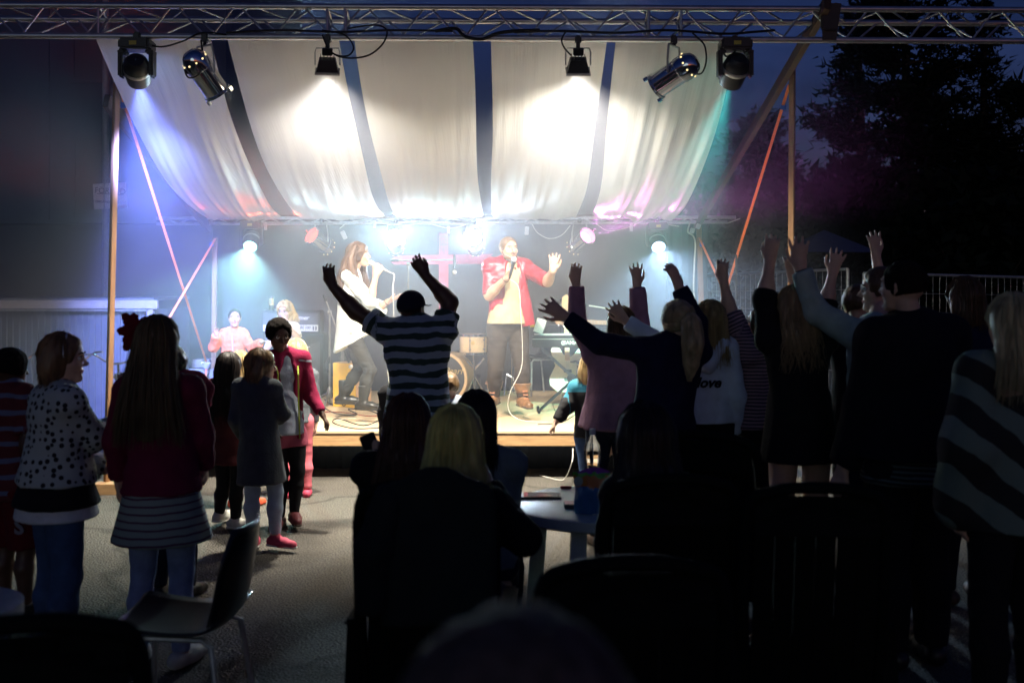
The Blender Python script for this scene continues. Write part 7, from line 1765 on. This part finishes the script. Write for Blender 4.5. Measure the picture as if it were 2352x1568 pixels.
MB().lathe([(.001, .33), (.015, .33), (.0155, .305), (.0155, .300), (.013, .30)], 20, Matrix.Translation((bx_, dB, zb)) @ Matrix.Diagonal((1, 1, k, 1))).build("cap", mat("pale_cap", (.55, .55, .58), .4), bt, smooth=True)
# snack bag
sb = thing("snack_bag", "crumpled snack bag in blue, green and orange on the green table", "bag", on(1362, 1172)); dS = 5.12
def bagmat():
    m, nt, b = nodemat("printed_snack_foil"); S(b, rough=.35, metal=.0); tc = nt.nodes.new("ShaderNodeTexCoord"); sp = nt.nodes.new("ShaderNodeSeparateXYZ"); nt.links.new(tc.outputs['Generated'], sp.inputs[0])
    n = nt.nodes.new("ShaderNodeTexNoise"); n.inputs['Scale'].default_value = 5; nt.links.new(tc.outputs['Generated'], n.inputs['Vector'])
    a = nt.nodes.new("ShaderNodeMath"); a.operation = 'MULTIPLY_ADD'; a.inputs[1].default_value = .22; nt.links.new(n.outputs['Fac'], a.inputs[0]); nt.links.new(sp.outputs['Z'], a.inputs[2])
    r = nt.nodes.new("ShaderNodeValToRGB"); r.color_ramp.interpolation = 'CONSTANT'; els = r.color_ramp.elements; els[0].color = (.05, .20, .42, 1); els[1].position = .70; els[1].color = (.65, .22, .04, 1)
    for p_, c_ in ((.92, (.12, .45, .06, 1)), (1.04, (.3, .06, .36, 1))): e = els.new(min(p_, 1.0)); e.color = c_
    nt.links.new(a.outputs[0], r.inputs[0]); nt.links.new(r.outputs[0], b.inputs['Base Color']); return m
nu, nv, vs, fs = 14, 16, [], []
for side in (1, -1):
    for j in range(nv + 1):
        t = j / nv
        for i in range(nu + 1):
            u = 2 * i / nu - 1; th_ = .045 * math.sqrt(max(0, 1 - u * u)) * math.sin(min(1, t * 1.25 + .12) * math.pi * .62) * (1 - max(0, t - .6) * 2.2) + .002
            wob = .008 * math.sin(u * 7 + t * 9) + .006 * math.sin(u * 13 - t * 5)
            vs.append(V((P(1362, 0, dS).x + u * .082 * (1 + .05 * math.sin(t * 8)) - .008 * t, dS - side * max(.001, th_) + wob * .6, TZ + .003 + t * .205 + .010 * math.sin(u * 3 + 1) * t)))
n1 = nu + 1; off = n1 * (nv + 1)
for j in range(nv):
    for i in range(nu):
        a = j * n1 + i; fs.append((a, a + 1, a + n1 + 1, a + n1)); fs.append((off + a, off + a + n1, off + a + n1 + 1, off + a + 1))
MB().add(vs, fs).build("bag_body", bagmat(), sb, smooth=True)
MB().lathe([(.001, .001), (.022, 0)], 20, facing(P(1328, 1105, dS - .045))).build("round_print", mat("pale_print", (.40, .48, .40), .5), sb)
# black shell chair, left foreground
cM = Matrix.Translation(V((P(418, 0, 4.35).x, 4.35, 0))) @ Matrix.Rotation(math.radians(86), 4, 'Z') 
shell_chair("empty black shell chair with metal legs in the left foreground", cM, mat("black_shell_front", (.012, .012, .013), .28), m_steel, s=1.05)
# low bench under the two middle sitters
bn = thing("low_bench", "low wooden bench under the two seated women before the stage", "bench", (-.45, 4.8, 0))
MB().box((-.30, 4.80, .44), (.60, .30, .04), bev=.006).build("seat_board", m_pine, bn)
for sx in (-.55, -.06): MB().box((sx, 4.80, .21), (.05, .26, .42)).build("leg", m_pine, bn)
# seated people
Fn = figure(932, 4.72, 1.66, yaw=2, sit=.56, head=(937, 975, 0), hh=.225, sho=(928, 1080, 0), hips=(930, 1285, 0), arms={'L': ((868, 1150, .15), (862, 1070, .26), (-.15, .1, 1), (.5, .8, 0), 'grip')})
make_person("seated woman with long reddish-brown hair in black, holding up a phone", Fn, SKIN, [trousers(m_jeans, 1.97, .01), top(m_blackc, 1.95, .03, .022, "jacket", .02)], long_hair(H_RED, .32, .13, .08, 230, e=.075, strand=.0035), shoes(m_sneak, m_wsole), vox=.012)
ph = thing("mobile_phone", "phone with glinting case held up by the red-brown haired woman", "phone", P(852, 1030, 4.95)); R = Matrix.Rotation(math.radians(-22), 3, 'Y') @ Matrix.Rotation(math.radians(20), 3, 'Z')
MB().box(P(855, 1032, 4.98), (.074, .010, .150), R, bev=.006).build("case", mat("silver_phone_case", (.30, .32, .34), .15, metal=.8), ph); MB().box(P(855, 1032, 4.972), (.066, .004, .138), R).build("screen", mat("dark_glossy_glass", (.03, .025, .03), .05), ph)
Fp = figure(1100, 5.15, 1.60, yaw=4, sit=.55, head=(1094, 958, 0), hh=.22, sho=(1108, 1066, 0), hips=(1105, 1270, 0), sw=.95, arms={'R': ((1165, 1160, .05), (1150, 1220, .2), None, None, 'relax')})
make_person("seated girl with long dark hair in grey-green sweater", Fp, SKIN, [trousers(m_dkdenim, 1.97, .01), top(fabric("sage_sweater", (.22, .27, .24), .95, bump=.4), 1.95, .03, .018, "sweater", .015)], long_hair(H_DARK, .26, .10, .05, 180, e=.06, strand=.003), shoes(m_brsh), vox=.012)
Fo = figure(1040, 4.02, 1.66, yaw=4, sit=.53, head=(1046, 1012, 0), hh=.225, sho=(1046, 1168, 0), hips=(1040, 1420, 0), sw=.86, arms={'R': ((1200, 1235, .02), (1120, 1115, .18), (-.6, .3, .5), (-.3, .6, 0), 'relax')})
make_person("pale blond woman seated in the jacket-draped chair, seen from behind", Fo, SKIN, [trousers(m_dkdenim, 1.97, .01), top(m_blackc, 1.95, .0, .02, "sweater", .015)], long_hair(hairmat("straight_pale_hair", (.55, .52, .16)), .25, .125, .06, 340, e=.07, strand=.003, spread=125), shoes(m_brsh), vox=.011)
MB().lathe([(.030, -.006), (.034, 0), (.030, .006)], 16, Matrix.Translation(Fo.wr['R'].lerp(Fo.el['R'], .14)) @ frame(Fo.wr['R'] - Fo.el['R'])).build("bracelet", m_chrome, Fo.th, smooth=True)
Fa = figure(1484, 4.0, 1.70, yaw=0, sit=.55, head=(1484, 1010, 0), hh=.235, sho=(1502, 1140, 0), hips=(1502, 1420, 0), bw=.88, sw=.78)
garden_chair("high-backed garden chair under the dark-haired woman right of the table", 1508, 4.02, -2)
make_person("dark-haired woman seated in the foreground right of the table, seen from behind", Fa, SKIN, [trousers(m_blackc, 1.97, .01), top(m_blackc, 1.95, .0, .025, "coat", .02)], long_hair(H_DARK, .34, .14, .08, 240, e=.08, strand=.0035), shoes(m_brsh), vox=.012)
Fb = figure(1188, .92, 1.70, yaw=0, sit=.66, head=(1188, 1815, 0), hh=.25, sho=(1188, 2260, 0), hips=(1188, 3560, 0))
make_person("out-of-focus head at the bottom edge, nearest to the camera", Fb, SKIN, [trousers(m_dkdenim, 1.97, .01), top(m_navy, 1.95, .0, .02, "jacket", .01)], short_hair(mat("grey_brown_hair", (.10, .075, .065), .9, var=.4, scale=60, bump=.5, bscale=120, spec=.1), .10, .30, -.25), shoes(m_brsh), vox=.012)
garden_chair("garden chair under the out-of-focus head at the bottom edge", 1188, .86, 0)
# ------------------------------------------------------------------ smoke from the stage's smoke machine
def make_smoke():
    m = bpy.data.materials.new("stage_smoke_volume"); m.use_nodes = True; nt = m.node_tree; nt.nodes.clear()
    N, L = nt.nodes.new, nt.links.new
    out = N("ShaderNodeOutputMaterial"); v = N("ShaderNodeVolumePrincipled")
    v.inputs['Color'].default_value = (0.84, 0.88, 1.0, 1); v.inputs['Anisotropy'].default_value = 0.3
    tc = N("ShaderNodeTexCoord")
    # density falls to nothing towards every face of the cloud
    sp = N("ShaderNodeSeparateXYZ"); L(tc.outputs['Generated'], sp.inputs[0])
    prev = None
    for ax, soft in (('X', 0.22), ('Y', 0.16), ('Z', 0.22)):
        a = N("ShaderNodeMath"); a.operation = 'PINGPONG'; a.inputs[1].default_value = 0.5; L(sp.outputs[ax], a.inputs[0])
        r = N("ShaderNodeMapRange"); r.interpolation_type = 'SMOOTHSTEP'; r.inputs['From Min'].default_value = 0.01; r.inputs['From Max'].default_value = soft; L(a.outputs[0], r.inputs['Value'])
        if prev is None: prev = r.outputs[0]
        else:
            mm = N("ShaderNodeMath"); mm.operation = 'MULTIPLY'; L(prev, mm.inputs[0]); L(r.outputs[0], mm.inputs[1]); prev = mm.outputs[0]
    n = N("ShaderNodeTexNoise"); n.inputs['Scale'].default_value = 0.75; n.inputs['Detail'].default_value = 3; n.inputs['Distortion'].default_value = 0.6
    L(tc.outputs['Object'], n.inputs['Vector'])
    r = N("ShaderNodeMapRange"); r.inputs['From Min'].default_value = 0.3; r.inputs['From Max'].default_value = 0.72; r.inputs['To Min'].default_value = 0.25 * HAZE_DENSITY; r.inputs['To Max'].default_value = 1.7 * HAZE_DENSITY; L(n.outputs['Fac'], r.inputs['Value'])
    mm = N("ShaderNodeMath"); mm.operation = 'MULTIPLY'; L(prev, mm.inputs[0]); L(r.outputs[0], mm.inputs[1])
    L(mm.outputs[0], v.inputs['Density']); L(v.outputs[0], out.inputs['Volume'])
    o = MB().box((0, 0, 0), (11.6, 8.4, 6.2)).build("stage_smoke", m)
    o.location = (-2.2, 12.0, 3.2)
    tag(o, "thin smoke drifting over the stage in the lamp beams", "smoke", kind="stuff")
make_smoke()

# pieces too small to pick apart in the picture, joined per thing
JOINED = ("fret", "strings", "gel_clip", "vent_hole", "white_keys", "spokes", "wire_mesh", "strand_layer", "combed_strands", "flyaway_strands", "lug", "lace", "rack", "shutter_slat", "hair_flower")
for o in bpy.data.objects:
    if o.type == 'MESH' and o.parent is not None and o.name.split('.')[0] in JOINED: o["kind"] = "stuff"
